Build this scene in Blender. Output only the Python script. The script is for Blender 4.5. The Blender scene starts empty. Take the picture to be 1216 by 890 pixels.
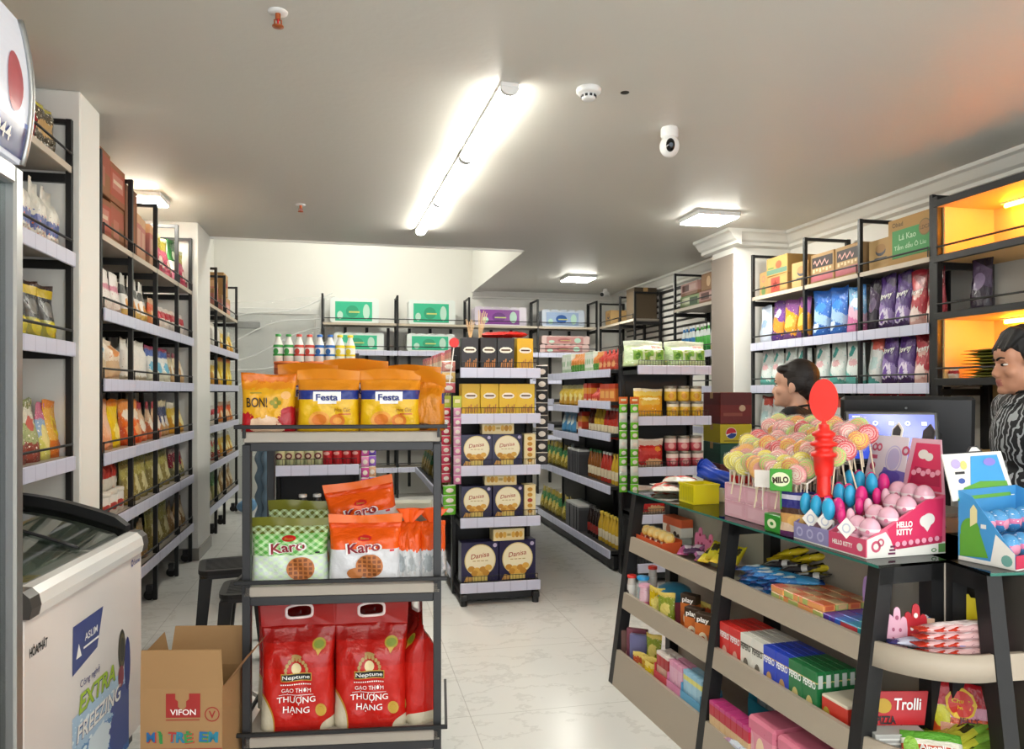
import bpy, math, random
from mathutils import Vector, Matrix, Euler
R = random.Random(7)
S = bpy.context.scene
COL = S.collection
PI = math.pi
rad = math.radians

# ------------------------------------------------------------------ materials
MATS = {}
def lin(c):
    if isinstance(c, str):
        c = c.lstrip('#'); c = [int(c[i:i+2], 16)/255 for i in (0, 2, 4)]
    return tuple((x/12.92 if x <= .04045 else ((x+.055)/1.055)**2.4) for x in c[:3]) + (1,)
def base_mat(name, col, rough=.5, metal=0, spec=.5, emit=None, es=0, trans=0, alpha=1, ior=1.45):
    if name in MATS: return MATS[name]
    m = bpy.data.materials.new(name); m.use_nodes = True
    b = m.node_tree.nodes['Principled BSDF']
    b.inputs['Base Color'].default_value = lin(col)
    b.inputs['Roughness'].default_value = rough
    b.inputs['Metallic'].default_value = metal
    b.inputs['Specular IOR Level'].default_value = spec
    b.inputs['IOR'].default_value = ior
    if trans: b.inputs['Transmission Weight'].default_value = trans
    if alpha < 1: b.inputs['Alpha'].default_value = alpha
    if emit:
        b.inputs['Emission Color'].default_value = lin(emit); b.inputs['Emission Strength'].default_value = es
    MATS[name] = m
    return m
def thin_glass(name, tint, gloss=.06):
    if name in MATS: return MATS[name]
    m = bpy.data.materials.new(name); m.use_nodes = True; t = m.node_tree; n = t.nodes; n.clear()
    out = n.new('ShaderNodeOutputMaterial'); mx = n.new('ShaderNodeMixShader'); tr = n.new('ShaderNodeBsdfTransparent'); gl = n.new('ShaderNodeBsdfGlossy'); fr = n.new('ShaderNodeFresnel')
    tr.inputs[0].default_value = lin(tint); gl.inputs['Roughness'].default_value = .02; fr.inputs['IOR'].default_value = 1.45
    t.links.new(fr.outputs[0], mx.inputs[0]); t.links.new(tr.outputs[0], mx.inputs[1]); t.links.new(gl.outputs[0], mx.inputs[2]); t.links.new(mx.outputs[0], out.inputs[0])
    MATS[name] = m; return m
class NG:
    """tiny node helper"""
    def __init__(s, m):
        s.t = m.node_tree; s.n = s.t.nodes; s.l = s.t.links; s.b = s.n['Principled BSDF']
    def node(s, kind, **kw):
        n = s.n.new(kind)
        for k, v in kw.items(): setattr(n, k, v)
        return n
    def plug(s, sock, v):
        if hasattr(v, 'is_output') or isinstance(v, bpy.types.NodeSocket): s.l.new(v, sock)
        else: sock.default_value = v
    def math(s, op, a, b=0.0):
        n = s.node('ShaderNodeMath', operation=op); s.plug(n.inputs[0], a); s.plug(n.inputs[1], b); return n.outputs[0]
    def mix(s, f, a, b):
        n = s.node('ShaderNodeMix', data_type='RGBA')
        s.plug(n.inputs[0], f); s.plug(n.inputs[6], a); s.plug(n.inputs[7], b); return n.outputs[2]
    def coord(s, which='Generated'):
        return s.node('ShaderNodeTexCoord').outputs[which]
    def sep(s, v):
        n = s.node('ShaderNodeSeparateXYZ'); s.l.new(v, n.inputs[0]); return n.outputs
    def noise(s, vec, scale, detail=2, rough=.5):
        n = s.node('ShaderNodeTexNoise'); n.inputs['Scale'].default_value = scale; n.inputs['Detail'].default_value = detail
        n.inputs['Roughness'].default_value = rough
        if vec is not None: s.l.new(vec, n.inputs['Vector'])
        return n.outputs['Fac']
    def voro(s, vec, scale, out='Distance'):
        n = s.node('ShaderNodeTexVoronoi'); n.inputs['Scale'].default_value = scale; s.l.new(vec, n.inputs['Vector']); return n.outputs[out]
    def map(s, vec, sc):
        n = s.node('ShaderNodeMapping'); n.inputs['Scale'].default_value = sc; s.l.new(vec, n.inputs['Vector']); return n.outputs[0]
    def bump(s, h, strength=.2, dist=.01):
        n = s.node('ShaderNodeBump'); n.inputs['Strength'].default_value = strength; n.inputs['Distance'].default_value = dist
        s.l.new(h, n.inputs['Height']); s.l.new(n.outputs[0], s.b.inputs['Normal'])
def prnt(name, bands, spots=(), specks=None, rough=.35, wrinkle=0, diag=0, wavy=0, checks=None, art=None):
    if art is None: art = .22 if (wrinkle and specks) else 0
    """printed packaging: bands [(v0,colour)...] up the height, spots [(shape,cx,cz,rx,rz,colour)], specks [(colour,scale,threshold,(v0,v1))]"""
    if name in MATS: return MATS[name]
    m = base_mat(name, '#888888', rough)
    g = NG(m); co = g.coord(); x, y, z = g.sep(co)
    if art:
        n1 = g.noise(g.map(co, (1, .6, 1.3)), 8, 4, .65); n2 = g.noise(g.map(co, (1.2, .6, 1)), 9.3, 4, .65)
        x = g.math('ADD', x, g.math('MULTIPLY', g.math('SUBTRACT', n1, .5), art*1.6)); z = g.math('ADD', z, g.math('MULTIPLY', g.math('SUBTRACT', n2, .5), art))
    v = z
    if diag: v = g.math('ADD', v, g.math('MULTIPLY', g.math('SUBTRACT', x, .5), diag))
    if wavy: v = g.math('ADD', v, g.math('MULTIPLY', g.math('SINE', g.math('MULTIPLY', x, 7.0)), wavy))
    r = g.node('ShaderNodeValToRGB'); cr = r.color_ramp; cr.interpolation = 'CONSTANT'
    g.l.new(v, r.inputs[0])
    cr.elements[0].position = 0; cr.elements[0].color = lin(bands[0][1])
    if len(bands) == 1: cr.elements[1].position = 1; cr.elements[1].color = lin(bands[0][1])
    for i, (p, c) in enumerate(bands[1:]):
        e = cr.elements[1] if i == 0 else cr.elements.new(p)
        e.position = p; e.color = lin(c)
    c = r.outputs[0]
    if checks:
        cc, n = checks
        a = g.math('GREATER_THAN', g.math('FRACT', g.math('MULTIPLY', g.math('ADD', x, z), n)), .55)
        b2 = g.math('GREATER_THAN', g.math('FRACT', g.math('MULTIPLY', g.math('SUBTRACT', x, z), n)), .55)
        c = g.mix(g.math('MULTIPLY', g.math('ADD', a, b2), .4), c, lin(cc))
    for sp in (specks or ()):
        sc, scale, th, rng = sp
        vo = g.voro(g.map(co, (1, .5, 1.4)), scale)
        f = g.math('LESS_THAN', vo, th)
        f = g.math('MAXIMUM', f, g.math('LESS_THAN', g.voro(g.map(co, (1.6, .5, 3.2)), scale*1.7), th*.8))
        f = g.math('MULTIPLY', f, g.math('MULTIPLY', g.math('GREATER_THAN', z, rng[0]), g.math('LESS_THAN', z, rng[1])))
        c = g.mix(f, c, lin(sc))
    for (sh, cx, cz, rx, rz, colr) in spots:
        a = g.math('DIVIDE', g.math('ABSOLUTE', g.math('SUBTRACT', x, cx)), rx)
        b2 = g.math('DIVIDE', g.math('ABSOLUTE', g.math('SUBTRACT', z, cz)), rz)
        if sh == 'e': d = g.math('SQRT', g.math('ADD', g.math('MULTIPLY', a, a), g.math('MULTIPLY', b2, b2)))
        elif sh == 'd': d = g.math('ADD', a, b2)
        else: d = g.math('MAXIMUM', a, b2)
        c = g.mix(g.math('LESS_THAN', d, 1.0), c, lin(colr))
    g.l.new(c, g.b.inputs['Base Color'])
    if wrinkle:
        g.bump(g.noise(co, 9, 3), wrinkle, .012)
    return m

# ------------------------------------------------------------------ mesh builder
TXT = {}
def text_geo(s, bold=0.0, shear=0.0):
    k = (s, bold, shear)
    if k not in TXT:
        cu = bpy.data.curves.new('t', 'FONT'); cu.body = s; cu.size = 1; cu.align_x = 'CENTER'; cu.align_y = 'CENTER'
        cu.offset = bold; cu.shear = shear; cu.resolution_u = 3
        o = bpy.data.objects.new('t', cu); COL.objects.link(o)
        dg = bpy.context.evaluated_depsgraph_get()
        me = bpy.data.meshes.new_from_object(o.evaluated_get(dg))
        vs = [(v.co.x, v.co.y) for v in me.vertices]; fs = [tuple(p.vertices) for p in me.polygons]
        bpy.data.objects.remove(o); bpy.data.curves.remove(cu); bpy.data.meshes.remove(me)
        if vs:
            x0 = min(v[0] for v in vs); x1 = max(v[0] for v in vs); y0 = min(v[1] for v in vs); y1 = max(v[1] for v in vs)
            vs = [(v[0]-(x0+x1)/2, v[1]-(y0+y1)/2) for v in vs]
            TXT[k] = (vs, fs, x1-x0, y1-y0)
        else: TXT[k] = ([], [], 1, 1)
    return TXT[k]
FLAT = lambda y: (lambda x, z: (x, y, z))
class MB:
    def __init__(s): s.v = []; s.f = []; s.m = []; s.sm = []; s.mats = []
    def mi(s, mat):
        if mat not in s.mats: s.mats.append(mat)
        return s.mats.index(mat)
    def add(s, vs, fs, mat, smooth=False, M=None):
        o = len(s.v)
        s.v += [tuple(M @ Vector(v)) for v in vs] if M is not None else [tuple(v) for v in vs]
        i = s.mi(mat)
        for f in fs: s.f.append(tuple(a+o for a in f)); s.m.append(i); s.sm.append(smooth)
        return s
    def box(s, x0, x1, y0, y1, z0, z1, mat, b=0, M=None, side=None):
        if x1 < x0: x0, x1 = x1, x0
        if y1 < y0: y0, y1 = y1, y0
        if z1 < z0: z0, z1 = z1, z0
        if b <= 0:
            vs = [(x, y, z) for x in (x0, x1) for y in (y0, y1) for z in (z0, z1)]
            fs = [(0,1,3,2),(4,6,7,5),(0,4,5,1),(2,3,7,6),(0,2,6,4),(1,5,7,3)]
            return s.add(vs, fs, mat, False, M)
        b = min(b, (x1-x0)*.49, (y1-y0)*.49, (z1-z0)*.49)
        vs = []; idx = {}
        X = (x0, x1); Y = (y0, y1); Z = (z0, z1)
        for i in (0,1):
            for j in (0,1):
                for k in (0,1):
                    px = X[i]+(b if i == 0 else -b); py = Y[j]+(b if j == 0 else -b); pz = Z[k]+(b if k == 0 else -b)
                    for a, p in enumerate(((X[i],py,pz),(px,Y[j],pz),(px,py,Z[k]))):
                        idx[i,j,k,a] = len(vs); vs.append(p)
        I = lambda i,j,k,a: idx[i,j,k,a]
        fs = [(I(0,0,0,0),I(0,0,1,0),I(0,1,1,0),I(0,1,0,0)),(I(1,0,0,0),I(1,1,0,0),I(1,1,1,0),I(1,0,1,0)),
              (I(0,0,0,1),I(1,0,0,1),I(1,0,1,1),I(0,0,1,1)),(I(0,1,0,1),I(0,1,1,1),I(1,1,1,1),I(1,1,0,1)),
              (I(0,0,0,2),I(0,1,0,2),I(1,1,0,2),I(1,0,0,2)),(I(0,0,1,2),I(1,0,1,2),I(1,1,1,2),I(0,1,1,2))]
        for j in (0,1):
            for k in (0,1): fs.append((I(0,j,k,1),I(1,j,k,1),I(1,j,k,2),I(0,j,k,2)))
        for i in (0,1):
            for k in (0,1): fs.append((I(i,0,k,0),I(i,1,k,0),I(i,1,k,2),I(i,0,k,2)))
        for i in (0,1):
            for j in (0,1): fs.append((I(i,j,0,0),I(i,j,1,0),I(i,j,1,1),I(i,j,0,1)))
        for i in (0,1):
            for j in (0,1):
                for k in (0,1): fs.append((I(i,j,k,0),I(i,j,k,1),I(i,j,k,2)))
        return s.add(vs, fs, mat, False, M)
    def cyl(s, p0, p1, r0, mat, r1=None, n=12, caps=True, smooth=True, M=None):
        r1 = r0 if r1 is None else r1
        p0 = Vector(p0); p1 = Vector(p1); d = (p1-p0).normalized()
        u = d.orthogonal().normalized(); w = d.cross(u)
        vs = []
        for p, r in ((p0, r0), (p1, r1)):
            for i in range(n):
                a = 2*PI*i/n; vs.append(tuple(p+u*(r*math.cos(a))+w*(r*math.sin(a))))
        s.add(vs, [(i, (i+1) % n, n+(i+1) % n, n+i) for i in range(n)], mat, smooth, M)
        if caps: s.add(vs, [tuple(range(n-1, -1, -1)), tuple(range(n, 2*n))], mat, False, M)
        return s
    def lathe(s, prof, mat, n=16, c=(0,0,0), smooth=True, M=None, sq=(1,1)):
        vs = []; fs = []
        for r, z in prof:
            for i in range(n):
                a = 2*PI*i/n; vs.append((c[0]+r*math.cos(a)*sq[0], c[1]+r*math.sin(a)*sq[1], c[2]+z))
        for k in range(len(prof)-1):
            for i in range(n): fs.append((k*n+i, k*n+(i+1) % n, (k+1)*n+(i+1) % n, (k+1)*n+i))
        s.add(vs, fs, mat, smooth, M)
        if prof[0][0] > 1e-4: s.add(vs[:n], [tuple(range(n-1, -1, -1))], mat, False, M)
        if prof[-1][0] > 1e-4: s.add(vs[-n:], [tuple(range(n))], mat, False, M)
        return s
    def tube(s, pts, r, mat, n=6, closed=False, M=None, r_end=None):
        pts = [Vector(p) for p in pts]; k = len(pts); vs = []
        t0 = (pts[1]-pts[0]).normalized(); u = t0.orthogonal().normalized()
        for i, p in enumerate(pts):
            a = pts[(i-1) % k] if (i > 0 or closed) else p; b = pts[(i+1) % k] if (i < k-1 or closed) else p
            t = (b-a).normalized(); u = (u-t*u.dot(t))
            u = u.normalized() if u.length > 1e-6 else t.orthogonal().normalized()
            w = t.cross(u); rr = r if r_end is None else r+(r_end-r)*i/(k-1)
            for j in range(n):
                q = 2*PI*j/n; vs.append(tuple(p+u*rr*math.cos(q)+w*rr*math.sin(q)))
        fs = []
        for i in range(k if closed else k-1):
            i2 = (i+1) % k
            for j in range(n): fs.append((i*n+j, i*n+(j+1) % n, i2*n+(j+1) % n, i2*n+j))
        if not closed: fs += [tuple(range(n-1, -1, -1)), tuple((k-1)*n+j for j in range(n))]
        return s.add(vs, fs, mat, True, M)
    def ball(s, c, r, mat, n=12, m=8, M=None):
        if not hasattr(r, '__len__'): r = (r, r, r)
        vs = [(c[0], c[1], c[2]-r[2])]; fs = []
        for k in range(1, m):
            t = -PI/2+PI*k/m
            for i in range(n):
                a = 2*PI*i/n; vs.append((c[0]+r[0]*math.cos(t)*math.cos(a), c[1]+r[1]*math.cos(t)*math.sin(a), c[2]+r[2]*math.sin(t)))
        vs.append((c[0], c[1], c[2]+r[2]))
        for i in range(n): fs.append((0, 1+(i+1) % n, 1+i))
        for k in range(m-2):
            for i in range(n): a = 1+k*n; fs.append((a+i, a+(i+1) % n, a+n+(i+1) % n, a+n+i))
        a = 1+(m-2)*n
        for i in range(n): fs.append((a+i, a+(i+1) % n, len(vs)-1))
        return s.add(vs, fs, mat, True, M)
    def prism(s, poly, y0, y1, mat, M=None, axis='y', smooth=False):
        """poly in (x,z) extruded along y (axis y); axis 'z': poly in (x,y) extruded along z; axis 'x': poly in (y,z) extruded along x"""
        n = len(poly)
        def p3(p, d): return (p[0], d, p[1]) if axis == 'y' else ((p[0], p[1], d) if axis == 'z' else (d, p[0], p[1]))
        vs = [p3(p, y0) for p in poly]+[p3(p, y1) for p in poly]
        s.add(vs, [(i, (i+1) % n, n+(i+1) % n, n+i) for i in range(n)], mat, smooth, M)
        return s.add(vs, [tuple(range(n-1, -1, -1)), tuple(range(n, 2*n))], mat, False, M)
    def grid(s, fn, nu, nv, mat, smooth=True, M=None):
        vs = [fn(i/nu, j/nv) for j in range(nv+1) for i in range(nu+1)]
        fs = [(j*(nu+1)+i, j*(nu+1)+i+1, (j+1)*(nu+1)+i+1, (j+1)*(nu+1)+i) for j in range(nv) for i in range(nu)]
        return s.add(vs, fs, mat, smooth, M)
    # flat print laid on a surface fn(x,z)->(x,y,z)
    def text(s, t, cx, cz, h, fn, mat, w=None, bold=.012, shear=0, M=None, rot=0):
        vs, fs, tw, th = text_geo(t, bold, shear)
        k = h/th; kx = k if w is None else w/tw
        ca, sa = math.cos(rot), math.sin(rot)
        out = []
        for a, b in vs:
            a *= kx; b *= k
            out.append(fn(cx+a*ca-b*sa, cz+a*sa+b*ca))
        return s.add(out, fs, mat, False, M)
    def disc(s, cx, cz, rx, rz, fn, mat, n=20, rings=3, M=None, hole=0, a0=0, a1=2*PI):
        full = a1-a0 > 2*PI-1e-3
        nn = n if full else n+1
        vs = []; fs = []
        r0 = hole
        for k in range(rings+1):
            q = r0+(1-r0)*k/rings
            for i in range(nn):
                a = a0+(a1-a0)*i/n; vs.append(fn(cx+rx*q*math.cos(a), cz+rz*q*math.sin(a)))
        for k in range(rings):
            for i in range(n): fs.append((k*nn+i, k*nn+(i+1) % nn, (k+1)*nn+(i+1) % nn, (k+1)*nn+i))
        return s.add(vs, fs, mat, False, M)
    def patch(s, x0, x1, z0, z1, fn, mat, nu=6, nv=4, M=None, skew=0):
        return s.grid(lambda u, v: fn(x0+(x1-x0)*u+skew*v, z0+(z1-z0)*v), nu, nv, mat, True, M)
    def poly(s, pts, fn, mat, M=None):
        return s.add([fn(*p) for p in pts], [tuple(range(len(pts)))], mat, False, M)
    def build(s, name, parent=None, loc=(0,0,0), rz=0, rot=None):
        me = bpy.data.meshes.new(name); me.from_pydata(s.v, [], s.f)
        for m in s.mats: me.materials.append(m)
        me.polygons.foreach_set('material_index', s.m); me.polygons.foreach_set('use_smooth', s.sm)
        me.update()
        import bmesh
        bm = bmesh.new(); bm.from_mesh(me); bmesh.ops.recalc_face_normals(bm, faces=bm.faces); bm.to_mesh(me); bm.free()
        o = bpy.data.objects.new(name, me); COL.objects.link(o)
        o.location = loc; o.rotation_euler = rot if rot else (0, 0, rz)
        if parent: o.parent = parent
        return o
def tag(o, label=None, cat=None, group=None, kind=None):
    if label: o['label'] = label
    if cat: o['category'] = cat
    if group: o['group'] = group
    if kind: o['kind'] = kind
    return o
def empty(name, loc=(0,0,0), rz=0, label=None, cat=None, group=None, rot=None):
    o = bpy.data.objects.new(name, None); COL.objects.link(o); o.empty_display_size = .05
    o.location = loc; o.rotation_euler = rot if rot else (0, 0, rz)
    return tag(o, label, cat, group)
KIDS = {}
def copy_tree(o, parent=None):
    c = o.copy(); COL.objects.link(c)
    if parent: c.parent = parent
    for ch in o.children: copy_tree(ch, c)
    return c
PROTO = {}
def proto(key, maker, desc, cat):
    PROTO[key] = [maker, desc, cat, None, None]
def spawn(key, loc, rz, label, group=None, rot=None, sc=None):
    p = PROTO[key]
    if p[3] is None:
        o = p[0](); p[3] = o
    else:
        o = copy_tree(p[3])
        for k in ('label', 'group'):
            if k in o: del o[k]
    o.location = loc; o.rotation_euler = rot if rot else (0, 0, rz)
    o.scale = sc if sc else (1, 1, 1)
    return tag(o, label, p[2], group)
ORD = ['first','second','third','fourth','fifth','sixth','seventh','eighth','ninth','tenth','eleventh','twelfth','thirteenth','fourteenth']
# ------------------------------------------------------------------ plain materials
M_wall = base_mat('wall_paint', '#e2e1db', .6)
g = NG(M_wall); g.bump(g.noise(g.coord('Object'), 60, 4), .06, .004)
M_ceil = base_mat('ceiling_paint', '#d2d0c8', .42)
g = NG(M_ceil); g.bump(g.noise(g.coord('Object'), 25, 3), .10, .01)
M_floor = base_mat('floor_tile', '#d9d8d4', .24)
g = NG(M_floor); co = g.coord('Object'); x, y, z = g.sep(co)
fx = g.math('FRACT', g.math('DIVIDE', g.math('ADD', x, 20.28), .8)); fy = g.math('FRACT', g.math('DIVIDE', g.math('ADD', y, 20.05), .8))
ln = g.math('MAXIMUM', g.math('LESS_THAN', fx, .005), g.math('LESS_THAN', fy, .005))
vein = g.noise(g.map(co, (1, 1.6, 1)), 1.7, 8, .62)
vm = g.math('LESS_THAN', g.math('ABSOLUTE', g.math('SUBTRACT', vein, .5)), .012)
c = g.mix(g.math('MULTIPLY', vm, .35), lin('#d9d9d5'), lin('#b9b8b4'))
c = g.mix(g.math('MULTIPLY', ln, .6), c, lin('#a3a19c'))
g.l.new(c, g.b.inputs['Base Color'])
M_black = base_mat('black_powder_coat', '#1a1a1b', .45)
M_blackshelf = base_mat('dark_steel', '#232324', .5)
M_dark = base_mat('charcoal_steel', '#2b2b2d', .4)
M_strip = base_mat('price_strip_plastic', '#c9c9dc', .3)
g = NG(M_strip); co = g.coord('Object'); x, y, z = g.sep(co)
tk = g.math('GREATER_THAN', g.math('FRACT', g.math('MULTIPLY', x, 9.0)), .93)
g.l.new(g.mix(g.math('MULTIPLY', tk, .5), lin('#c6c8dc'), lin('#9a9cb4')), g.b.inputs['Base Color'])
M_lam = base_mat('grey_beige_laminate', '#a39a8e', .45)
M_lamedge = base_mat('laminate_edge', '#bdb19f', .45)
M_white = base_mat('white_plastic', '#e6e6e4', .3)
M_whitem = base_mat('white_enamel', '#dfdfdc', .22)
M_grey = base_mat('grey_plastic', '#77787a', .4)
M_alu = base_mat('aluminium', '#a9aaa9', .32, .85)
M_glass = base_mat('clear_glass', '#f2fbf7', .02, trans=1, ior=1.3)
M_gedge = base_mat('glass_edge_green', '#2f6a5e', .1)
M_kraft = base_mat('kraft_card', '#a07c52', .75)
M_kraftin = base_mat('kraft_inside', '#b2905f', .8)
M_txtw = base_mat('print_white', '#f3f1ec', .4)
M_txtk = base_mat('print_black', '#161616', .4)
M_red = base_mat('print_red', '#c3161c', .35)
M_gold = base_mat('print_gold', '#c09a3a', .35)
M_navy = base_mat('print_navy', '#1f2d77', .35)
M_lamp = base_mat("lamp_diffuser", "#ffffff", .4, emit="#fdfaee", es=44)
M_panel = base_mat("panel_diffuser", "#ffffff", .4, emit="#fdfaee", es=60)
M_amber = base_mat('amber_led', '#ffdf90', .4, emit='#ffa424', es=50)
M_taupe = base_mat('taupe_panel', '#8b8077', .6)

# ------------------------------------------------------------------ room
XL, XR, YB, YF, ZC, ZV = -1.68, 3.86, 10.25, -2.2, 2.8, 4.3
VX, VY = 1.72, 7.13
def slab(name, x0, x1, y0, y1, z0, z1, m):
    return tag(MB().box(x0, x1, y0, y1, z0, z1, m).build(name), kind='structure')
slab('floor', XL-.1, XR+.1, YF, YB+.1, -.1, 0, M_floor)
b = MB(); b.box(XL-.1, XR+.1, YF, VY, ZC, ZC+.12, M_ceil); b.box(VX, XR+.1, VY, YB+.1, ZC, ZC+.12, M_ceil)
tag(b.build('ceiling'), kind='structure')
slab('wall_left', XL-.1, XL, YF, YB+.1, 0, ZV, M_wall)
slab('wall_right', XR, XR+.1, YF, YB+.1, 0, ZC, M_wall)
slab('wall_back', XL, XR, YB, YB+.1, 0, ZV, M_wall)
b = MB(); b.box(XL, VX, VY-.1, VY, ZC+.12, ZV, M_wall); b.box(VX, VX+.1, VY-.1, YB, ZC+.12, ZV, M_wall)
b.box(VX-.012, VX, VY, YB, ZC-.02, ZC+.14, M_wall); b.box(XL, VX, VY-.0, VY+.012, ZC-.02, ZC+.14, M_wall)
tag(b.build('wall_void'), kind='structure')
slab('ceiling_void', XL, VX+.1, VY-.1, YB+.1, ZV, ZV+.1, M_wall)
def pillar(n, x0, x1, y0, y1):
    b = MB(); b.box(x0, x1, y0, y1, 0, ZC, M_wall, .006)
    b.box(x0-.004, x1+.012, y0-.012, y1+.012, 0, .10, base_mat('skirting_tile', '#8c8982', .25))
    tag(b.build(n), kind='structure')
pillar('trim_1', XL, -1.21, 3.81, 4.09)
pillar('trim_2', XL, -1.20, 6.56, 7.12)
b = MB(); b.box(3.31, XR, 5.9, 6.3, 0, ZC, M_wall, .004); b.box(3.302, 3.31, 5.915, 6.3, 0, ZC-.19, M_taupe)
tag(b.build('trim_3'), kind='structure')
# crown moulding: profile (out, down)
CR = [(0, 0), (.13, 0), (.13, -.025), (.105, -.035), (.07, -.085), (.045, -.10), (.045, -.125), (0, -.14)]
b = MB()
b.prism([(XR-o, ZC+d) for o, d in CR], YF, 5.9, M_wall); b.prism([(XR-o, ZC+d) for o, d in CR], 6.3, YB, M_wall)
b.prism([(3.31-o, ZC+d) for o, d in CR], 5.77, 6.43, M_wall)
b.prism([(5.9-o, ZC+d) for o, d in CR], 3.31, XR, M_wall, axis='x')
b.prism([(YB-o*.6, ZC+d*.7) for o, d in CR], VX, XR, M_wall, axis='x')
tag(b.build('trim_4'), kind='structure')

# service door in the back wall, wrapped in clear film
dr = empty('door_1', (-1.0, YB, 0)); tag(dr, kind='structure')
b = MB()
b.box(-.62, .66, -.035, 0, 2.42, 2.50, M_whitem, .006); b.box(-.62, -.55, -.035, 0, 0, 2.42, M_whitem, .006); b.box(.59, .66, -.035, 0, 0, 2.42, M_whitem, .006)
b.build('door_frame', dr)
MB().box(-.54, .58, -.02, 0, 0, 2.41, base_mat('door_leaf', '#c3c5c2', .5)).build('door_leaf', dr)
MB().box(-.5, -.1, -.09, -.02, 2.22, 2.31, M_grey, .01).build('door_closer', dr)
film = base_mat('clear_film', '#eef2f0', .12, alpha=.28)
g = NG(film); g.bump(g.noise(g.map(g.coord('Object'), (3, 1, 9)), 3, 4), .9, .05)
fb = MB()
fb.grid(lambda u, v: (-.60+1.45*u, -.13-.05*math.sin(9*u+5*v)*math.sin(3*v+2*u)-.03*math.sin(23*u-14*v), .55+1.98*v+.14*u*v), 46, 46, film)
for k in range(5):
    fb.tube([(-.58+1.4*t, -.20-.03*math.sin(t*5+k), 1.35+.22*k+.45*t+.07*math.sin(6*t+k*1.7)) for t in [i/10 for i in range(11)]], .009, base_mat('film_crease', '#f4f6f5', .2, alpha=.6), 5)
tag(fb.build('plastic_sheet', loc=(-1.0, YB, 0)), 'clear plastic sheet draped over the back wall door', 'plastic sheet')

# ------------------------------------------------------------------ ceiling fittings
def tube_light(x, y, rz, label):
    t = empty('tube_light', (x, y, ZC), rz, label, 'ceiling light', 'tube lights end to end on the ceiling')
    MB().box(-.042, .042, 0, 1.04, -.022, 0, M_white, .004).build('housing', t)
    b = MB(); prof = [(.042*math.cos(a), -.022-.034*math.sin(a)) for a in [PI*i/10 for i in range(11)]]
    b.prism(prof, .025, 1.015, M_lamp, smooth=True); b.build('diffuser', t)
    for y0 in (0, 1.015):
        b = MB(); b.prism([(p[0]*1.03, p[1]*1.02) for p in prof], y0, y0+.025, M_white); b.build('end_cap', t)
aim = math.atan2(.714-.614, 6.44-3.27)
for k, w in enumerate(('nearest', 'middle', 'farthest')):
    tube_light(.722-math.sin(aim)*1.055*k, 3.27+1.055*k, aim, '%s of three white tube lights in a line on ceiling' % w)
for k, w in enumerate(('near', 'far')): tube_light(.70, -.75-1.055*k, 0, 'added fill tube light out of view by the entrance, %s one' % w)  # unseen tubes behind the camera, added to brighten counter and rack fronts
tube_light(2.55, -1.3, 0, 'added fill tube light out of view over the counter end'); tube_light(-.9, -1.3, 0, 'added fill tube light out of view over the fridge side')  # two more added fill tubes, unseen, one to each side
def panel(x, y, w, label, z=ZC):
    t = empty('panel_light', (x, y, z), 0, label, 'ceiling light')
    MB().box(-w/2, w/2, -w/2, w/2, -.035, 0, M_white, .006).build('frame', t)
    MB().box(-w/2+.012, w/2-.012, -w/2+.012, w/2-.012, -.045, -.034, M_panel, .004).build('diffuser', t)
    return t
panel(2.82, 5.42, .36, 'bright square ceiling lamp before the right wall rack')
panel(2.76, 8.65, .36, 'bright square ceiling lamp far back near the camera dome')
panel(-1.42, 5.75, .3, 'bright square ceiling lamp above left rack cartons')
vp = panel(.2, 8.7, .5, 'added fill lamp on the stairwell ceiling out of view', ZV)  # unseen lamp added to brighten the stairwell walls
def sprinkler(x, y, label):
    t = empty('sprinkler', (x, y, ZC), 0, label, 'sprinkler')
    br = base_mat('brass_orange', '#b9643a', .35, .6)
    MB().lathe([(.036, 0), (.034, -.006), (.014, -.008)], M_white, 18).build('collar', t)
    b = MB(); b.cyl((0, 0, 0), (0, 0, -.03), .010, br); b.cyl((-.012, 0, -.03), (-.012, 0, -.052), .003, br, n=6); b.cyl((.012, 0, -.03), (.012, 0, -.052), .003, br, n=6)
    b.cyl((-.012, 0, -.052), (.012, 0, -.052), .003, br, n=6); b.cyl((0, 0, -.03), (0, 0, -.052), .004, M_red, n=6); b.build('body', t)
    MB().lathe([(.002, -.058), (.021, -.056), (.021, -.053), (.002, -.052)], br, 16).build('deflector', t)
sprinkler(-.246, 2.854, 'brass sprinkler head on ceiling, nearest the top edge')
sprinkler(-.334, 5.761, 'small brass sprinkler head on ceiling left of tube lights')
t = empty('smoke_detector', (1.092, 3.263, ZC), 0, 'round white smoke detector on the ceiling', 'smoke detector')
MB().lathe([(.055, 0), (.058, -.006), (.056, -.02), (.050, -.026), (.034, -.030)], M_white, 24).build('base', t)
b = MB(); b.lathe([(.034, -.03), (.033, -.048), (.026, -.054), (.001, -.055)], M_white, 20)
for i in range(10):
    a = 2*PI*i/10; b.box(-.006, .006, .031, .036, -.045, -.034, M_dark, M=Matrix.Rotation(a, 4, 'Z'))
b.build('chamber', t)
t = empty('security_camera', (1.675, 3.659, ZC), rad(20), 'white dome security camera hanging from the ceiling', 'camera')
MB().lathe([(.042, 0), (.046, -.008), (.046, -.045), (.04, -.055), (.03, -.058)], M_white, 24).build('base', t)
MB().ball((0, 0, -.098), (.052, .052, .058), M_white, 20, 14).build('head', t)
b = MB(); b.ball((-.024, -.030, -.103), (.024, .026, .036), base_mat('lens_black', '#0c0c0e', .08), 16, 10); b.cyl((-.034, -.044, -.108), (-.041, -.053, -.11), .011, base_mat('lens_glass', '#2a3340', .05), n=12); b.build('lens', t)
t = empty('security_camera', (3.45, 9.6, ZC), 0, 'small white security camera high over the back corner', 'camera')
MB().cyl((0, 0, 0), (0, 0, -.04), .03, M_white).build('base', t)
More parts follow.
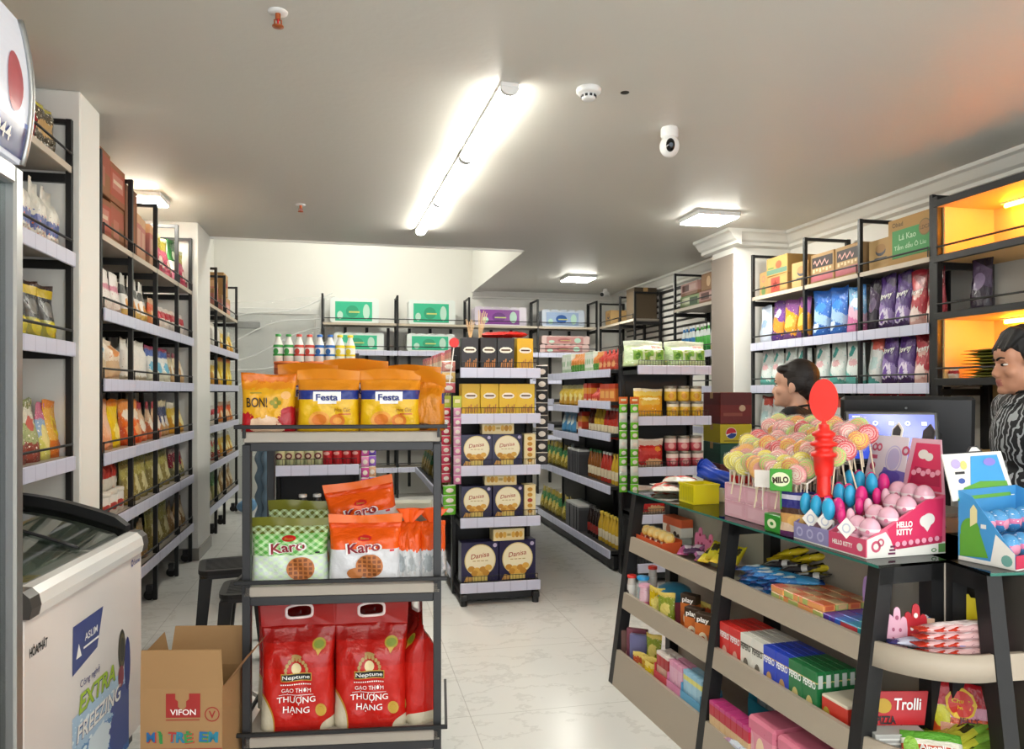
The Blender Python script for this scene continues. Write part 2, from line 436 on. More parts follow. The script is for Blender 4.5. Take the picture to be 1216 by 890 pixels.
b = MB(); b.cyl((.04, .03, -.06), (-.06, -.05, -.085), .035, M_white, n=14); b.build('head', t)
MB().cyl((-.058, -.048, -.0845), (-.07, -.058, -.087), .026, M_txtk, n=12).build('lens', t)
tag(MB().lathe([(.001, -.002), (.018, -.002), (.021, -.001), (.021, 0)], M_txtk, 16).build('ceiling_hole_cap', loc=(1.273, 3.272, ZC)), 'small dark round hole cap in the ceiling', 'hole cap')

# ------------------------------------------------------------------ racks
class Rack: pass
LEV = [2.225, 1.835, 1.465, 1.075, .715, .315]
LN = ['top', 'second', 'third', 'fourth', 'fifth', 'lowest']
def rack(name, label, org, rz, bays, levels, depth, height=2.66, strips=True, where='', front_posts=None, legs0=0, casters=True, topstrip=False, back=True, kick=True):
    """local frame: x along the front, front edge y=0, goods face -y"""
    r = Rack(); r.org = org; r.rz = rz; r.bays = bays; r.lev = levels; r.depth = depth; r.where = where
    t = empty(name, org, rz, label, 'shelf rack'); r.o = t
    L = bays[-1]
    for i, x in enumerate(bays):
        fp = front_posts is None or i in front_posts
        b = MB()
        if fp: b.box(x-.013, x+.013, 0, .026, legs0, height, M_black, .002); b.box(x-.011, x+.011, .026, depth-.026, height-.024, height-.002, M_black)
        b.box(x-.018, x+.018, depth-.03, depth, legs0, height, M_black, .002)
        for z in levels: b.box(x-.011, x+.011, .026, depth-.03, z-.075, z-.035, M_black)
        b.build('side_frame', t)
    for k, z in enumerate(levels):
        s = MB(); s.box(0, L, .008, depth, z-.022, z, M_lam, .002); s.box(0, L, .0, .008, z-.03, z, M_lamedge if (k == 0 and not topstrip) else M_black); sh_ = s.build('shelf', t)
        g_ = MB()
        for i in range(len(bays)-1):
            a, c = bays[i]+.016, bays[i+1]-.016
            g_.cyl((a, -.004, z+.055), (c, -.004, z+.055), .006, M_black, n=6)
            g_.cyl((a+.002, -.004, z), (a+.002, -.004, z+.055), .004, M_black, n=5); g_.cyl((c-.002, -.004, z), (c-.002, -.004, z+.055), .004, M_black, n=5)
        g_.build('guard_rail', sh_)
        if strips and (k > 0 or topstrip):
            for i in range(len(bays)-1):
                s = MB(); s.box(bays[i]+.004, bays[i+1]-.004, -.016, -.004, z-.065, z+.002, M_strip, .003); s.build('price_strip', sh_)
    if back:
        b = MB(); n = int(L/.28)
        for i in range(1, n): b.box(L*i/n-.02, L*i/n+.02, depth-.022, depth-.006, legs0 + .1, levels[0]-.03, M_black)
        b.build('back_slats', t)
    if kick and casters:
        for x in bays:
            b = MB(); b.cyl((x-.012, .05, .035), (x+.012, .05, .035), .035, M_txtk, n=14); b.box(x-.02, x+.02, .03, .07, .045, .1, M_dark, .003); b.build('caster', t)
    return r
def rpos(r, x, y, z):
    c, s = math.cos(r.rz), math.sin(r.rz)
    return (r.org[0]+c*x-s*y, r.org[1]+s*x+c*y, r.org[2]+z)
R90 = PI/2
RL1 = rack('shelf_rack', 'black wall rack with four shelves above the chest freezer', (-1.24, 2.12, 0), R90, [0, .9, 1.68], [2.44, 2.04, 1.625, 1.10], .40, where='above chest freezer', front_posts=(2,), casters=False)
RL2 = rack('shelf_rack', 'tall black left rack of four bays between white pillars', (-1.24, 4.224, 0), R90, [0, .576, 1.161, 1.802, 2.304], LEV, .40, where='between white pillars')
RL3 = rack('shelf_rack', 'tall black rack at the far left past both pillars', (-1.24, 7.17, 0), R90, [0, .58, 1.10, 1.97], LEV, .40, height=2.62, where='of far left rack')
RB = rack('shelf_rack', 'long black rack along the back wall under tissue packs', (-.30, 9.80, 0), 0, [0, .955, 1.905, 2.855, 3.70], [2.29, 1.93, 1.565, 1.2, .8, .4], .40, where='of back wall rack')
RR = rack('shelf_rack', 'right wall rack of detergent bags with cartons on top', (3.42, 5.80, 0), -R90, [0, .745, 1.37, 2.01], [2.21, 1.81, 1.45, 1.05, .66, .3], .40, height=2.58, where='of right wall rack')
RK = rack('shelf_rack', 'back right rack of two cartons and spray bottles', (3.42, 7.36, 0), -R90, [0, .98], [2.27, 1.80, 1.45, 1.05, .66, .3], .40, height=2.66, where='of back right rack', topstrip=False)

# louvred shutter on the right wall near the back corner, corner rack
b = MB(); lv = base_mat('louvre_white', '#c9c7c2', .45)
t = empty('louvre_window', (XR-.02, 8.4, 0), 0, 'white louvred vent panel on the wall in back right corner', 'louvre')
for i in range(12):
    b.box(-.045, -.012, -1.0, 1.35, 1.72+.075*i, 1.765+.075*i, lv, M=Matrix.Translation((0, 0, 0)))
b.build('louvre_blades', t)
MB().box(-.012, .012, -1.02, 1.37, 1.66, 2.64, M_dark).build('frame', t)
RC = rack('corner_rack', 'short black corner rack beside the louvred panel', (3.42, 9.74, 0), -R90, [0, .75, 1.25], [2.29, 1.93], .36, height=2.62, strips=False, where='of corner rack', legs0=0, casters=False, back=False)

# ------------------------------------------------------------------ amber lit cabinet
AY0, AY1 = 2.35, 3.76          # near, far
M_niche = base_mat('niche_board', '#e3c184', .5)
t = empty('lit_cabinet', (3.42, AY1, 0), -R90, 'black shelf cabinet with amber lit niches behind cashier', 'cabinet')
L = AY1-AY0
for x in (0, L*.62, L):
    b = MB(); b.box(x-.02, x+.02, 0, .04, 0, 2.56, M_black, .003); b.box(x-.02, x+.02, .37, .41, 0, 2.56, M_black, .003); b.box(x-.018, x+.018, .04, .37, 2.52, 2.555, M_black); b.build('side_frame', t)
for z in (2.53, 2.20, 1.86, 1.47, 1.05, .5):
    b = MB(); b.box(.02, L, .0, .41, z-.03, z, M_niche if z < 2.5 else M_black, .003); b.box(0, L, -.006, .02, z-.035, z+.006, M_black, .002); b.build('shelf', t)
for z in (2.255, 1.915, 1.535):
    b = MB(); b.cyl((.02, -.005, z), (L, -.005, z), .006, M_black, n=6); b.build('guard_rail', t)
for z0, z1 in ((2.20, 2.50), (1.47, 1.83)):
    b = MB(); b.box(.02, L, .39, .405, z0, z1, M_niche); b.box(.02, .035, .04, .39, z0, z1, M_niche); b.box(.02, L, .0, .39, z1-.006, z1, M_niche); b.build('niche_lining', t)
    b = MB(); b.cyl((.20, .30, z1-.028), (1.3, .30, z1-.028), .012, M_amber, n=10); b.build('amber_tube', t)
    MB().box(.18, 1.32, .285, .315, z1-.016, z1-.006, M_white).build('tube_base', t)
MB().box(.02, L, .395, .405, .5, 1.44, base_mat('niche_back_tan', '#a28a5e', .55)).build('lower_back_panel', t)
b = MB(); b.box(.55, .58, 0, .4, .0, 1.44, M_black); b.box(.03, L, .0, .02, 1.02, 1.05, M_black); b.build('divider', t)
b = MB(); b.box(.58, L, .05, .06, .0, 1.40, M_black); b.build('dark_door', t)

# ------------------------------------------------------------------ gondolas
def gondola_end(label, x0, x1, y, levels, where):
    r = Rack(); r.org = (x0, y, 0); r.rz = 0; r.bays = [0, x1-x0]; r.lev = levels; r.depth = .34; r.where = where
    w = x1-x0
    t = empty('gondola_end', (x0, y, 0), 0, label, 'shelf unit'); r.o = t
    MB().box(-.01, w+.01, .345, .365, .05, levels[0]+.16, M_blackshelf).build('back_panel', t)
    for x in (-.012, w-.018):
        MB().box(x, x+.03, .30, .365, 0, levels[0]+.10, M_black, .004).build('upright', t)
    for k, z in enumerate(levels):
        b = MB(); b.box(.0, w, .0, .345, z-.03, z, M_blackshelf, .002); b.box(0, .004, .02, .345, z-.06, z, M_black); b.box(w-.004, w, .02, .345, z-.06, z, M_black); sh_ = b.build('shelf', t)
        MB().box(-.004, w+.004, -.018, -.002, z-.062, z+.004, M_strip, .003).build('price_strip', sh_)
        b = MB(); n = int(w/.022)
        for i in range(n+1): b.cyl((.01+(w-.02)*i/n, .004, z), (.01+(w-.02)*i/n, .004, z+.042), .0016, M_black, n=4, caps=False)
        b.cyl((.01, .004, z+.042), (w-.01, .004, z+.042), .0022, M_black, n=5); b.build('wire_fence', sh_)
    b = MB(); b.box(0, w, .02, .345, .03, levels[-1]-.03, M_black); b.build('base', t)
    for x in (.0, w-.05):
        b = MB(); b.box(x, x+.045, -.03, .33, .035, .075, M_black, .006); b.cyl((x+.022, 0, 0), (x+.022, 0, .04), .022, M_txtk, n=12); b.build('foot', t)
    return r
GL = [1.55, 1.25, .91, .57, .145]
GE0 = gondola_end('left gondola end of cleaner bottles behind the display rack', -.445, .075, 4.85, [1.50, .93, .52, .145], 'of left gondola end')
GE1 = gondola_end('middle gondola end of yellow wafer and navy cookie boxes', .725, 1.255, 4.78, GL, 'of middle gondola end')
GE2 = gondola_end('right gondola end of jars and yellow pouches behind counter', 2.06, 2.63, 5.04, [1.585, 1.215, .845, .5, .145], 'of right gondola end')
def gondola(label, x0, x1, y0, bays, levels, where):
    """double sided run behind an end; returns left side rack (goods face -x)"""
    L = bays[-1]; w = x1-x0
    r = Rack(); r.bays = bays; r.lev = levels; r.depth = w/2; r.where = where; r.org = (x0, y0+L, 0); r.rz = -R90
    t = empty('gondola', (x0, y0+L, 0), -R90, label, 'shelf unit'); r.o = t
    MB().box(0, L, w/2-.015, w/2+.015, 0, levels[0]+.15, M_blackshelf).build('back_panel', t)
    MB().box(0, L, .02, w-.02, 0.02, .12, M_black).build('base', t)
    rb = list(bays)
    for x in rb:
        MB().box(min(max(x, .012), L-.012)-.012, min(max(x, .012), L-.012)+.012, w/2-.03, w/2+.03, 0, levels[0]+.15, M_black).build('upright', t)
    for side in (0, 1):
        for i in range(len(rb)-1):
            for k, z in enumerate(levels):
                dz = .05 if (k in (1, 2) and i % 2 == 0 and side == 0) else 0
                b = MB()
                y0_, y1_ = (0, w/2-.016) if side == 0 else (w/2+.016, w)
                b.box(rb[i]+.003, rb[i+1]-.003, y0_, y1_, z-.028+dz, z+dz, M_blackshelf, .002); sh_ = b.build('shelf', t)
                yy = (-.016, -.001) if side == 0 else (w+.001, w+.016)
                MB().box(rb[i]+.006, rb[i+1]-.006, yy[0], yy[1], z-.06+dz, z+.004+dz, M_strip, .003).build('price_strip', sh_)
    return r
G0 = gondola('left gondola run behind the cleaner bottle end', -.445, .075, 5.23, [0, .9, 1.8, 2.7], [1.55, 1.2, .85, .5, .15], 'of left gondola')
G1 = gondola('middle gondola run reaching back behind the cookie boxes', .725, 1.255, 5.16, [0, .9, 1.8, 2.7], [1.55, 1.28, .95, .6, .15], 'of middle gondola')
G2 = gondola('right gondola run beside the narrow aisle of black strips', 2.0, 2.68, 5.43, [0, .8, 1.6, 2.4], [1.57, 1.27, 1.02, .66, .16], 'of right gondola')
# ------------------------------------------------------------------ bags
def sm(a, b, x):
    t = min(1, max(0, (x-a)/(b-a))); return t*t*(3-2*t)
class Bag:
    """soft pack standing on z=0, front faces -y"""
    def __init__(s, w, h, t, kind='gusset', seed=0, wr=.004, top=.12):
        s.w, s.h, s.t, s.k, s.seed, s.wr, s.top = w, h, t, kind, seed, wr, top
    def T(s, u, v):
        au = min(1, abs(u))
        if s.k == 'gusset':
            a = (1-au**6)**.4; e = 1-s.top; bb = 1-.97*sm(e-.26, e, v); bb *= .93+.07*sm(0, .1, v)
        elif s.k == 'standup':
            a = (1-au**2.6)**.6; e = 1-s.top; bb = .03+.97*(1-sm(.12, e, v)*.98)**.8 if v < e else .03
        else:
            a = (1-au**3)**.55; c = s.top
            bb = .03 if (v < c or v > 1-c) else .03+.97*math.sin(PI*(v-c)/(1-2*c))**.55
        return max(s.t/2*a*bb, .0012)
    def mid(s, u, v):
        q = s.seed
        return .35*s.t*.25*math.sin(2.3*u+q*1.7)*sm(.55, 1, v)
    def p(s, x, z, side=-1, eps=.0):
        u = 2*x/s.w; v = z/s.h; q = s.seed
        tt = s.T(u, v)
        wr = s.wr*(math.sin(9*u+13*v+q)+.7*math.sin(17*v-7*u+2*q)+.5*math.sin(23*u*v+q*3))*(1-min(1, abs(u))**4)*sm(0, .12, v)
        if tt < .004: wr *= .35
        nx = x*(1-.05*math.sin(PI*min(1, v*1.05))*(1 if s.k != 'pillow' else -.2))
        dz = .02*s.h*math.sin(2.6*u+q)*sm(.75, 1, v)
        return (nx, s.mid(u, v)+side*(tt+eps)+(wr if side < 0 else -wr), z+dz)
    def mesh(s, b, mat, nu=14, nv=18, zmax=1.0):
        w, h = s.w, s.h
        vs = []; fs = []
        for side in (-1, 1):
            for j in range(nv+1):
                for i in range(nu+1):
                    u = -1+2*i/nu
                    u = math.sin(u*PI/2)*.6+u*.4
                    vs.append(s.p(u*w/2, h*zmax*j/nv, side))
        o = (nu+1)*(nv+1); a = lambda sd, i, j: sd*o+j*(nu+1)+i
        for j in range(nv):
            for i in range(nu):
                fs.append((a(0,i,j), a(0,i+1,j), a(0,i+1,j+1), a(0,i,j+1))); fs.append((a(1,i,j), a(1,i,j+1), a(1,i+1,j+1), a(1,i+1,j)))
            fs.append((a(0,0,j), a(0,0,j+1), a(1,0,j+1), a(1,0,j))); fs.append((a(0,nu,j), a(1,nu,j), a(1,nu,j+1), a(0,nu,j+1)))
        for i in range(nu):
            fs.append((a(0,i,0), a(1,i,0), a(1,i+1,0), a(0,i+1,0))); fs.append((a(0,i,nv), a(0,i+1,nv), a(1,i+1,nv), a(1,i,nv)))
        b.add(vs, fs, mat, True); return b
    def front(s, eps=.0012): return lambda x, z: s.p(x, z, -1, eps)
def smallbag(w, h, t, kind, mat, seed=0, top=.1, wr=.003, decals=None, name='pouch'):
    bg = Bag(w, h, t, kind, seed, wr, top); b = MB(); bg.mesh(b, mat, 8, 10)
    if decals: decals(b, bg)
    return b.build(name)
def topseal(b, bg, z0, z1, mat, hole=None):
    """flat heat-sealed strip with an optional punched grip hole"""
    w = bg.w; n = 32; vs = []
    hw, hh, hz = hole if hole else (0, 0, 0)
    out = []
    per = [(-w/2+w*i/8, z0) for i in range(8)]+[(w/2, z0+(z1-z0)*i/8) for i in range(8)]+[(w/2-w*i/8, z1) for i in range(8)]+[(-w/2, z1-(z1-z0)*i/8) for i in range(8)]
    ins = []
    for (x, z) in per:
        a = math.atan2((z-hz)/hh, x/hw) if hole else 0
        ca, sa = math.cos(a), math.sin(a)
        k = 1/((abs(ca)**4+abs(sa)**4)**.25); ins.append((hw*ca*k, hz+hh*sa*k))
    f = lambda p, e: bg.p(p[0], p[1], -1, e)
    vs = [f(p, 0) for p in per]+[f(p, 0) for p in ins]
    b.add(vs, [(i, (i+1) % n, n+(i+1) % n, n+i) for i in range(n)], mat, True)
    ring = [(x*1.22, hz+(z-hz)*1.45) for x, z in ins]
    vs = [f(p, .003) for p in ring]+[f(p, .003) for p in ins]+[(q[0], q[1]+.007, q[2]) for q in [f(p, .003) for p in ring]]+[(q[0], q[1]+.007, q[2]) for q in [f(p, .003) for p in ins]]
    fs = []
    for i in range(n):
        j = (i+1) % n; fs += [(i, j, n+j, n+i), (2*n+i, 3*n+i, 3*n+j, 2*n+j), (i, 2*n+i, 2*n+j, j), (n+i, n+j, 3*n+j, 3*n+i)]
    return vs, fs

# ---- rice bags
M_rice = prnt('rice_bag_print', [(0, '#a8140e'), (.05, '#b81a11'), (.62, '#aa160f'), (.85, '#8d100c')],
    [('e', .0, .02, .22, .36, '#b98f37'), ('e', -.01, .01, .215, .345, '#c9bfa6'), ('e', 1.02, .0, .22, .12, '#c9bfa6')], rough=.22, wrinkle=.35)
def make_rice():
    t = empty('rice_bag')
    bg = Bag(.268, .445, .125, 'gusset', 1, .0045, .20)
    b = MB(); bg.mesh(b, M_rice, 20, 26, zmax=.80); bo_ = b.build('body', t)
    b = MB(); vs, fs = topseal(b, bg, .445*.80, .445, base_mat('rice_seal_red', '#93110d', .22), (.042, .017, .40)); b.build('top_seal', t)
    MB().add(vs, fs, base_mat('handle_pale_pink', '#e4cfcb', .35), True).build('carry_handle', t)
    F = bg.front(.0022); b = MB()
    gd = base_mat('laurel_gold', '#a98c56', .4)
    for i in range(11): a_ = -.2+(PI+.4)*i/10; b.disc(.038*math.cos(a_), .212+.042*math.sin(a_), .0062, .008, F, gd, 8, 1)
    b.disc(0, .222, .018, .02, F, base_mat('crest_cream', '#d8c79a', .35), 14, 2); b.disc(0, .262, .02, .006, F, base_mat('laurel_gold', '#a98c56', .4), 12, 2)
    b.patch(-.055, .055, .178, .206, F, M_gold, 12, 2)
    F2 = bg.front(.003); b.patch(-.052, .052, .181, .203, F2, M_txtk, 12, 2)
    F3 = bg.front(.0062); b.text('Neptune', 0, .192, .018, bg.front(.0075), M_txtw, w=.098, bold=.008)
    for i in range(14): b.patch(-.056+.008*i, -.056+.008*i+.005, .166, .170, F3, M_txtw, 1, 1)
    b.text('GẠO THƠM', 0, .146, .021, F3, M_txtw, w=.105, bold=-.002)
    b.patch(-.062, .062, .1305, .132, F3, M_txtw, 12, 1)
    b.text('THƯỢNG', 0, .113, .031, F3, M_txtw, w=.136, bold=.006); b.text('HẠNG', 0, .076, .029, F3, M_txtw, w=.094, bold=.006)
    fp_ = b.build('front_print', bo_); b = MB()
    b.disc(.078, .296, .025, .02, F, base_mat('seal_olive_gold', '#9c8a1c', .35), 16, 2); b.disc(.078, .296, .019, .013, F2, base_mat('seal_green', '#6f7d1d', .35), 14, 1)
    b.poly([(.066, .28), (.076, .262), (.09, .28)], F2, M_gold); b.build('gold_seal', bo_); b = MB()
    b.disc(.086, .072, .02, .022, F, M_gold, 16, 2, hole=.55); b.disc(.086, .072, .011, .012, F2, M_gold, 10, 1)
    b.build('gold_seal', bo_)
    return t
proto('rice', make_rice, 'red rice bag', 'rice bag')
# ---- wafer and cookie bags on the display rack
def make_karo(green):
    def f():
        t = empty('cookie_bag'); w, h = (.272, .225) if green else (.265, .232)
        bg = Bag(w, h, .10, 'gusset', 3 if green else 5, .0042, .13 if green else .14)
        if green: m = prnt('green_check_print', [(0, '#cdd6d2'), (.50, '#5aa646'), (.86, '#5f6320')], (), None, .22, .4, checks=('#cfe9b8', 8))
        else: m = prnt('orange_white_print', [(0, '#d3d3d6'), (.56, '#e2560f'), (.9, '#d9480d')], (), None, .22, .4)
        b = MB(); bg.mesh(b, m, 16, 20, zmax=.87); b.build('body', t)
        b = MB()
        n = 16; z0, z1 = h*.87, h
        b.grid(lambda u, v: bg.p((u-.5)*w, z0+(z1-z0)*v, -1, .0), 18, 3, base_mat('seal_olive' if green else 'seal_orange', '#6a6a22' if green else '#e0661a', .25))
        b.build('top_seal', t)
        F = bg.front(.0018); F2 = bg.front(.003); F3 = bg.front(.0042); b = MB()
        lc = (.0, .0) if not green else (.0, 0)
        b.disc(.002, h*.70 if green else h*.66, .025, .0095, F, M_red, 18, 2); b.text('Bisoo', .002, h*.70 if green else h*.66, .007, bg.front(.006), M_gold, w=.03, bold=.01)
        b.text('Karo', .0, h*.575 if green else h*.53, .040, bg.front(.005), M_txtw, w=.135, bold=.05, rot=.1)
        b.text('Karo', .0, h*.575 if green else h*.53, .036, bg.front(.0075), base_mat('maroon', '#8c1f2c', .35), w=.120, bold=.02, rot=.1)
        cx, cz = (.045, h*.23) if green else (.02, h*.24)
        ck = base_mat('waffle_tan', '#b9713a', .5); cd = base_mat('waffle_brown', '#7f451d', .5)
        b.disc(cx, cz, .05, .042, F2, ck, 22, 3)
        for i in range(-2, 3):
            for j in range(-2, 3):
                if i*i+j*j < 6: b.patch(cx+i*.018-.006, cx+i*.018+.006, cz+j*.015-.005, cz+j*.015+.005, F3, cd, 1, 1)
        if not green: b.disc(cx-.05, h*.13, .032, .02, F, ck, 16, 2)
        b.patch(w*.36, w*.42, h*.46, h*.49, F, M_txtk if green else M_red, 1, 1)
        b.build('front_print', t); return t
    return f
proto('karo_green', make_karo(True), '', 'snack bag'); proto('karo_orange', make_karo(False), '', 'snack bag')
def make_karo_side():
    t = empty('cookie_bag'); bg = Bag(.10, .235, .09, 'gusset', 8, .005, .12)
    m = prnt('orange_side_print', [(0, '#c9cacb'), (.50, '#e0530f')], [('r', .3, .28, .16, .14, '#9fa5a8'), ('r', .72, .26, .14, .12, '#aeb2b4')], [('#7d8386', 40, .18, (.1, .42))], .2, .6)
    b = MB(); bg.mesh(b, m, 12, 18, zmax=.86); b.build('body', t)
    b = MB()
    for k in range(5):
        a = -0.5+k*.25
        b.grid(lambda u, v: ((u-.5)*.03*(1+1.3*v)+a*.05*v, -.004+.012*math.sin(k*2.2+3*u)+.02*v*math.cos(k*1.9), .20+.05*v*(1-.25*abs(a))), 4, 4, base_mat('twist_orange', '#ee5a17', .25))
    b.build('twisted_top', t); return t
proto('karo_side', make_karo_side, '', 'snack bag')
def make_festa():
    t = empty('wafer_bag'); w, h = .222, .215; bg = Bag(w, h, .10, 'gusset', 2, .003, .12)
    m = prnt('wafer_bag_print', [(0, '#d3a312'), (.02, '#dcae12'), (.59, '#26357f'), (.765, '#d98a1e')], (), None, .25, .3)
    b = MB(); bg.mesh(b, m, 16, 20, zmax=.88); b.build('body', t)
    b = MB(); b.grid(lambda u, v: (lambda q: (q[0], q[1]-.018*v*math.sin(PI*u)-.004, q[2]))(bg.p((u-.5)*w, h*(.86+.16*v), -1, .001)), 16, 3, base_mat('seal_amber', '#d5831b', .28)); b.build('top_seal', t)
    F, F2, F3 = bg.front(.002), bg.front(.0032), bg.front(.0044); b = MB()
    b.patch(-.05, .05, .108, .141, F2, M_txtw, 10, 4); b.patch(-.034, .034, .098, .108, F2, M_txtw, 8, 2)
    b.text('Festa', 0, .121, .023, bg.front(.0075), M_navy, w=.080, bold=.025)
    co1 = base_mat('cookie_orange', '#d2731a', .5); co2 = base_mat('cookie_gold', '#e09a3a', .5)
    b.disc(-.028, .042, .037, .030, F, co2, 22, 3); b.disc(-.028, .042, .026, .02, F2, co1, 18, 2); b.disc(.036, .038, .027, .023, F, co1, 18, 2); b.disc(.036, .038, .016, .012, F2, co2, 14, 1)
    b.text('Hoa Cúc', .055, .077, .013, bg.front(.006), base_mat('script_brown', '#7a2f10', .4), w=.058, bold=.0, shear=.25); b.patch(.04, .085, .060, .063, F2, M_red, 3, 1)
    b.build('front_print', t); return t
proto('festa', make_festa, '', 'wafer bag')
def make_bon():
    t = empty('snack_bag'); w, h = .19, .205; bg = Bag(w, h, .08, 'gusset', 4, .004, .12)
    m = prnt('bon_print', [(0, '#8f1420'), (.09, '#c4202b'), (.22, '#e0a51d'), (.72, '#e08c14'), (.84, '#d56f0e')],
        [('e', .05, .12, .30, .2, '#b3151f'), ('e', .5, .1, .33, .16, '#e5c3a3'), ('e', .92, .2, .22, .22, '#a91721')], [('#e9d3b4', 7, .17, (.04, .25))], .25, .3)
    b = MB(); bg.mesh(b, m, 14, 18); b.build('body', t)
    F, F2 = bg.front(.002), bg.front(.0034); b = MB()
    b.text('BON!', -.035, .103, .034, bg.front(.006), base_mat('bon_text', '#33200f', .4), w=.074, bold=.012)
    leaf = base_mat('leaf_olive', '#8d8a2a', .5)
    for dx, dz in ((0, .012), (.012, 0), (-.012, 0), (0, -.012)): b.disc(.03+dx, .102+dz, .009, .009, F, leaf, 10, 1)
    b.disc(.066, .128, .017, .014, F, base_mat('badge_peach', '#e7b06b', .5), 16, 1); b.patch(-.06, -.02, .135, .138, F, leaf, 4, 1)
    b.build('front_print', t); return t
proto('bon', make_bon, '', 'snack bag')
def make_amberbag():
    t = empty('wafer_bag'); bg = Bag(.11, .19, .10, 'gusset', 6, .004, .12)
    m = prnt('amber_side_print', [(0, '#b8650c'), (.05, '#c87b12'), (.8, '#cf7c18')], [('e', .3, .08, .25, .07, '#6b3d12'), ('r', .98, .6, .06, .1, '#26357f')], None, .25, .5)
    b = MB(); bg.mesh(b, m, 12, 16); b.build('body', t)
    b = MB(); b.grid(lambda u, v: ((u-.5)*.12, -.012-.05*v*math.sin(PI*u)*.6-.03*v, .165+.045*v+.012*math.sin(4*u)), 10, 4, base_mat('seal_amber', '#d5831b', .28)); b.build('top_flap', t)
    return t
proto('amber_side', make_amberbag, '', 'wafer bag')

# ------------------------------------------------------------------ display rack in the foreground
DR = Rack(); DR.org = (-.352, 2.70, 0); DR.rz = rad(-7); DR.depth = .40
t = empty('display_rack', DR.org, DR.rz, 'black three tier display rack of cookies and rice in front', 'display rack')
W_ = .685
for x in (.0, W_-.028):
    b = MB(); b.box(x, x+.028, 0, .028, 0, 1.215, M_dark, .002); b.box(x, x+.028, .372, .40, 0, 1.215, M_dark, .002)
    for z in (.10, .655, 1.215): b.box(x+.002, x+.026, .028, .372, z, z+.024, M_dark)
    b.build('side_frame', t)
for z in (1.258, .723, .20):
    b = MB(); b.box(.004, W_-.004, .0, .40, z-.036, z-.0, M_lam, .003); b.build('shelf', t)
    b = MB(); b.box(.028, W_-.028, 0, .024, z-.066, z-.036, M_dark, .002); b.box(.028, W_-.028, .376, .40, z-.066, z-.036, M_dark, .002); b.build('cross_bar', t)
    b = MB(); b.box(-.022, W_+.022, -.024, -.012, z+.012, z+.026, M_black, .002)
    for x in (-.022, W_+.012): b.box(x, x+.010, -.02, .40, z+.012, z+.026, M_black)
    for x in (.004, W_-.014): b.box(x, x+.01, -.014, .0, z-.02, z+.014, M_black)
    b.build('guard_rail', t)
for x in (0, W_):
    for y in (.014, .386): pass
def onrack(x, y, z): return rpos(DR, x, y, z)
def put(key, x, y, z, label, rz=0, group=None, rot=None, sc=None): return spawn(key, onrack(x, y, z), DR.rz+rz, label, group, rot, sc)
put('bon', .075, .075, 1.258, 'orange BON! snack bag at left end of display rack top', .05)
put('festa', .283, .08, 1.258, 'yellow Festa wafer bag beside the orange BON! bag', .03)
put('festa', .502, .08, 1.258, 'yellow Festa wafer bag between another one and plain amber bag', -.03)
put('amber_side', .645, .10, 1.258, 'plain amber bag turned sideways at right end of rack top', -.1)
put('festa', .18, .25, 1.258, 'wafer bag in the row behind the BON! bag', .1, sc=(1, 1, 1.12))
put('festa', .36, .26, 1.258, 'tallest wafer bag behind the two Festa bags', .06, sc=(1.1, 1, 1.2))
put('festa', .57, .27, 1.258, 'wafer bag behind the right Festa bag', -.08, sc=(1.05, 1, 1.1))
put('karo_green', .147, .085, .723, 'green checked Karo cookie bag in front on the middle tier', .03)
put('karo_green', .175, .225, .723, 'green Karo cookie bag with olive top standing behind another', .06, sc=(1, 1, 1.18))
put('karo_orange', .413, .085, .723, 'orange and white Karo bag in middle of the front row', -.02)
b = MB(); b.box(-.10, .10, -.05, .05, 0, .088, base_mat('pale_olive_card', '#a9ab96', .5), .004); b.patch(-.08, .08, .02, .06, FLAT(-.0515), base_mat('olive_grey', '#7b8070', .5), 1, 1)
tag(b.build('snack_box', loc=onrack(.385, .245, .723), rz=DR.rz), 'low pale box under the tilted orange Karo bag', 'box')
ko = put('karo_orange', .405, .245, .828, 'tilted orange Karo bag leaning up behind the front row', 0, rot=(rad(4), rad(-9), DR.rz), sc=(1.0, .9, 1.02))
put('karo_side', .572, .10, .723, 'narrow orange cookie bag turned sideways beside orange Karo bag', -.25)
put('karo_side', .652, .105, .723, 'narrow orange cookie bag with twisted top at rack right edge', .15)
put('rice', .175, .10, .20, 'left red Neptune rice bag on the bottom tier', .03)
put('rice', .432, .10, .20, 'right red Neptune rice bag facing front on the bottom tier', -.02)
put('rice', .585, .16, .20, 'red rice bag turned sideways at right end of bottom tier', -1.2, sc=(.85, 1, 1))
put('rice', .12, .29, .20, 'red rice bag at the back left of the bottom tier', .05)
put('rice', .40, .30, .20, 'red rice bag behind the right Neptune bag', 0)
# pale olive box behind the cookie bags
b = MB(); b.box(-.085, .085, -.05, .05, 0, .245, base_mat('pale_olive_card', '#a9ab96', .5), .004); b.patch(-.07, .07, .12, .2, FLAT(-.0515), base_mat('olive_grey', '#7b8070', .5), 1, 1)
tag(b.build('snack_box', loc=onrack(.565, .29, .723), rz=DR.rz), 'pale olive box behind the sideways orange cookie bags', 'box')

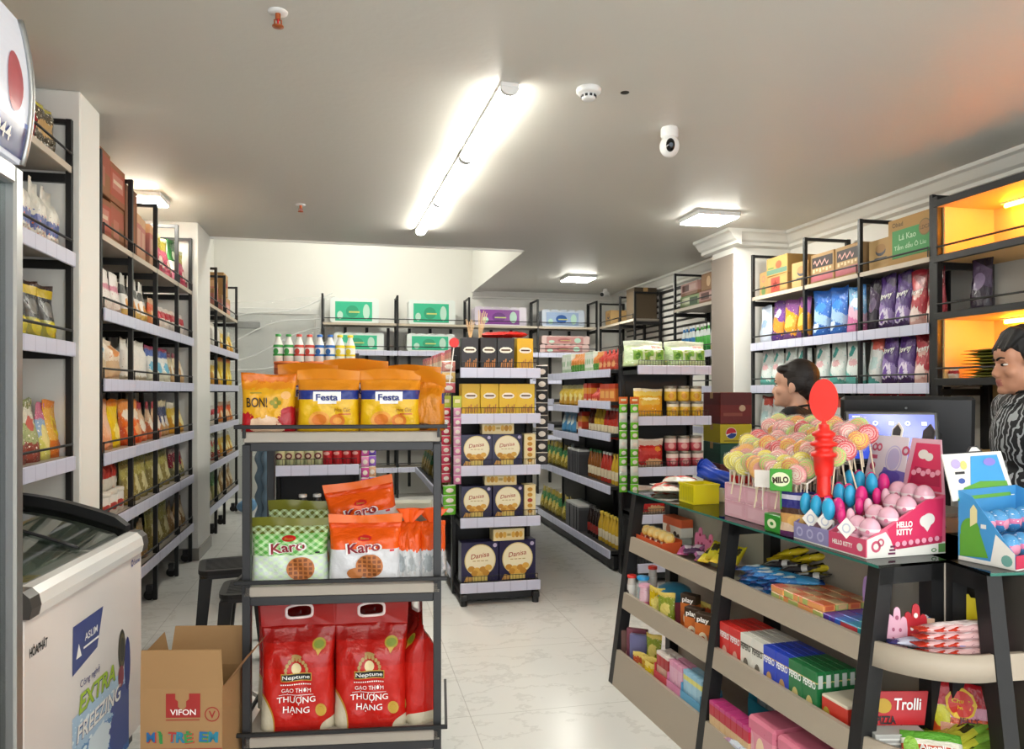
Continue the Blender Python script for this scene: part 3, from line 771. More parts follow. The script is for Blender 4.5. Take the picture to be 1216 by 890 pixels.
# ------------------------------------------------------------------ chest freezer
FZ = Rack(); FZ.org = (-.8667, 2.2745, 0); FZ.rz = rad(85.5)
t = empty('chest_freezer', FZ.org, FZ.rz, 'white chest freezer with sloping glass lid at lower left', 'freezer')
Lf = .93
M_frz = base_mat('freezer_enamel', '#dcd6d2', .18)
b = MB(); b.box(0, Lf, 0, .60, .07, .775, M_frz, .012); fbody = b.build('body', t)
MB().box(.02, Lf-.02, .03, .57, .02, .07, M_dark).build('plinth', t)
rim = [(-.018, .772), (-.024, .80), (-.018, .83), (.0, .848), (.028, .852), (.05, .845), (.05, .772)]
b = MB(); b.prism(rim, .055, Lf-.055, M_whitem, axis='x', smooth=False); b.prism([(.552, .772), (.552, .96), (.61, .985), (.625, .95), (.625, .772)], 0, Lf, M_whitem, axis='x'); b.build('rim', t)
for x0 in (0, Lf-.055):
    b = MB(); b.prism([(p[0]*1.02, p[1]) for p in rim], x0, x0+.055, base_mat('corner_cap_grey', '#4a4744', .35), axis='x'); b.build('corner_cap', t)
def lidz(y): return .848+.137*math.sin(min(1, y/.56)*PI/2)
for x0, x1 in ((.0, .045), (Lf-.045, Lf)):
    b = MB(); ys = [.045+.51*i/12 for i in range(13)]
    top = [(y, lidz(y)+.028*min(1, (y-.03)/.06)) for y in ys]; bot = [(y, lidz(y)-.035 if y > .05 else .80) for y in ys]
    b.prism(top+bot[::-1], x0, x1, M_black, axis='x'); b.prism([(.05, .78)]+bot+[(.555, .78)], x0+.012, x1-.012, M_whitem, axis='x'); b.build('end_trim', t)
gl = thin_glass('lid_glass', '#e2ebe7')
b = MB()
for x0, x1, dz in ((.046, .50, 0), (.46, Lf-.046, -.010)):
    nu = 2; n = 12
    b.grid(lambda u, v: (x0+(x1-x0)*u, .052+.495*v, lidz(.052+.495*v)+dz), 2, n, gl)
    b.grid(lambda u, v: (x0+(x1-x0)*u, .052+.495*v, lidz(.052+.495*v)+dz-.004), 2, n, gl)
lid_ = b.build('glass_lid', t)
b = MB(); b.tube([(.48, .055+.49*i/10, lidz(.055+.49*i/10)+.004) for i in range(11)], .006, M_dark, 6); b.build('lid_seam', lid_)
b = MB(); b.box(.03, Lf-.03, .055, .55, .52, .54, base_mat('freezer_liner', '#c8cdd0', .4)); b.build('basket_floor', t)
# front graphics
FG = lambda e: (lambda x, z: (x-.215, -e, z-.045))
F = FG(.0012); F2 = FG(.002); F3 = FG(.0028); b = MB()
b.text('HÒAPHÁT', .305, .715, .034, F, M_txtk, w=.105, bold=.03); b.build('brand_lettering', fbody); b = MB()
tg = base_mat('tag_blue', '#39457f', .35)
b.poly([(.52, .545), (.71, .575), (.76, .70), (.525, .70)], F, tg)
b.poly([(.545, .59), (.565, .635), (.585, .59)], F2, M_txtw); b.text('ASLIM', .66, .64, .024, F2, M_txtw, w=.10, bold=.01); b.patch(.60, .72, .605, .612, F2, M_txtw, 1, 1); b.build('blue_tag', fbody)
pic = prnt('ice_picture', [(0, '#2a63a8'), (.3, '#5b8fc4'), (.62, '#a9c6de')], [('e', .42, .42, .22, .22, '#d9e6ee'), ('e', .85, .45, .22, .4, '#3a4c8e')], [('#e4eff5', 6, .2, (0, 1))], .3, art=.2)
b = MB(); b.patch(.52, 1.0, .10, .41, FG(.0008), pic, 1, 1); b.build('picture_panel', fbody)
b = MB(); b.text('Công nghệ', .655, .495, .032, F, M_navy, w=.155, bold=.0)
b.text('EXTRA', .715, .435, .062, F2, base_mat('lime', '#a4c51f', .35), w=.30, bold=.03, shear=.2); b.text('EXTRA', .719, .432, .062, F, M_navy, w=.305, bold=.045, shear=.2)
b.text('FREEZING', .735, .345, .056, F2, M_txtw, w=.37, bold=.02, shear=.2); b.text('FREEZING', .737, .343, .056, F, M_navy, w=.38, bold=.05, shear=.2); b.build('slogan', fbody); b = MB()
b.disc(.93, .49, .034, .075, F, base_mat('badge_dark', '#2b2a22', .35), 20, 1); b.disc(.93, .49, .026, .06, F2, base_mat('badge_olive', '#5c5430', .35), 20, 1, hole=.75)
b.disc(.92, .395, .028, .04, F2, base_mat('badge_red', '#8e3b45', .4), 14, 1); b.disc(.985, .42, .03, .10, F, M_navy, 16, 1); b.build('badge', fbody); b = MB()
b.disc(1.035, .785, .012, .014, F, M_navy, 12, 1, hole=.5); b.text('Snowi', 1.085, .785, .022, F, M_navy, w=.065, bold=.01)
b.build('logo', fbody)
# frozen packs inside
PK = [('#c9b27a', 'tan'), ('#d8d3cb', 'white'), ('#b9586a', 'pink'), ('#c9c4b0', 'cream'), ('#8fa6b8', 'pale blue'), ('#d1b84c', 'yellow')]
fz_box = base_mat('frost_white', '#d5d8d8', .5)
for i in range(7):
    for j in range(2):
        c_, nm = PK[(i*2+j*3) % 6]
        m = prnt('frozen_%s' % nm.replace(' ', '_'), [(0, c_)], [('e', .5, .5, .3, .35, '#e9e6df')], [('#59646a', 9, .2, (0, 1))], .35, .3)
        b = MB(); bx_h = .10+.05*((i*5+j*3) % 4)/3
        b.box(-.05, .05, -.10, .10, 0, bx_h+.09, m, .012)
        p = rpos(FZ, .12+.115*i, .175+.235*j, .54)
        tag(b.build('frozen_pack', loc=p, rz=FZ.rz+.12*math.sin(i*3+j)), '%s frozen pack in freezer, %s from near end, %s row' % (nm, ORD[i], ('front', 'back')[j]), 'frozen pack', 'frozen packs in the chest freezer')

# ------------------------------------------------------------------ upright glass-door fridge
UF = Rack(); UF.org = (-.806, 1.29, 0); UF.rz = R90
t = empty('display_fridge', UF.org, UF.rz, 'upright glass door fridge with lit sign at left edge', 'fridge')
Lu = .755
b = MB(); b.box(0, Lu, .56, .60, .05, 1.97, M_whitem); b.box(0, .025, .03, .56, .05, 1.97, M_whitem); b.box(Lu-.025, Lu, .03, .56, .05, 1.97, M_whitem); b.box(0, Lu, .03, .6, .05, .2, M_whitem); b.box(0, Lu, .03, .6, 1.92, 2.30, M_whitem, .01); b.build('cabinet', t)
b = MB(); b.box(.0, .045, -.03, .025, .2, 1.945, M_alu, .006); b.box(Lu-.045, Lu, -.03, .025, .2, 1.945, M_alu, .006); b.box(.045, Lu-.045, -.03, .025, 1.90, 1.945, M_alu, .004); b.box(.045, Lu-.045, -.03, .025, .2, .25, M_alu, .004); b.build('door_frame', t)
MB().box(.045, Lu-.045, -.008, .002, .25, 1.90, thin_glass('door_glass', '#dde6e3')).build('door_glass', t)
for z in (.55, .88, 1.2, 1.52):
    b = MB(); b.box(.03, Lu-.03, .06, .54, z-.012, z, base_mat('wire_shelf_white', '#d0d3d3', .4)); b.box(.03, Lu-.03, .05, .062, z-.02, z+.03, M_white); b.build('shelf', t)
MB().cyl((.05, .08, 1.885), (Lu-.05, .08, 1.885), .012, base_mat('fridge_lamp', '#ffffff', .4, emit='#f4f8ff', es=14)).build('interior_lamp', t)
sg = base_mat('sign_face', '#c9cdd6', .18, emit='#c9cdd6', es=.25)
prof = [(-.008-.038*math.sin(PI*(.12+.8*k/14))**.8, 1.955+.355*k/14) for k in range(15)]
def sgf(e): 
    def f(x, z):
        k = min(1, max(0, (z-1.955)/.355)); return (x, -.008-.038*math.sin(PI*(.12+.8*k))**.8-e, z)
    return f
b = MB(); b.prism(prof+[(.03, 2.31), (.03, 1.955)], .01, Lu-.01, sg, axis='x'); b.build('sign_face', t)
b = MB(); b.patch(.012, Lu-.012, 1.965, 2.04, sgf(.002), base_mat('sign_navy', '#27306e', .2), 3, 4); b.patch(.012, Lu-.012, 2.04, 2.052, sgf(.002), base_mat('sign_blue', '#5d74b8', .2), 3, 1)
b.text('1800 1044', .55, 2.003, .035, sgf(.004), M_txtw, w=.22, bold=.01)
b.disc(.45, 2.19, .10, .085, sgf(.002), base_mat('sign_violet', '#5a5fa0', .2), 20, 4); b.disc(.44, 2.2, .05, .06, sgf(.004), base_mat('sign_dark', '#2c3054', .2), 16, 2); b.disc(.665, 2.13, .042, .07, sgf(.002), base_mat('sign_rose', '#b8545e', .2), 20, 4); b.build('sign_print', t)
for x0 in (0, Lu-.014):
    b = MB(); b.tube([(x0+.007, p[0]-.004, p[1]) for p in prof], .008, M_alu, 8); b.build('sign_edge', t)
MB().box(.06, .085, -.075, -.03, .85, 1.25, M_dark, .008).build('handle', t)
fr_items = [('purple', '#7b4d9a'), ('orange', '#d98243'), ('rose', '#c0587a'), ('green', '#7f9d52'), ('blue', '#4c6fb0')]
for k, z in enumerate((.2, .55, .88, 1.2, 1.52)):
    for i in range(5):
        nm, c_ = fr_items[(k*2+i) % 5]
        m = prnt('drink_%s' % nm, [(0, c_), (.3, '#dfe0dc'), (.55, c_), (.86, '#e8e8e6')], (), None, .3)
        b = MB(); b.lathe([(.026, 0), (.03, .01), (.03, .13), (.014, .18), (.014, .2)], m, 12); b.lathe([(.016, .195), (.016, .215)], M_white, 10)
        p = rpos(UF, .70-.075*i, .11, z)
        tag(b.build('drink_bottle', loc=p), '%s drink bottle in door fridge, %s shelf up, %s from far side' % (nm, ORD[k], ORD[i]), 'bottle', 'drink bottles in the glass door fridge')

# ------------------------------------------------------------------ carton with open flaps
t = empty('open_carton', (-.650, 2.60, 0), rad(-11), 'open brown noodle carton on the floor beside the freezer', 'carton')
bw, bd, bh = .262, .22, .437
b = MB()
for x in (0, bw-.004): b.box(x, x+.004, 0, bd, 0, bh, M_kraft)
b.box(.004, bw-.004, 0, .004, 0, bh, M_kraft); b.box(.004, bw-.004, bd-.004, bd, 0, bh, M_kraft); b.box(0, bw, 0, bd, 0, .004, M_kraftin); b.build('box_body', t)
def flap(name, pts): b = MB(); b.add([p for p in pts]+[(p[0]+.002, p[1]+.0035, p[2]+.001) for p in pts], [(0,1,2,3),(7,6,5,4),(0,4,5,1),(1,5,6,2),(2,6,7,3),(3,7,4,0)], M_kraft); b.build(name, t)
flap('flap', [(0, 0, bh), (bw, 0, bh), (bw-.002, -.012, bh+.128), (.008, -.012, bh+.128)])
flap('flap', [(0, bd-.004, bh), (bw, bd-.004, bh), (bw-.004, bd+.035, bh+.122), (.004, bd+.035, bh+.122)])
flap('flap', [(bw-.002, .004, bh), (bw-.002, bd, bh), (bw+.075, bd-.01, bh+.10), (bw+.075, .015, bh+.10)])
flap('flap', [(.002, .004, bh), (.002, bd, bh), (-.012, bd-.02, bh+.118), (.012, .02, bh+.118)])
F = lambda x, z: (x-.006, -.0012, z+.078); F2 = lambda x, z: (x-.006, -.002, z+.078); b = MB(); mr = base_mat('carton_red', '#9c2a26', .6)
b.poly([(.088, .265), (.088, .343), (.118, .343), (.118, .325), (.127, .318), (.127, .30), (.14, .287), (.153, .30), (.153, .318), (.162, .325), (.162, .343), (.198, .343), (.198, .265)], F, mr)
b.text('VIFON', .143, .283, .019, F2, M_txtw, w=.082, bold=.012); b.patch(.088, .196, .256, .259, F, mr, 1, 1)
b.disc(.236, .275, .024, .024, F, mr, 20, 1, hole=.86); b.text('V', .236, .274, .024, F, mr, bold=.02)
cols = [base_mat('crayon_blue', '#27679c', .5), base_mat('crayon_red', '#b03a31', .5), base_mat('crayon_green', '#3b8d4a', .5), base_mat('crayon_teal', '#2d7f96', .5)]
for i, (ch, x) in enumerate((('M', .040), ('Ì', .068), ('T', .108), ('R', .134), ('Ẻ', .160), ('E', .208), ('M', .238))):
    b.text(ch, x, .203, .038 if ch in 'ÌẺ' else .032, F2, cols[(i*2+i//2) % 4], w=(.013 if ch == 'Ì' else .027), bold=.03, rot=.12*math.sin(i*2))
    b.text(ch, x+.002, .201, .041 if ch in 'ÌẺ' else .035, F, cols[(i+1) % 4], w=(.016 if ch == 'Ì' else .031), bold=.05, rot=.12*math.sin(i*2))
b.patch(.006, bw+.006, -.078, .165, F, mr, 1, 1)
b.text('THƠM NGON SỢI DAI TỰ NHIÊN', .14, .143, .012, F2, M_txtw, w=.23, bold=.01)
b.build('printing', t)
# crumpled white bag on the floor behind it
b = MB(); pl = base_mat('thin_white_plastic', '#ecebe6', .25, alpha=.85)
b.grid(lambda u, v: (.22*math.cos(2*PI*u)*math.sin(PI*v/2)*(1+.15*math.sin(11*u*PI)), .16*math.sin(2*PI*u)*math.sin(PI*v/2)*(1+.12*math.sin(9*u*PI+1)), .001+.17*math.cos(PI*v/2)**.8*(1+.2*math.sin(13*u*PI+5*v)*v)), 40, 14, pl)
tag(b.build('plastic_bag', loc=(-.52, 3.25, 0)), 'crumpled white plastic bag on the floor behind open carton', 'plastic bag')

# ------------------------------------------------------------------ stools
def make_stool():
    t = empty('stool'); w = .155
    sq = lambda r: [(r*math.copysign(abs(math.cos(a))**.35, math.cos(a)), r*math.copysign(abs(math.sin(a))**.35, math.sin(a))) for a in [2*PI*i/32 for i in range(32)]]
    b = MB(); b.prism(sq(w), .425, .445, M_black, axis='z'); b.prism(sq(w*.97), .405, .425, M_dark, axis='z')
    for i in range(-5, 6): b.box(-.12, .12, i*.022-.004, i*.022+.004, .445, .4475, M_dark)
    b.build('seat', t)
    for sx in (-1, 1):
        for sy in (-1, 1):
            b = MB(); vs = []
            for z, o, r in ((0, .155, .022), (.41, .118, .03)):
                for dx, dy in ((-r, -r), (r, -r), (r, r), (-r, r)): vs.append((sx*o+dx, sy*o+dy, z))
            b.add(vs, [(0,3,2,1),(4,5,6,7),(0,1,5,4),(1,2,6,5),(2,3,7,6),(3,0,4,7)], M_black); b.build('leg', t)
    return t
proto('stool', make_stool, '', 'stool')
spawn('stool', (-.60, 4.20, 0), .15, 'black plastic stool farther from the display rack, ribbed seat', None, None, (1.05, 1.05, 1.08))
spawn('stool', (-.44, 3.83, 0), .05, 'black plastic stool partly hidden right behind the display rack')

# ------------------------------------------------------------------ counter
CT = Rack(); CT.org = (1.36, 3.40, 0); CT.rz = math.atan2(-.998, .0645)
CB = Rack(); CB.org = (1.682, 1.668, 0); CB.rz = rad(-4.5)
HT = .905
def fy(z): return -.125*(1-z/HT)
M_lip = base_mat('counter_laminate', '#a39787', .45)
M_bk = base_mat('counter_back_laminate', '#b0a699', .5)
def cframe(t, x0, x1, yb):
    b = MB(); w = .05
    b.add([(x0, fy(0), 0), (x1, fy(0), 0), (x1, fy(0)+w, 0), (x0, fy(0)+w, 0), (x0, 0, HT-.002), (x1, 0, HT-.002), (x1, w, HT-.002), (x0, w, HT-.002)], [(0,3,2,1),(4,5,6,7),(0,1,5,4),(1,2,6,5),(2,3,7,6),(3,0,4,7)], M_black)
    b.box(x0, x1, .0, yb, HT-.05, HT-.002, M_black); b.box(x0, x1, yb-.045, yb, 0, HT-.002, M_black); b.build('a_frame', t)
TR = [(.700, .632, .668), (.437, .362, .372), (.165, .0, .055)]
def ctrays(t, x0, x1, yb):
    for zt, zb, zf in TR:
        b = MB(); th = .016
        b.add([(x0, fy(zb), zb), (x1, fy(zb), zb), (x1, fy(zb)+th, zb), (x0, fy(zb)+th, zb), (x0, fy(zt), zt), (x1, fy(zt), zt), (x1, fy(zt)+th, zt), (x0, fy(zt)+th, zt)], [(0,3,2,1),(4,5,6,7),(0,1,5,4),(1,2,6,5),(2,3,7,6),(3,0,4,7)], M_lip)
        b.box(x0, x1, fy(zb)+th, yb-.05, zf-.016, zf, M_lip); b.build('tray', t)
ct = empty('checkout_counter', CT.org, CT.rz, 'black framed checkout counter with beige candy trays and glass top', 'counter')
YBk = .225
for x in (0, .80, 1.553): cframe(ct, x, x+.045, YBk)
ctrays(ct, .045, .80, YBk); ctrays(ct, .845, 1.553, YBk)
MB().box(.0, 1.598, YBk, YBk+.014, 0, HT-.002, M_bk).build('back_panel', ct)
MB().box(.0, 1.598, YBk+.014, .56, 0, HT-.03, base_mat('desk_dark', '#3a3632', .5), .004).build('desk_body', ct)
M_top = thin_glass('counter_glass', '#d6ebe2')
b = MB(); b.box(-.02, 1.605, -.012, .56, HT, HT+.008, M_top); b.build('glass_top', ct)
b = MB(); b.box(.85, 1.598, .565, .86, 0, HT+.008, base_mat('desk_dark', '#3a3632', .5), .004); b.box(1.60, 1.80, .30, .86, 0, HT-.002, base_mat('desk_dark', '#3a3632', .5), .004); b.build('till_desk', ct)
b = MB(); b.box(-.02, 1.605, -.0135, -.0122, HT, HT+.008, M_gedge); b.build('glass_edge', ct)
cb = empty('checkout_counter', CB.org, CB.rz, 'second arm of the candy counter running right past the corner', 'counter')
for x in (0, .75): cframe(cb, x, x+.045, .17)
ctrays(cb, .045, .75, .17)
MB().box(.045, 1.2, .17, .184, 0, HT-.002, M_bk).build('back_panel', cb)
MB().box(.25, 1.2, .184, .52, 0, HT-.03, base_mat('desk_dark', '#3a3632', .5), .004).build('desk_body', cb)
MB().box(-.0, 1.2, -.012, .52, HT, HT+.008, M_top).build('glass_top', cb)
MB().box(-.0, 1.2, -.0135, -.0122, HT, HT+.008, M_gedge).build('glass_edge', cb)
# rounded corner trays between the two arms
cx_, cy_ = 1.682+.01, 1.84
cn = empty('corner_shelf', (cx_, cy_, 0), 0, 'rounded beige corner trays joining both counter arms', 'corner shelf')
a0 = math.atan2(-.0645, -.998); a1 = CB.rz-PI/2+2*PI-2*PI
a0 = -PI+math.atan2(.0645, .998)
def rads(z): return .225-fy(z), .172-fy(z)
for zt, zb, zf in TR:
    b = MB(); n = 18; vs = []
    for (z, th) in ((zb, 0), (zt, 0), (zt, .014), (zb, .014)):
        ra, rb_ = rads(z)
        for i in range(n+1):
            q = i/n; a = a0+(a1-a0)*q; r = ra+(rb_-ra)*q-th; vs.append((r*math.cos(a), r*math.sin(a), z))
    fs = []
    for k in range(4):
        k2 = (k+1) % 4
        for i in range(n): fs.append((k*(n+1)+i, k*(n+1)+i+1, k2*(n+1)+i+1, k2*(n+1)+i))
    b.add(vs, fs, M_lip, True)
    pts = [(.0, .0)]; ra, rb_ = rads(zb)
    for i in range(n+1):
        q = i/n; a = a0+(a1-a0)*q; r = ra+(rb_-ra)*q-.01; pts.append((r*math.cos(a), r*math.sin(a)))
    b.prism(pts, zf-.014, zf, M_lip, axis='z'); b.build('curved_tray', cn)
# ------------------------------------------------------------------ shelf goods: one of each kind
PW = {}
def good(key, w, maker, cat): PW[key] = w; proto(key, maker, '', cat)
def P(key, w, h, t, kind, mat, seed=0, top=.1, wr=.003, decals=None, cat='pouch', name=None):
    good(key, w, (lambda: smallbag(w, h, t, kind, mat, seed, top, wr, decals, name or cat.replace(' ', '_'))), cat)
def B(key, w, d, h, mat, dec=None, cat='box', bev=.002, name=None):
    def f():
        b = MB(); b.box(-w/2, w/2, -d/2, d/2, 0, h, mat, bev)
        if dec: dec(b, -d/2)
        return b.build(name or cat.replace(' ', '_'))
    good(key, w, f, cat)
def bottle(key, r, h, mat, cap, neck=.35, shoulder=.7, cat='bottle', sq=(1, 1), name='bottle'):
    def f():
        t = empty(name); nr = r*neck
        b = MB(); b.lathe([(r*.9, 0), (r, .006), (r, h*shoulder*.92), (r*.93, h*shoulder), (nr, h*.86), (nr, h*.93)], mat, 16, sq=sq); b.build('body', t)
        b = MB(); b.lathe([(nr*1.25, h*.91), (nr*1.25, h*.99), (nr*1.1, h)], cap, 12, sq=sq); b.build('cap', t); return t
    good(key, 2*r, f, cat)
def jar(key, r, h, mat, lid, cat='jar'):
    def f():
        t = empty('jar')
        b = MB(); b.lathe([(r*.9, 0), (r*.97, .005), (r, h*.1), (r, h*.78), (r*.92, h*.84)], mat, 20); b.build('body', t)
        b = MB(); b.lathe([(r*1.0, h*.83), (r*1.03, h*.85), (r*1.03, h*.97), (r*.98, h)], lid, 20); b.build('lid', t); return t
    good(key, 2*r, f, cat)
def carton(key, w, d, h, mat, dec=None, sides=None):
    def f():
        t = empty('carton'); b = MB(); b.box(-w/2, w/2, -d/2, d/2, 0, h, mat, .003)
        b.build('box_body', t)
        b = MB(); b.box(-w/2-.0006, w/2+.0006, -.03, .03, h-.05, h+.0008, base_mat('packing_tape', '#b9935e', .3)); b.build('packing_tape', t)
        if dec: b = MB(); dec(b, -d/2); b.build('front_print', t)
        return t
    good(key, w, f, 'carton')
sp = lambda c, s=26, th=.18, r=(.05, .9): [(c, s, th, r)]
# left racks ------------------------------------------------
P('jelly_big', .30, .34, .16, 'gusset', prnt('jelly_print', [(0, '#7d8f5a'), (.3, '#b07f58'), (.45, '#a9a23a'), (.62, '#d9d6c9')], [('e', .5, .5, .3, .07, '#c7b61f')], [('#e4e1d6', 9, .22, (0, .62)), ('#7d2b26', 12, .16, (.05, .55))], .2, .6), 1, .22, .006, cat='snack bag')
P('gift_red', .24, .34, .16, 'gusset', prnt('gift_red_print', [(0, '#8a1519'), (.4, '#a3151c')], (), [('#7c1014', 8, .2, (0, 1))], .2, .6), 2, .24, .006,
  (lambda b, g_: [b.text('S', .0, .21, .05, g_.front(.004), M_txtw, bold=.05), b.text('Lis', .01, .14, .05, g_.front(.004), M_txtw, bold=.05)]), cat='snack bag')
P('gift_net', .26, .34, .18, 'gusset', prnt('gift_net_print', [(0, '#59503f'), (.55, '#9a3a2e'), (.8, '#c4a592')], [('e', .5, .58, .3, .08, '#b3a91c'), ('e', .5, .3, .3, .1, '#b99560')], [('#ece4cc', 11, .23, (0, .6)), ('#35301f', 14, .15, (0, .6))], .18, .6), 3, .22, .006, cat='snack bag')
P('whitefold', .135, .27, .09, 'gusset', prnt('whitefold_print', [(0, '#c05a2a'), (.1, '#e3dfd3'), (.2, '#54639a'), (.42, '#d9d6cb')], (), [('#cf6a33', 9, .2, (.05, .45)), ('#3e4f8e', 8, .17, (.1, .5))], .35, .5), 4, .14, .005, cat='pouch')
P('blackgold', .15, .25, .08, 'standup', prnt('blackgold_print', [(0, '#8f8d35'), (.35, '#2d2d2b'), (.75, '#b9a21d'), (.9, '#3f2b24')], [('e', .5, .55, .3, .14, '#6d6d68'), ('e', .5, .2, .32, .14, '#c4b427')], None, .25, .4), 5, cat='pouch')
P('orangeyel', .15, .26, .08, 'standup', prnt('orangeyel_print', [(0, '#a32a20'), (.25, '#d8b21e'), (.8, '#dd7b1c')], [('e', .5, .45, .3, .16, '#e6cf50')], sp('#f0e6c0', 10), .25, .5), 6, cat='pouch')
P('greenmix', .16, .27, .09, 'standup', prnt('greenmix_print', [(0, '#8b4438'), (.3, '#9ba370'), (.6, '#cfcdbb'), (.85, '#788050')], [('e', .4, .6, .2, .12, '#b85a4c')], [('#e9e3d2', 8, .2, (0, 1)), ('#4c5a30', 9, .14, (0, .9))], .25, .5), 7, cat='pouch')
P('bluepink', .13, .25, .08, 'standup', prnt('bluepink_print', [(0, '#c7c463'), (.4, '#8ba6c4'), (.7, '#c06a88')], [('e', .5, .4, .3, .2, '#dccf87')], sp('#f0ede0', 9), .25, .5), 8, cat='pouch')
P('smileyel', .14, .26, .08, 'standup', prnt('smileyel_print', [(0, '#c56a26'), (.3, '#d8a43f'), (.85, '#d07c25')], [('e', .6, .55, .2, .16, '#d9c02c'), ('e', .6, .55, .1, .08, '#c08a1a')], sp('#efe2b8', 10, .15), .25, .5), 9, cat='pouch')
P('whitepink', .115, .24, .07, 'standup', prnt('whitepink_print', [(0, '#cdbcae'), (.3, '#dcd6d0'), (.55, '#c97f90'), (.68, '#e0dad4')], None or (), sp('#b8546c', 9, .14, (.1, .7)), .35, .4), 10, cat='pouch')
P('blackwhite', .125, .27, .08, 'standup', prnt('blackwhite_print', [(0, '#c9a24d'), (.22, '#e2dfd8'), (.55, '#4a4a46'), (.75, '#d9d7d0')], [('e', .5, .35, .25, .12, '#cf8a2a')], None, .3, .4), 11, cat='pouch')
P('orangepk', .13, .2, .08, 'standup', prnt('orangepk_print', [(0, '#cf7a33'), (.5, '#d8561f'), (.8, '#c8a07c')], [('e', .5, .4, .28, .2, '#e5c79d')], None, .3, .5), 12, cat='pouch')
P('redwhite', .12, .17, .07, 'pillow', prnt('redwhite_print', [(0, '#dcd5cb'), (.5, '#b32a35'), (.8, '#ded8cf')], (), sp('#c9503a', 9, .16), .3, .5), 13, cat='pouch')
P('creamblue', .20, .235, .12, 'gusset', prnt('creamblue_print', [(0, '#c9b492'), (.45, '#dcd6c8')], [('e', .4, .72, .3, .14, '#3f8fb8'), ('e', .45, .7, .15, .08, '#7fb06a')], sp('#d08c54', 7, .15, (.5, .95)), .35, .4), 14, .06, cat='bread bag')
P('creamorange', .20, .225, .12, 'gusset', prnt('creamorange_print', [(0, '#c8a882'), (.45, '#dccdb8')], [('e', .5, .7, .3, .14, '#cf8744')], sp('#b9653a', 7, .13, (.5, .95)), .35, .4), 15, .06, cat='bread bag')
P('milkpk', .13, .25, .07, 'gusset', prnt('milkpk_print', [(0, '#b9ae96'), (.12, '#dad7cf'), (.85, '#c3bfb5')], (), sp('#a9a08c', 8, .14), .35, .3), 16, .1, cat='pouch')
P('bluewhite', .15, .23, .09, 'standup', prnt('bluewhite_print', [(0, '#cfcab4'), (.3, '#dad9d3'), (.7, '#3a56a0'), (.88, '#8a2f4c')], [('e', .4, .4, .25, .16, '#5fa8c4')], sp('#d9c9a0', 9, .15), .3, .5), 17, cat='pouch')
P('tanpk', .14, .23, .08, 'standup', prnt('tanpk_print', [(0, '#b99462'), (.5, '#cdbf9a'), (.8, '#7a3a48')], [('e', .5, .4, .3, .18, '#d9d2c0')], sp('#5b5a80', 9, .14), .3, .5), 18, cat='pouch')
P('peach', .165, .27, .10, 'standup', prnt('peach_print', [(0, '#cf8f68'), (.25, '#dba37c'), (.9, '#c98157')], [('e', .5, .5, .3, .2, '#e0b394')], sp('#e9cdb6', 8, .16), .3, .5), 19, cat='snack bag')
P('yellowpk', .14, .27, .08, 'standup', prnt('yellowpk_print', [(0, '#d9b312'), (.5, '#e0bd1e'), (.85, '#d87a22')], [('e', .5, .35, .28, .16, '#efdc7a')], sp('#e9822a', 9, .1), .28, .5), 20, cat='snack bag')
P('orangebag', .17, .27, .10, 'standup', prnt('orangebag_print', [(0, '#d4501c'), (.4, '#dd6a20'), (.7, '#d98a3c')], [('e', .5, .3, .3, .15, '#e6a36a'), ('e', .5, .65, .3, .12, '#ece0cc')], sp('#f0d9b4', 9, .12), .28, .5), 21, cat='snack bag')
P('salmonpk', .15, .25, .09, 'standup', prnt('salmonpk_print', [(0, '#c96b40'), (.45, '#d9b48f'), (.8, '#a33038')], [('e', .4, .4, .25, .15, '#e7dcc8')], sp('#4c5478', 9, .15), .28, .5), 22, cat='snack bag')
P('navypk', .14, .26, .08, 'standup', prnt('navypk_print', [(0, '#b98a58'), (.35, '#3c4468'), (.8, '#c9b893')], [('e', .5, .4, .28, .15, '#d9d2c4')], sp('#cfa86a', 9, .15), .28, .5), 23, cat='snack bag')
P('vermi', .17, .29, .09, 'standup', prnt('vermi_print', [(0, '#8d7f4a'), (.5, '#a59a52'), (.8, '#7c7a36')], [('e', .5, .35, .25, .2, '#cbbf8c')], sp('#d9d0a0', 11, .17), .25, .6), 24, cat='noodle bag')
P('darkred', .15, .25, .09, 'standup', prnt('darkred_print', [(0, '#6f6a48'), (.4, '#7a2330'), (.8, '#a88a80')], [('e', .5, .4, .25, .16, '#b9a878')], sp('#d6cab4', 10, .15), .25, .6), 25, cat='noodle bag')
P('ricecake', .16, .24, .10, 'standup', prnt('ricecake_print', [(0, '#8f6f43'), (.5, '#b08f5c'), (.85, '#6f5433')], [('e', .5, .5, .3, .2, '#d2c3a0')], sp('#ddd3bc', 9, .15), .3, .6), 26, cat='bag of grain')
P('greenleaf', .19, .27, .11, 'standup', prnt('greenleaf_print', [(0, '#8f8b58'), (.5, '#3f6d3a'), (.75, '#2d5a34')], [('e', .5, .25, .3, .15, '#c9b98c')], sp('#88a860', 9, .18), .3, .6), 27, cat='bag of grain')
P('whitebag', .18, .24, .1, 'standup', prnt('whitebag_print', [(0, '#b9b5a6'), (.4, '#d3d0c6')], [('e', .5, .55, .3, .2, '#8f9c74')], sp('#a89a80', 9, .14), .35, .5), 28, cat='pouch')
P('yellowfood', .19, .23, .10, 'standup', prnt('yellowfood_print', [(0, '#c98f2a'), (.5, '#d6b23c'), (.8, '#cfcab8')], [('e', .5, .4, .3, .18, '#e4d79a')], sp('#b5602c', 9, .12), .3, .5), 29, cat='pouch')
jar('tubwhite', .062, .13, prnt('tubwhite_print', [(0, '#c9c4ba'), (.3, '#c8753a'), (.55, '#d6d2ca')], [('e', .3, .4, .2, .2, '#a8403a')], None, .35), base_mat('lid_cream', '#d5d0c4', .4))
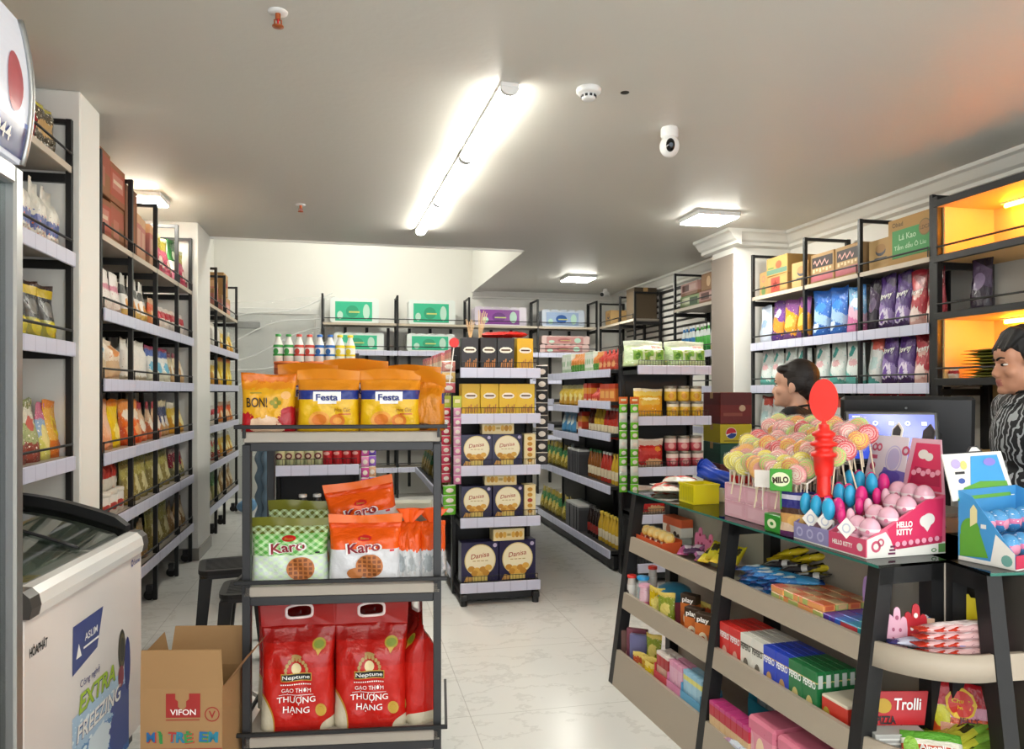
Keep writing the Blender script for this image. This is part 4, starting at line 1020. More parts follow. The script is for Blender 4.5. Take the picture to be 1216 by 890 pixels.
P('redsauce', .07, .17, .05, 'gusset', prnt('redsauce_print', [(0, '#c9c2b4'), (.4, '#a8332a'), (.8, '#6b1f1c')], (), None, .3, .3), 30, cat='sauce pouch')
KP = dict(rough=.7)
carton('ct_redbrown', .27, .34, .22, prnt('ct_redbrown_p', [(0, '#8d5a3c'), (.15, '#a4523e'), (.85, '#8e5a3c')], [('r', .5, .55, .36, .2, '#b8796a'), ('r', .5, .55, .3, .05, '#d0b9a0')], None, .7))
carton('ct_brown', .26, .34, .24, prnt('ct_brown_p', [(0, '#8a5c3b'), (.5, '#9b5440'), (.9, '#8a5c3b')], [('r', .4, .4, .2, .22, '#a86b58')], None, .7))
carton('ct_tall', .25, .34, .42, prnt('ct_tall_p', [(0, '#7d5136'), (.9, '#6b4530')], [('r', .5, .5, .3, .3, '#93603f')], None, .7))
carton('ct_drab', .27, .30, .40, prnt('ct_drab_p', [(0, '#5a4c3a'), (.88, '#4c4032')], (), None, .8))
carton('ct_pinkish', .14, .3, .31, prnt('ct_pinkish_p', [(0, '#b98a6a'), (.3, '#b5746a'), (.8, '#c6a07a')], [('r', .5, .5, .3, .2, '#c29a84')], sp('#d8c3a8', 7, .12), .6))
carton('ct_kraft', .30, .34, .24, prnt('ct_kraft_p', [(0, '#b08a58'), (.9, '#a88353')], [('r', .5, .5, .35, .1, '#8f3b32'), ('e', .75, .7, .1, .1, '#8f3b32')], None, .75))
carton('ct_kraftpink', .28, .34, .20, prnt('ct_kraftpink_p', [(0, '#b58f64'), (.2, '#c0867a'), (.75, '#b58f64')], [('r', .5, .5, .3, .14, '#d0a898')], None, .75))
P('pinkbagtop', .20, .30, .12, 'standup', prnt('pinkbagtop_print', [(0, '#a8344c'), (.4, '#c25a6c'), (.65, '#b8a838'), (.9, '#cfcf9a')], [('e', .5, .3, .25, .14, '#dcc9bc')], sp('#e6dccb', 9, .14), .25, .5), 31, cat='snack bag')
P('greenbagtop', .20, .34, .11, 'standup', prnt('greenbagtop_print', [(0, '#a8566a'), (.3, '#d5cfc4'), (.5, '#2f6b34'), (.8, '#2b5f30')], [('e', .5, .62, .25, .12, '#cfe0c4')], None, .25, .5), 32, cat='snack bag')
# tissue packs --------------------------------------------------
def tissue(key, w, h, d, film_mat, label_mat, n=5, swirl=None):
    def f():
        t = empty('tissue_pack'); R_ = w/n/2
        pts = []
        for i in range(n):
            cx = -w/2+R_*(2*i+1)
            for k in range(9):
                a = PI-PI*k/8; pts.append((cx+R_*math.cos(a), h-R_*.45+R_*.45*math.sin(a)))
        pts += [(w/2, R_*.4), (w/2-R_*.3, .004), (-w/2+R_*.3, .004), (-w/2, R_*.4)]
        b = MB(); b.prism(pts, -d/2, d/2, film_mat, smooth=False); b.build('wrapped_rolls', t)
        b = MB(); b.box(-w*.40, w*.36, -d/2-.004, -d/2+.002, h*.08, h*.84, label_mat, .002)
        F = FLAT(-d/2-.005); b.disc(-.03, h*.45, w*.13, h*.24, F, swirl or label_mat, 24, 1); b.disc(w*.24, h*.45, w*.07, h*.3, FLAT(-d/2-.0045), base_mat('tissue_pale', '#b9dccb', .4), 20, 1); b.disc(-w*.3, h*.3, w*.06, h*.16, FLAT(-d/2-.0045), base_mat('tissue_pale', '#b9dccb', .4), 18, 1)
        b.patch(-w*.12, w*.1, h*.40, h*.46, FLAT(-d/2-.0056), base_mat('tissue_gold', '#c8cf74', .4), 1, 1); b.build('label', t); return t
    good(key, w, f, 'tissue pack')
tf = base_mat('tissue_film', '#dfe6e2', .3)
tissue('tp_green', .62, .33, .26, tf, base_mat('tissue_green', '#35b78c', .35), 5, base_mat('tissue_green_dark', '#2a9a72', .35))
tissue('tp_greenlow', .64, .24, .26, tf, base_mat('tissue_green', '#35b78c', .35), 5, base_mat('tissue_green_dark', '#2a9a72', .35))
tissue('tp_purple', .72, .26, .26, base_mat('tissue_film_lilac', '#d7cddb', .3), base_mat('tissue_purple', '#8a3f9c', .35), 6, base_mat('tissue_purple_dark', '#6d2a82', .35))
tissue('tp_blue', .62, .24, .26, base_mat('tissue_film_blue', '#c9d3e2', .3), base_mat('tissue_paleblue', '#9fb6d8', .35), 5, base_mat('tissue_blue', '#2c5aa0', .35))
tissue('tp_pink', .70, .12, .24, base_mat('tissue_film_pink', '#d9bdb8', .3), base_mat('tissue_rose', '#bf8a88', .35), 8, base_mat('tissue_rose_dark', '#a8666a', .35))
# detergent bags -------------------------------------------------
def det(key, w, h, bands, spots, specks, seed, text=None, tm=None):
    def dec(b, g_):
        if text: b.text(text, 0, h*.60, h*.14, g_.front(.004), tm or M_txtw, w=w*.8, bold=.03, shear=.15, rot=.12)
    P(key, w, h, .10, 'standup', prnt(key+'_p', bands, spots, specks, .25, .5, diag=.25), seed, .1, .004, dec, cat='detergent bag')
det('det_pale', .17, .32, [(0, '#b9c2d2'), (.4, '#d2d8e2'), (.8, '#a8b4c9')], [('e', .5, .5, .25, .12, '#8aa3c8')], sp('#e8ecf2', 8), 1)
det('det_purporange', .17, .34, [(0, '#4b2c6d'), (.25, '#d08a2a'), (.55, '#6a3c8a'), (.85, '#5a3478')], [('e', .5, .68, .25, .1, '#d8d0e0')], sp('#e2b450', 8, .15), 2)
det('det_orange', .18, .33, [(0, '#5a3668'), (.2, '#d28f1e'), (.7, '#7d4a86')], [('e', .5, .45, .3, .14, '#e0b850')], sp('#efe0c0', 8, .14), 3)
det('det_blue', .21, .35, [(0, '#2f63b4'), (.3, '#9cc0e2'), (.5, '#2d6cc8'), (.85, '#2a5cb0')], [('e', .5, .62, .3, .1, '#3d8ae0'), ('e', .4, .2, .2, .1, '#c9e2f2')], sp('#7fb6e8', 7, .16), 4)
det('det_bluepink', .20, .33, [(0, '#c9709e'), (.32, '#d8b0c8'), (.5, '#7fb0d8'), (.85, '#3d78b8')], [('e', .5, .64, .34, .1, '#cfe2f0')], sp('#ecd8e4', 7, .14), 5)
det('det_purple', .20, .36, [(0, '#3a2450'), (.2, '#8e78b0'), (.42, '#4a2a72'), (.85, '#31204a')], [('e', .5, .22, .3, .14, '#d8cfe4'), ('e', .5, .2, .14, .1, '#6a4a9a')], sp('#7a5aa8', 7, .15), 6, 'Downy')
det('det_dark', .14, .34, [(0, '#2a2032'), (.5, '#4a3a56'), (.8, '#231c2a')], [('e', .5, .5, .3, .15, '#7a6a8a')], None, 7)
det('det_red', .18, .35, [(0, '#d2a8a0'), (.3, '#b03844'), (.75, '#7c1a26')], [('e', .5, .2, .3, .14, '#e2cfc8'), ('e', .5, .55, .25, .08, '#d8b0a8')], sp('#d88078', 7, .14), 8, 'Downy')
det('det_white', .18, .31, [(0, '#5fa8a0'), (.2, '#cfd8d6'), (.55, '#d9dfdd'), (.85, '#c4cecb')], [('e', .5, .48, .26, .08, '#c9a0a4'), ('e', .3, .75, .14, .12, '#4c9c96')], sp('#8fc4be', 7, .15), 9)
det('det_whitered', .18, .31, [(0, '#4f9a94'), (.15, '#d4d9d8'), (.6, '#d9dcdb'), (.8, '#b84a40')], [('e', .5, .82, .3, .09, '#c9584a'), ('e', .5, .45, .28, .14, '#b4cfd0')], sp('#9fc8c4', 7, .14), 10)
# cartons over the right rack
def dec_green(b, y):
    F, F2 = FLAT(y-.001), FLAT(y-.0018)
    b.patch(-.17, .17, .045, .225, F, base_mat('label_green', '#3f8f4c', .6), 1, 1); mt = base_mat('label_mint', '#bfe0bd', .6)
    b.text('Lá Kao', -.03, .175, .038, F2, mt, w=.15, bold=.01); b.text('Tắm dầu Ô Liu', -.01, .115, .036, F2, mt, w=.28, bold=.01); b.patch(-.15, .12, .062, .07, F2, mt, 1, 1)
    b.disc(.12, .20, .052, .052, F2, base_mat('stamp_ring', '#7a6a44', .6), 24, 1); b.disc(.12, .20, .045, .045, FLAT(y-.0024), M_kraft, 24, 1); b.text('LDC3', .12, .20, .024, FLAT(y-.003), base_mat('stamp_brown', '#5a4a30', .6), bold=.02)
    b.text('Obiad', -.12, .262, .03, F, base_mat('stamp_brown', '#5a4a30', .6), bold=.02)
carton('ct_green', .42, .34, .30, prnt('ct_green_p', [(0, '#b08d58')], (), None, .75), dec_green)
def dec_scrib(b, y):
    F, F2 = FLAT(y-.001), FLAT(y-.0018)
    b.patch(-.12, .13, .12, .20, F, base_mat('label_blackbrown', '#2c1f1e', .6), 1, 1)
    b.patch(-.135, .13, .02, .075, F, base_mat('label_rose', '#b0626c', .6), 1, 1)
    pk = base_mat('scribble_pink', '#d7a39a', .6)
    b.add(*tubeflat([(-.10+.02*i, .155+.022*math.sin(i*2.1)) for i in range(10)], .007, F2), pk)
    for i in range(6): b.patch(-.11+.04*i, -.085+.04*i, .085+.01*(i % 2), .112, F2, base_mat('drawing_cream', '#d8c49a', .6), 1, 1)
def tubeflat(pts, r, F):
    vs = []; fs = []
    for i, (x, z) in enumerate(pts): vs += [F(x, z-r), F(x, z+r)]
    for i in range(len(pts)-1): fs.append((2*i, 2*i+2, 2*i+3, 2*i+1))
    return vs, fs
carton('ct_scrib', .29, .34, .225, prnt('ct_scrib_p', [(0, '#a8875c')], (), None, .75), dec_scrib)
def dec_star(b, y):
    F, F2 = FLAT(y-.001), FLAT(y-.0018)
    b.patch(-.10, .04, .015, .135, F, base_mat('label_crimson', '#a04438', .6), 1, 1); b.patch(.05, .14, .02, .13, F, base_mat('label_tan', '#b58a50', .6), 1, 1)
    b.poly([(-.03+.045*(1 if i % 2 == 0 else .42)*math.sin(i*PI/5), .075+.045*(1 if i % 2 == 0 else .42)*math.cos(i*PI/5)) for i in range(10)], F2, base_mat('star_dark', '#70221c', .6))
carton('ct_star', .31, .34, .15, prnt('ct_star_p', [(0, '#a98352')], (), None, .75), dec_star)
def dec_farm(b, y):
    F, F2 = FLAT(y-.001), FLAT(y-.0018)
    b.patch(-.15, .15, .01, .05, F, base_mat('label_teal', '#5a7a68', .6), 1, 1); b.disc(.03, .08, .045, .032, F2, base_mat('label_clay', '#9c5638', .6), 18, 1); b.patch(-.13, -.04, .055, .07, F2, base_mat('label_moss', '#6f7d44', .6), 1, 1)
carton('ct_farm', .31, .34, .15, prnt('ct_farm_p', [(0, '#ad8a50')], (), None, .75), dec_farm)
def dec_moon(b, y):
    F = FLAT(y-.001); b.disc(.02, .13, .05, .035, F, base_mat('ink_slate', '#454a55', .6), 20, 1); b.disc(.02, .145, .05, .03, FLAT(y-.0018), M_kraft, 20, 1); b.patch(-.04, .08, .07, .085, F, base_mat('ink_slate', '#454a55', .6), 1, 1)
carton('ct_moon', .20, .3, .21, prnt('ct_moon_p', [(0, '#b0905f')], (), None, .75), dec_moon)
def dec_leaf(b, y):
    F = FLAT(y-.001); b.disc(.0, .05, .035, .04, F, base_mat('label_moss', '#5f7a44', .6), 16, 1); b.disc(.0, .15, .03, .03, F, base_mat('label_clay2', '#b0705a', .6), 16, 1, hole=.6)
carton('ct_leaf', .14, .3, .21, prnt('ct_leaf_p', [(0, '#a88655')], (), None, .75), dec_leaf)
# back right rack
carton('ct_pinkpack', .42, .3, .13, prnt('ct_pinkpack_p', [(0, '#8f6a52'), (.25, '#b98f86')], [('r', .3, .6, .2, .25, '#6b4a44'), ('r', .7, .6, .2, .22, '#c8a8a0')], None, .65))
carton('ct_greenpack', .42, .3, .13, prnt('ct_greenpack_p', [(0, '#6a7d52'), (.25, '#8aa070')], [('r', .3, .6, .2, .25, '#c9d0b0'), ('r', .7, .5, .2, .3, '#3f5a38')], None, .65))
carton('ct_lamp', .36, .3, .17, prnt('ct_lamp_p', [(0, '#9a7450'), (.9, '#8a6848')], [('e', .45, .5, .12, .3, '#d8b890')], None, .65))
for nm, c1, c2 in (('blue', '#2f7fc0', '#1d3f78'), ('green', '#4fae4a', '#2a7a3a'), ('white', '#d8d8d0', '#b9a870')):
    bottle('spray_'+nm, .038, .28, prnt('spray_%s_p' % nm, [(0, c2), (.2, c1), (.6, '#d9e2e0'), (.85, c1)], (), None, .3), M_white, .4, .62, sq=(1, .6))
# gondola end goods -----------------------------------------------
def dec_wafer(h):
    def f(b, y):
        w_ = base_mat('plate_cream', '#ece6d6', .4); st = base_mat('wafer_stick', '#b5763a', .5)
        b.poly([(-.044, h*.60), (-.036, h*.66), (-.018, h*.70), (.018, h*.70), (.036, h*.66), (.044, h*.60), (.036, h*.54), (.018, h*.51), (-.018, h*.51), (-.036, h*.54)], FLAT(y-.001), w_)
        b.patch(-.03, .03, h*.58, h*.63, FLAT(y-.0016), base_mat('ink_brown', '#5a3a1c', .5), 1, 1)
        for i in range(6): x = -.034+.0135*i; hh = h*(.22+.10*((i*7) % 3)/2); b.patch(x, x+.008, h*.05, hh, FLAT(y-.001), st, 1, 1, skew=.004)
    return f
B('waf_black', .112, .09, .205, base_mat('wafer_black', '#262021', .35), dec_wafer(.205), 'wafer box')
B('waf_yellow', .112, .09, .205, base_mat('wafer_yellow', '#d9a91c', .35), dec_wafer(.205), 'wafer box')
B('waf_yellowb', .122, .09, .200, base_mat('wafer_yellow2', '#dcb524', .35), dec_wafer(.20), 'wafer box')
M_cream = base_mat('cookie_box_cream', '#e3d3a0', .4); M_cdark = base_mat('cookie_box_navy', '#231f45', .3)
ckA = base_mat('butter_cookie', '#d9ab4a', .5); ckB = base_mat('butter_cookie_dark', '#c08a2e', .5)
def dec_danisa(w, h):
    def f(b, y):
        F = lambda e: FLAT(y-e); r = w*.42
        b.disc(0, h*.54, r, r, F(.001), base_mat('tin_ring', '#d9c98a', .35), 32, 1); b.disc(0, h*.54, r*.94, r*.94, F(.0016), base_mat('tin_cream', '#ece4c2', .35), 32, 1)
        b.text('Danisa', -.003, h*.66, h*.12, F(.0022), base_mat('script_red', '#a8452a', .4), w=w*.5, bold=.01, shear=.25, rot=.12)
        for i in range(4): b.patch(-w*.2+w*.11*i, -w*.12+w*.11*i, h*.515, h*.535, F(.0022), base_mat('ink_gold', '#b09a58', .4), 1, 1)
        for i, (x, z) in enumerate(((-.24, .33), (-.09, .29), (.07, .31), (.22, .35), (-.15, .22), (.0, .18), (.15, .22))): b.disc(w*x, h*z, w*.095, h*.075, F(.0024+.0003*i), ckA if i % 2 else ckB, 14, 1)
        b.poly([(-w*.44, h*.02), (-w*.36, h*.16), (-w*.2, h*.13), (-w*.22, h*.02)], F(.0042), base_mat('biscuit_pile', '#c89a52', .5)); b.disc(w*.40, h*.9, w*.055, w*.055, F(.001), base_mat('seal_lilac', '#b9b0cc', .4), 12, 1)
        b.patch(-w*.2, w*.2, h*.02, h*.15, F(.0045), base_mat('plinth_gold', '#d8c36a', .4), 1, 1)
    return f
B('danisa', .205, .10, .205, M_cdark, dec_danisa(.205, .205), 'cookie box')
B('danisa_big', .252, .10, .262, M_cdark, dec_danisa(.252, .262), 'cookie box')
def dec_strip(w, h):
    def f(b, y):
        for i in range(3):
            for s_ in (-1, 1): b.disc(s_*w*(.14+.12*i), h*.5, w*.062, h*.26, FLAT(y-.001-.0003*i), ckB if i % 2 else ckA, 14, 1)
        b.patch(-w*.06, w*.06, h*.4, h*.6, FLAT(y-.001), base_mat('ink_gold', '#b09a58', .4), 1, 1)
    return f
B('cookie_flat', .215, .10, .078, M_cream, dec_strip(.215, .078), 'cookie box')
def dec_vert(b, y):
    for i in range(5): b.disc(0, .03+.036*i, .018, .014, FLAT(y-.001), ckB if i != 2 else base_mat('script_red', '#a8452a', .4), 12, 1)
B('cookie_vert', .078, .10, .205, M_cream, dec_vert, 'cookie box')
def dec_cups(b, g_):
    F = g_.front(.003); w_ = .30
    for i in range(3):
        x = -.09+.09*i
        b.patch(x-.036, x+.036, .045, .12, F, base_mat('cup_green', '#7fae3c', .3), 4, 4); b.patch(x-.036, x+.036, .12, .14, F, base_mat('cup_rim', '#dfe6cf', .3), 4, 1); b.disc(x, .075, .02, .026, g_.front(.004), base_mat('cup_green_dark', '#4f8a2c', .3), 12, 1)
    b.patch(.05, .13, .135, .155, g_.front(.004), base_mat('label_crimson2', '#b24a40', .4), 3, 1)
P('cups', .32, .19, .20, 'gusset', prnt('cups_film', [(0, '#bcd09c'), (.2, '#c9dcb4'), (.8, '#dbe6d2')], (), sp('#eef3ea', 6, .15, (0, 1)), .12, .7), 40, .16, .006, dec_cups, 'bag of jelly cups')
P('yelpouch', .235, .205, .09, 'gusset', prnt('yelpouch_p', [(0, '#cfa93c'), (.1, '#dc9c14'), (.72, '#e0c45e'), (.88, '#e4dcc0')], [('r', .5, .55, .3, .14, '#dbb440'), ('e', .5, .62, .3, .04, '#efe2b0')], sp('#f0dc9a', 6, .1, (.1, .7)), .25, .5), 41, .12, .005, cat='candy pouch')
P('redpouch', .235, .205, .09, 'gusset', prnt('redpouch_p', [(0, '#d2b8a0'), (.08, '#b5231f'), (.75, '#d8c2b4'), (.9, '#e2d8ce')], [('r', .5, .55, .3, .12, '#c43a30'), ('e', .75, .62, .09, .09, '#d98a2c'), ('e', .6, .18, .3, .11, '#d0a274')], sp('#d8a090', 6, .1, (.1, .7)), .25, .5), 42, .12, .005, cat='candy pouch')
jl = base_mat('jar_lid_steel', '#8c8578', .3, .5)
jar('jar_yellow', .045, .112, prnt('jar_yellow_p', [(0, '#d6a832'), (.2, '#d9b238'), (.75, '#e0d6bc')], [('e', .4, .4, .25, .22, '#c98f1c')], None, .25), jl)
jar('jar_pink', .045, .112, prnt('jar_pink_p', [(0, '#b0404a'), (.2, '#c25560'), (.65, '#dfc9c0')], [('e', .4, .4, .25, .22, '#d79a96')], None, .25), jl)
def dec_can(b): pass
bottle('can_ivory', .032, .19, prnt('can_ivory_p', [(0, '#b9bd92'), (.2, '#c9c79c'), (.9, '#b5b386')], [('e', .42, .32, .34, .12, '#6b2230'), ('e', .42, .32, .2, .06, '#e2c9b4')], None, .3), base_mat('cap_ivory', '#d0cdb4', .4), .8, .9, 'bottle')
bottle('can_red', .032, .19, prnt('can_red_p', [(0, '#b9252c'), (.5, '#c9383c'), (.85, '#b0222a')], [('e', .42, .4, .3, .06, '#dda49c')], None, .3), base_mat('cap_red', '#b02a30', .4), .8, .9, 'bottle')
bottle('bleach', .042, .22, base_mat('bleach_dark', '#2e3133', .35), M_white, .5, .66)
for nm, c in (('green', '#3f9a4c'), ('red', '#c2463a'), ('blue', '#2f68b4'), ('yellow', '#d9c22c')):
    bottle('clean_'+nm, .032, .175, prnt('clean_%s_p' % nm, [(0, '#d9dcd6'), (.22, c), (.3, '#d6dad4'), (.55, c), (.66, '#e0e2dc')], [('e', .3, .4, .25, .12, c)], None, .25), base_mat('capc_'+nm, c, .3), .45, .6)
jar('tub_orange', .085, .09, base_mat('tub_orange', '#d0672f', .3, trans=.2), base_mat('tub_orange_lid', '#d8753f', .35), 'tub')
jar('tub_yellow', .085, .09, base_mat('tub_yellow', '#c9b02c', .3, trans=.2), base_mat('tub_yellow_lid', '#cdbb3a', .35), 'tub')
# gondola side goods
P('noodred', .06, .16, .09, 'gusset', prnt('noodred_p', [(0, '#b4402c'), (.5, '#c23a30'), (.85, '#cf4038')], [('e', .5, .3, .4, .14, '#d9a070')], sp('#e0b090', 8, .14), .28, .5), 50, .12, cat='noodle pack')
P('noodgreen', .06, .16, .09, 'gusset', prnt('noodgreen_p', [(0, '#4f8a3c'), (.4, '#c97c3a'), (.8, '#d08a4a')], (), sp('#e0d0a0', 8, .14), .28, .5), 51, .12, cat='noodle pack')
B('milkbox', .07, .09, .17, prnt('milkbox_p', [(0, '#a8c0a0'), (.2, '#d6dad0'), (.85, '#c9d4c4')], [('e', .5, .5, .3, .15, '#8fb58a')], None, .35), None, 'milk box')
B('redbox', .10, .10, .20, prnt('redbox_p', [(0, '#a83a24'), (.3, '#b8452c'), (.55, '#c98a34'), (.8, '#a8301f')], [('r', .5, .25, .35, .08, '#dcc0a0')], None, .35), None, 'tea box')
B('orangebox', .12, .10, .19, prnt('orangebox_p', [(0, '#9a3c22'), (.2, '#c46a2c'), (.8, '#a83a22')], [('r', .5, .55, .35, .15, '#d8a058')], None, .35), None, 'tea box')
P('yelnood', .12, .18, .09, 'gusset', prnt('yelnood_p', [(0, '#b98a2a'), (.4, '#d3b23c'), (.8, '#c9c08a')], [('e', .5, .4, .3, .2, '#e4d48c')], sp('#a8602c', 8, .12), .28, .5), 52, .12, cat='noodle pack')
for nm, c, cp in (('sauce', '#4a2418', '#a8342c'), ('oil', '#b9962e', '#c4a83a'), ('chili', '#a8352a', '#d0d0c4'), ('fish', '#7a4a22', '#2f6a3c'), ('soy', '#241a18', '#3c3a38')):
    bottle('bt_'+nm, .032, .24, prnt('bt_%s_p' % nm, [(0, c), (.15, '#cfc3a4' if nm != 'soy' else '#8a2f2a'), (.45, c)], [('e', .3, .3, .2, .08, '#a83a2c')], None, .15), base_mat('cap_'+nm, cp, .35), .4, .6)
B('softgrey', .055, .16, .22, prnt('softgrey_p', [(0, '#3c3c3e'), (.8, '#4a4a4c'), (.92, '#b4b4b0')], (), None, .4), None, 'drink carton')
P('bluepk', .13, .24, .09, 'standup', prnt('bluepk_p', [(0, '#4f8ab4'), (.4, '#8ab6cc'), (.8, '#cfd8d4')], [('e', .5, .45, .3, .18, '#d8e2da')], None, .28, .5), 53, cat='pouch')
P('greengold', .12, .22, .09, 'standup', prnt('greengold_p', [(0, '#8a7a2c'), (.4, '#3c7a4a'), (.75, '#a8943a')], [('e', .5, .4, .3, .16, '#c9b45a')], sp('#d8cf94', 9, .14), .28, .5), 54, cat='pouch')
B('pastelbox', .035, .09, .17, prnt('pastelbox_p', [(0, '#b98aa0'), (.3, '#d6c4a8'), (.6, '#c98a78'), (.85, '#b9606a')], (), sp('#e6dcc8', 8, .15, (0, 1)), .35), None, 'wafer box')
P('blackpk', .12, .12, .06, 'pillow', base_mat('blackpk_m', '#1f1f21', .4), 55, cat='snack bag')
P('napkin', .16, .13, .12, 'gusset', prnt('napkin_p', [(0, '#b8c4d4'), (.5, '#d4dae2')], [('e', .5, .5, .3, .2, '#7fa0cc')], None, .35, .3), 56, .06, cat='napkin pack')
P('bluenap', .16, .15, .12, 'gusset', prnt('bluenap_p', [(0, '#4a72b4'), (.5, '#6a8ec8')], [('e', .5, .5, .3, .2, '#c9d4e4')], None, .35, .3), 57, .06, cat='napkin pack')

# ------------------------------------------------------------------ stocking the shelves
CNT = {}; PEND = []
def row(r, bay, lev, items, y=.03, gap=.004, x0=.025, stack=1, dz=0, tot=None):
    """items: (key, how many, description[, turn])"""
    x = r.bays[bay]+x0; z0 = r.lev[lev]+dz; kk = 1
    if r in FILL and not items[0][0].startswith(('ct_', 'tub', 'redsauce')):
        tw = sum(PW[i[0]]*i[1] for i in items); gs = sum(max(gap, 0)*(i[1]+1) for i in items); gap = max(gap, 0); kk = min(1.32, max(.72, (r.bays[bay+1]-r.bays[bay]-x0-.02-gs)/tw))
    for it in items:
        key, n, desc = it[:3]; turn = it[3] if len(it) > 3 else 0
        if key is None: x += n; continue
        w = PW[key]*kk
        for i in range(n):
            jx = R.uniform(-.0015, .0015)
            CNT.setdefault((id(r), lev, desc), 0); k = CNT[id(r), lev, desc]; CNT[id(r), lev, desc] += 1
            o = spawn(key, rpos(r, x+w/2+jx, y+DEP(key)+R.uniform(0, .012), z0), r.rz+turn+R.uniform(-.07, .07), None, None, None, (kk, 1, 1+max(kk-1, 0)*.3) if kk != 1 else None)
            PEND.append((o, r, lev, desc, k)); x += w+gap
        x += gap
DPT = {}; FILL = [RL2, RL3, RR, G1, G2]
def DEP(key):
    """half depth of a good"""
    if key in DPT: return DPT[key]
    return PROTO_D.get(key, .05)
PROTO_D = {'jelly_big': .09, 'gift_red': .09, 'gift_net': .1, 'creamblue': .07, 'creamorange': .07, 'cups': .105, 'tp_green': .15, 'tp_greenlow': .15, 'tp_purple': .15, 'tp_blue': .15, 'tp_pink': .14}
for k in list(PROTO):
    if k.startswith('ct_'): PROTO_D[k] = .175
def finish_labels():
    tot = {}
    for o, r, lev, desc, k in PEND: tot[id(r), lev, desc] = max(tot.get((id(r), lev, desc), 0), k+1)
    for o, r, lev, desc, k in PEND:
        n = tot[id(r), lev, desc]; nlev = len(r.lev)
        ln = ['top', 'second', 'third', 'fourth', 'fifth', 'lowest'][lev] if lev < nlev-1 or nlev < 3 else 'lowest'
        sh = 'on top' if (lev == 0 and False) else ln+' shelf'
        if n == 1: o['label'] = '%s on the %s %s' % (desc, sh, r.where)
        else:
            pos = ORD[k]+' from left' if k < n-1 else 'rightmost'
            if k == 0: pos = 'leftmost'
            o['label'] = '%s, %s, %s %s' % (desc, pos, sh, r.where); o['group'] = '%s, %s %s' % (desc, sh, r.where)
# above the freezer: world Y 3.24..3.9 is x 1.1..1.77
row(RL1, 1, 0, [('jelly_big', 1, 'printed clear snack bag'), ('gift_red', 1, 'tall red gift snack bag'), ('gift_net', 1, 'netted yellow print snack bag')], x0=.03, gap=-.03, y=.02)
row(RL1, 0, 0, [('jelly_big', 1, 'orange topped clear snack bag')], x0=.56, y=.02)
row(RL1, 1, 1, [('whitefold', 4, 'white folded top pouch')], x0=.17, gap=.022)
row(RL1, 1, 2, [('orangeyel', 1, 'orange snack pouch'), ('blackgold', 3, 'black and gold pouch')], x0=.13, gap=.004)
row(RL1, 1, 3, [('orangeyel', 2, 'orange yellow red pouch'), ('greenmix', 2, 'green and white pouch'), ('bluepink', 1, 'blue pink pouch'), ('smileyel', 1, 'amber round face pouch')], x0=.01, gap=-.012)
# between the pillars
row(RL2, 0, 0, [('ct_redbrown', 1, 'lower red brown carton'), ('ct_brown', 1, 'lower plain brown carton')], x0=.02, gap=.005)
row(RL2, 0, 0, [('ct_brown', 1, 'upper brown carton'), ('ct_redbrown', 1, 'upper red brown carton')], x0=.025, gap=.005, dz=.244)
row(RL2, 1, 0, [('ct_tall', 1, 'tall plain brown carton'), ('ct_pinkish', 2, 'narrow pink brown carton')], x0=.02, gap=.004)
row(RL2, 2, 0, [('ct_pinkish', 1, 'narrow tan pink carton'), ('pinkbagtop', 2, 'pink and yellow bag')], x0=.04, gap=.004)
row(RL2, 3, 0, [('greenbagtop', 1, 'green and white bag'), ('pinkbagtop', 1, 'rose bag by pillar')], x0=.05, gap=.004)
row(RL2, 0, 1, [('whitepink', 4, 'white pouch with pink stripe')], x0=.03)
row(RL2, 1, 1, [('blackwhite', 4, 'black and white pouch')], x0=.03)
row(RL2, 2, 1, [('orangepk', 2, 'orange stand up pouch'), ('redwhite', 2, 'small red white pack')], x0=.04)
row(RL2, 3, 1, [('redwhite', 3, 'small white red pack')], x0=.03)
row(RL2, 0, 2, [('creamblue', 1, 'cream bread bag with blue print'), ('creamorange', 1, 'cream bread bag with orange print')], x0=.04, gap=.02)
row(RL2, 1, 2, [('milkpk', 3, 'tall plain white pouch')], x0=.04, gap=.02)
row(RL2, 2, 2, [('bluewhite', 3, 'blue and white pouch')], x0=.04)
row(RL2, 3, 2, [('tanpk', 3, 'tan and violet pouch')], x0=.03)
row(RL2, 0, 3, [('peach', 2, 'peach snack bag'), ('yellowpk', 1, 'yellow snack bag')], x0=.03)
row(RL2, 1, 3, [('orangebag', 2, 'orange snack bag'), ('salmonpk', 1, 'salmon snack bag')], x0=.03)
row(RL2, 2, 3, [('salmonpk', 2, 'pink brown snack bag'), ('navypk', 2, 'navy snack bag')], x0=.03)
row(RL2, 3, 3, [('yellowfood', 2, 'pale yellow snack bag')], x0=.04)
row(RL2, 0, 4, [('tubwhite', 4, 'lower white orange tub')], x0=.02, gap=.008)
row(RL2, 0, 4, [('redsauce', 6, 'red sauce pouch above tubs')], x0=.03, dz=.13, gap=.006)
row(RL2, 1, 4, [('vermi', 3, 'olive noodle bag')], x0=.03)
row(RL2, 2, 4, [('vermi', 3, 'yellow green noodle bag')], x0=.03)
row(RL2, 3, 4, [('darkred', 3, 'dark red noodle bag')], x0=.03)
row(RL2, 0, 5, [('ricecake', 3, 'tan bag of grain')], x0=.03)
row(RL2, 1, 5, [('ricecake', 3, 'brown bag of grain')], x0=.03)
row(RL2, 2, 5, [('vermi', 3, 'dull green noodle bag')], x0=.03)
row(RL2, 3, 5, [('ricecake', 3, 'pale brown bag of grain')], x0=.03)
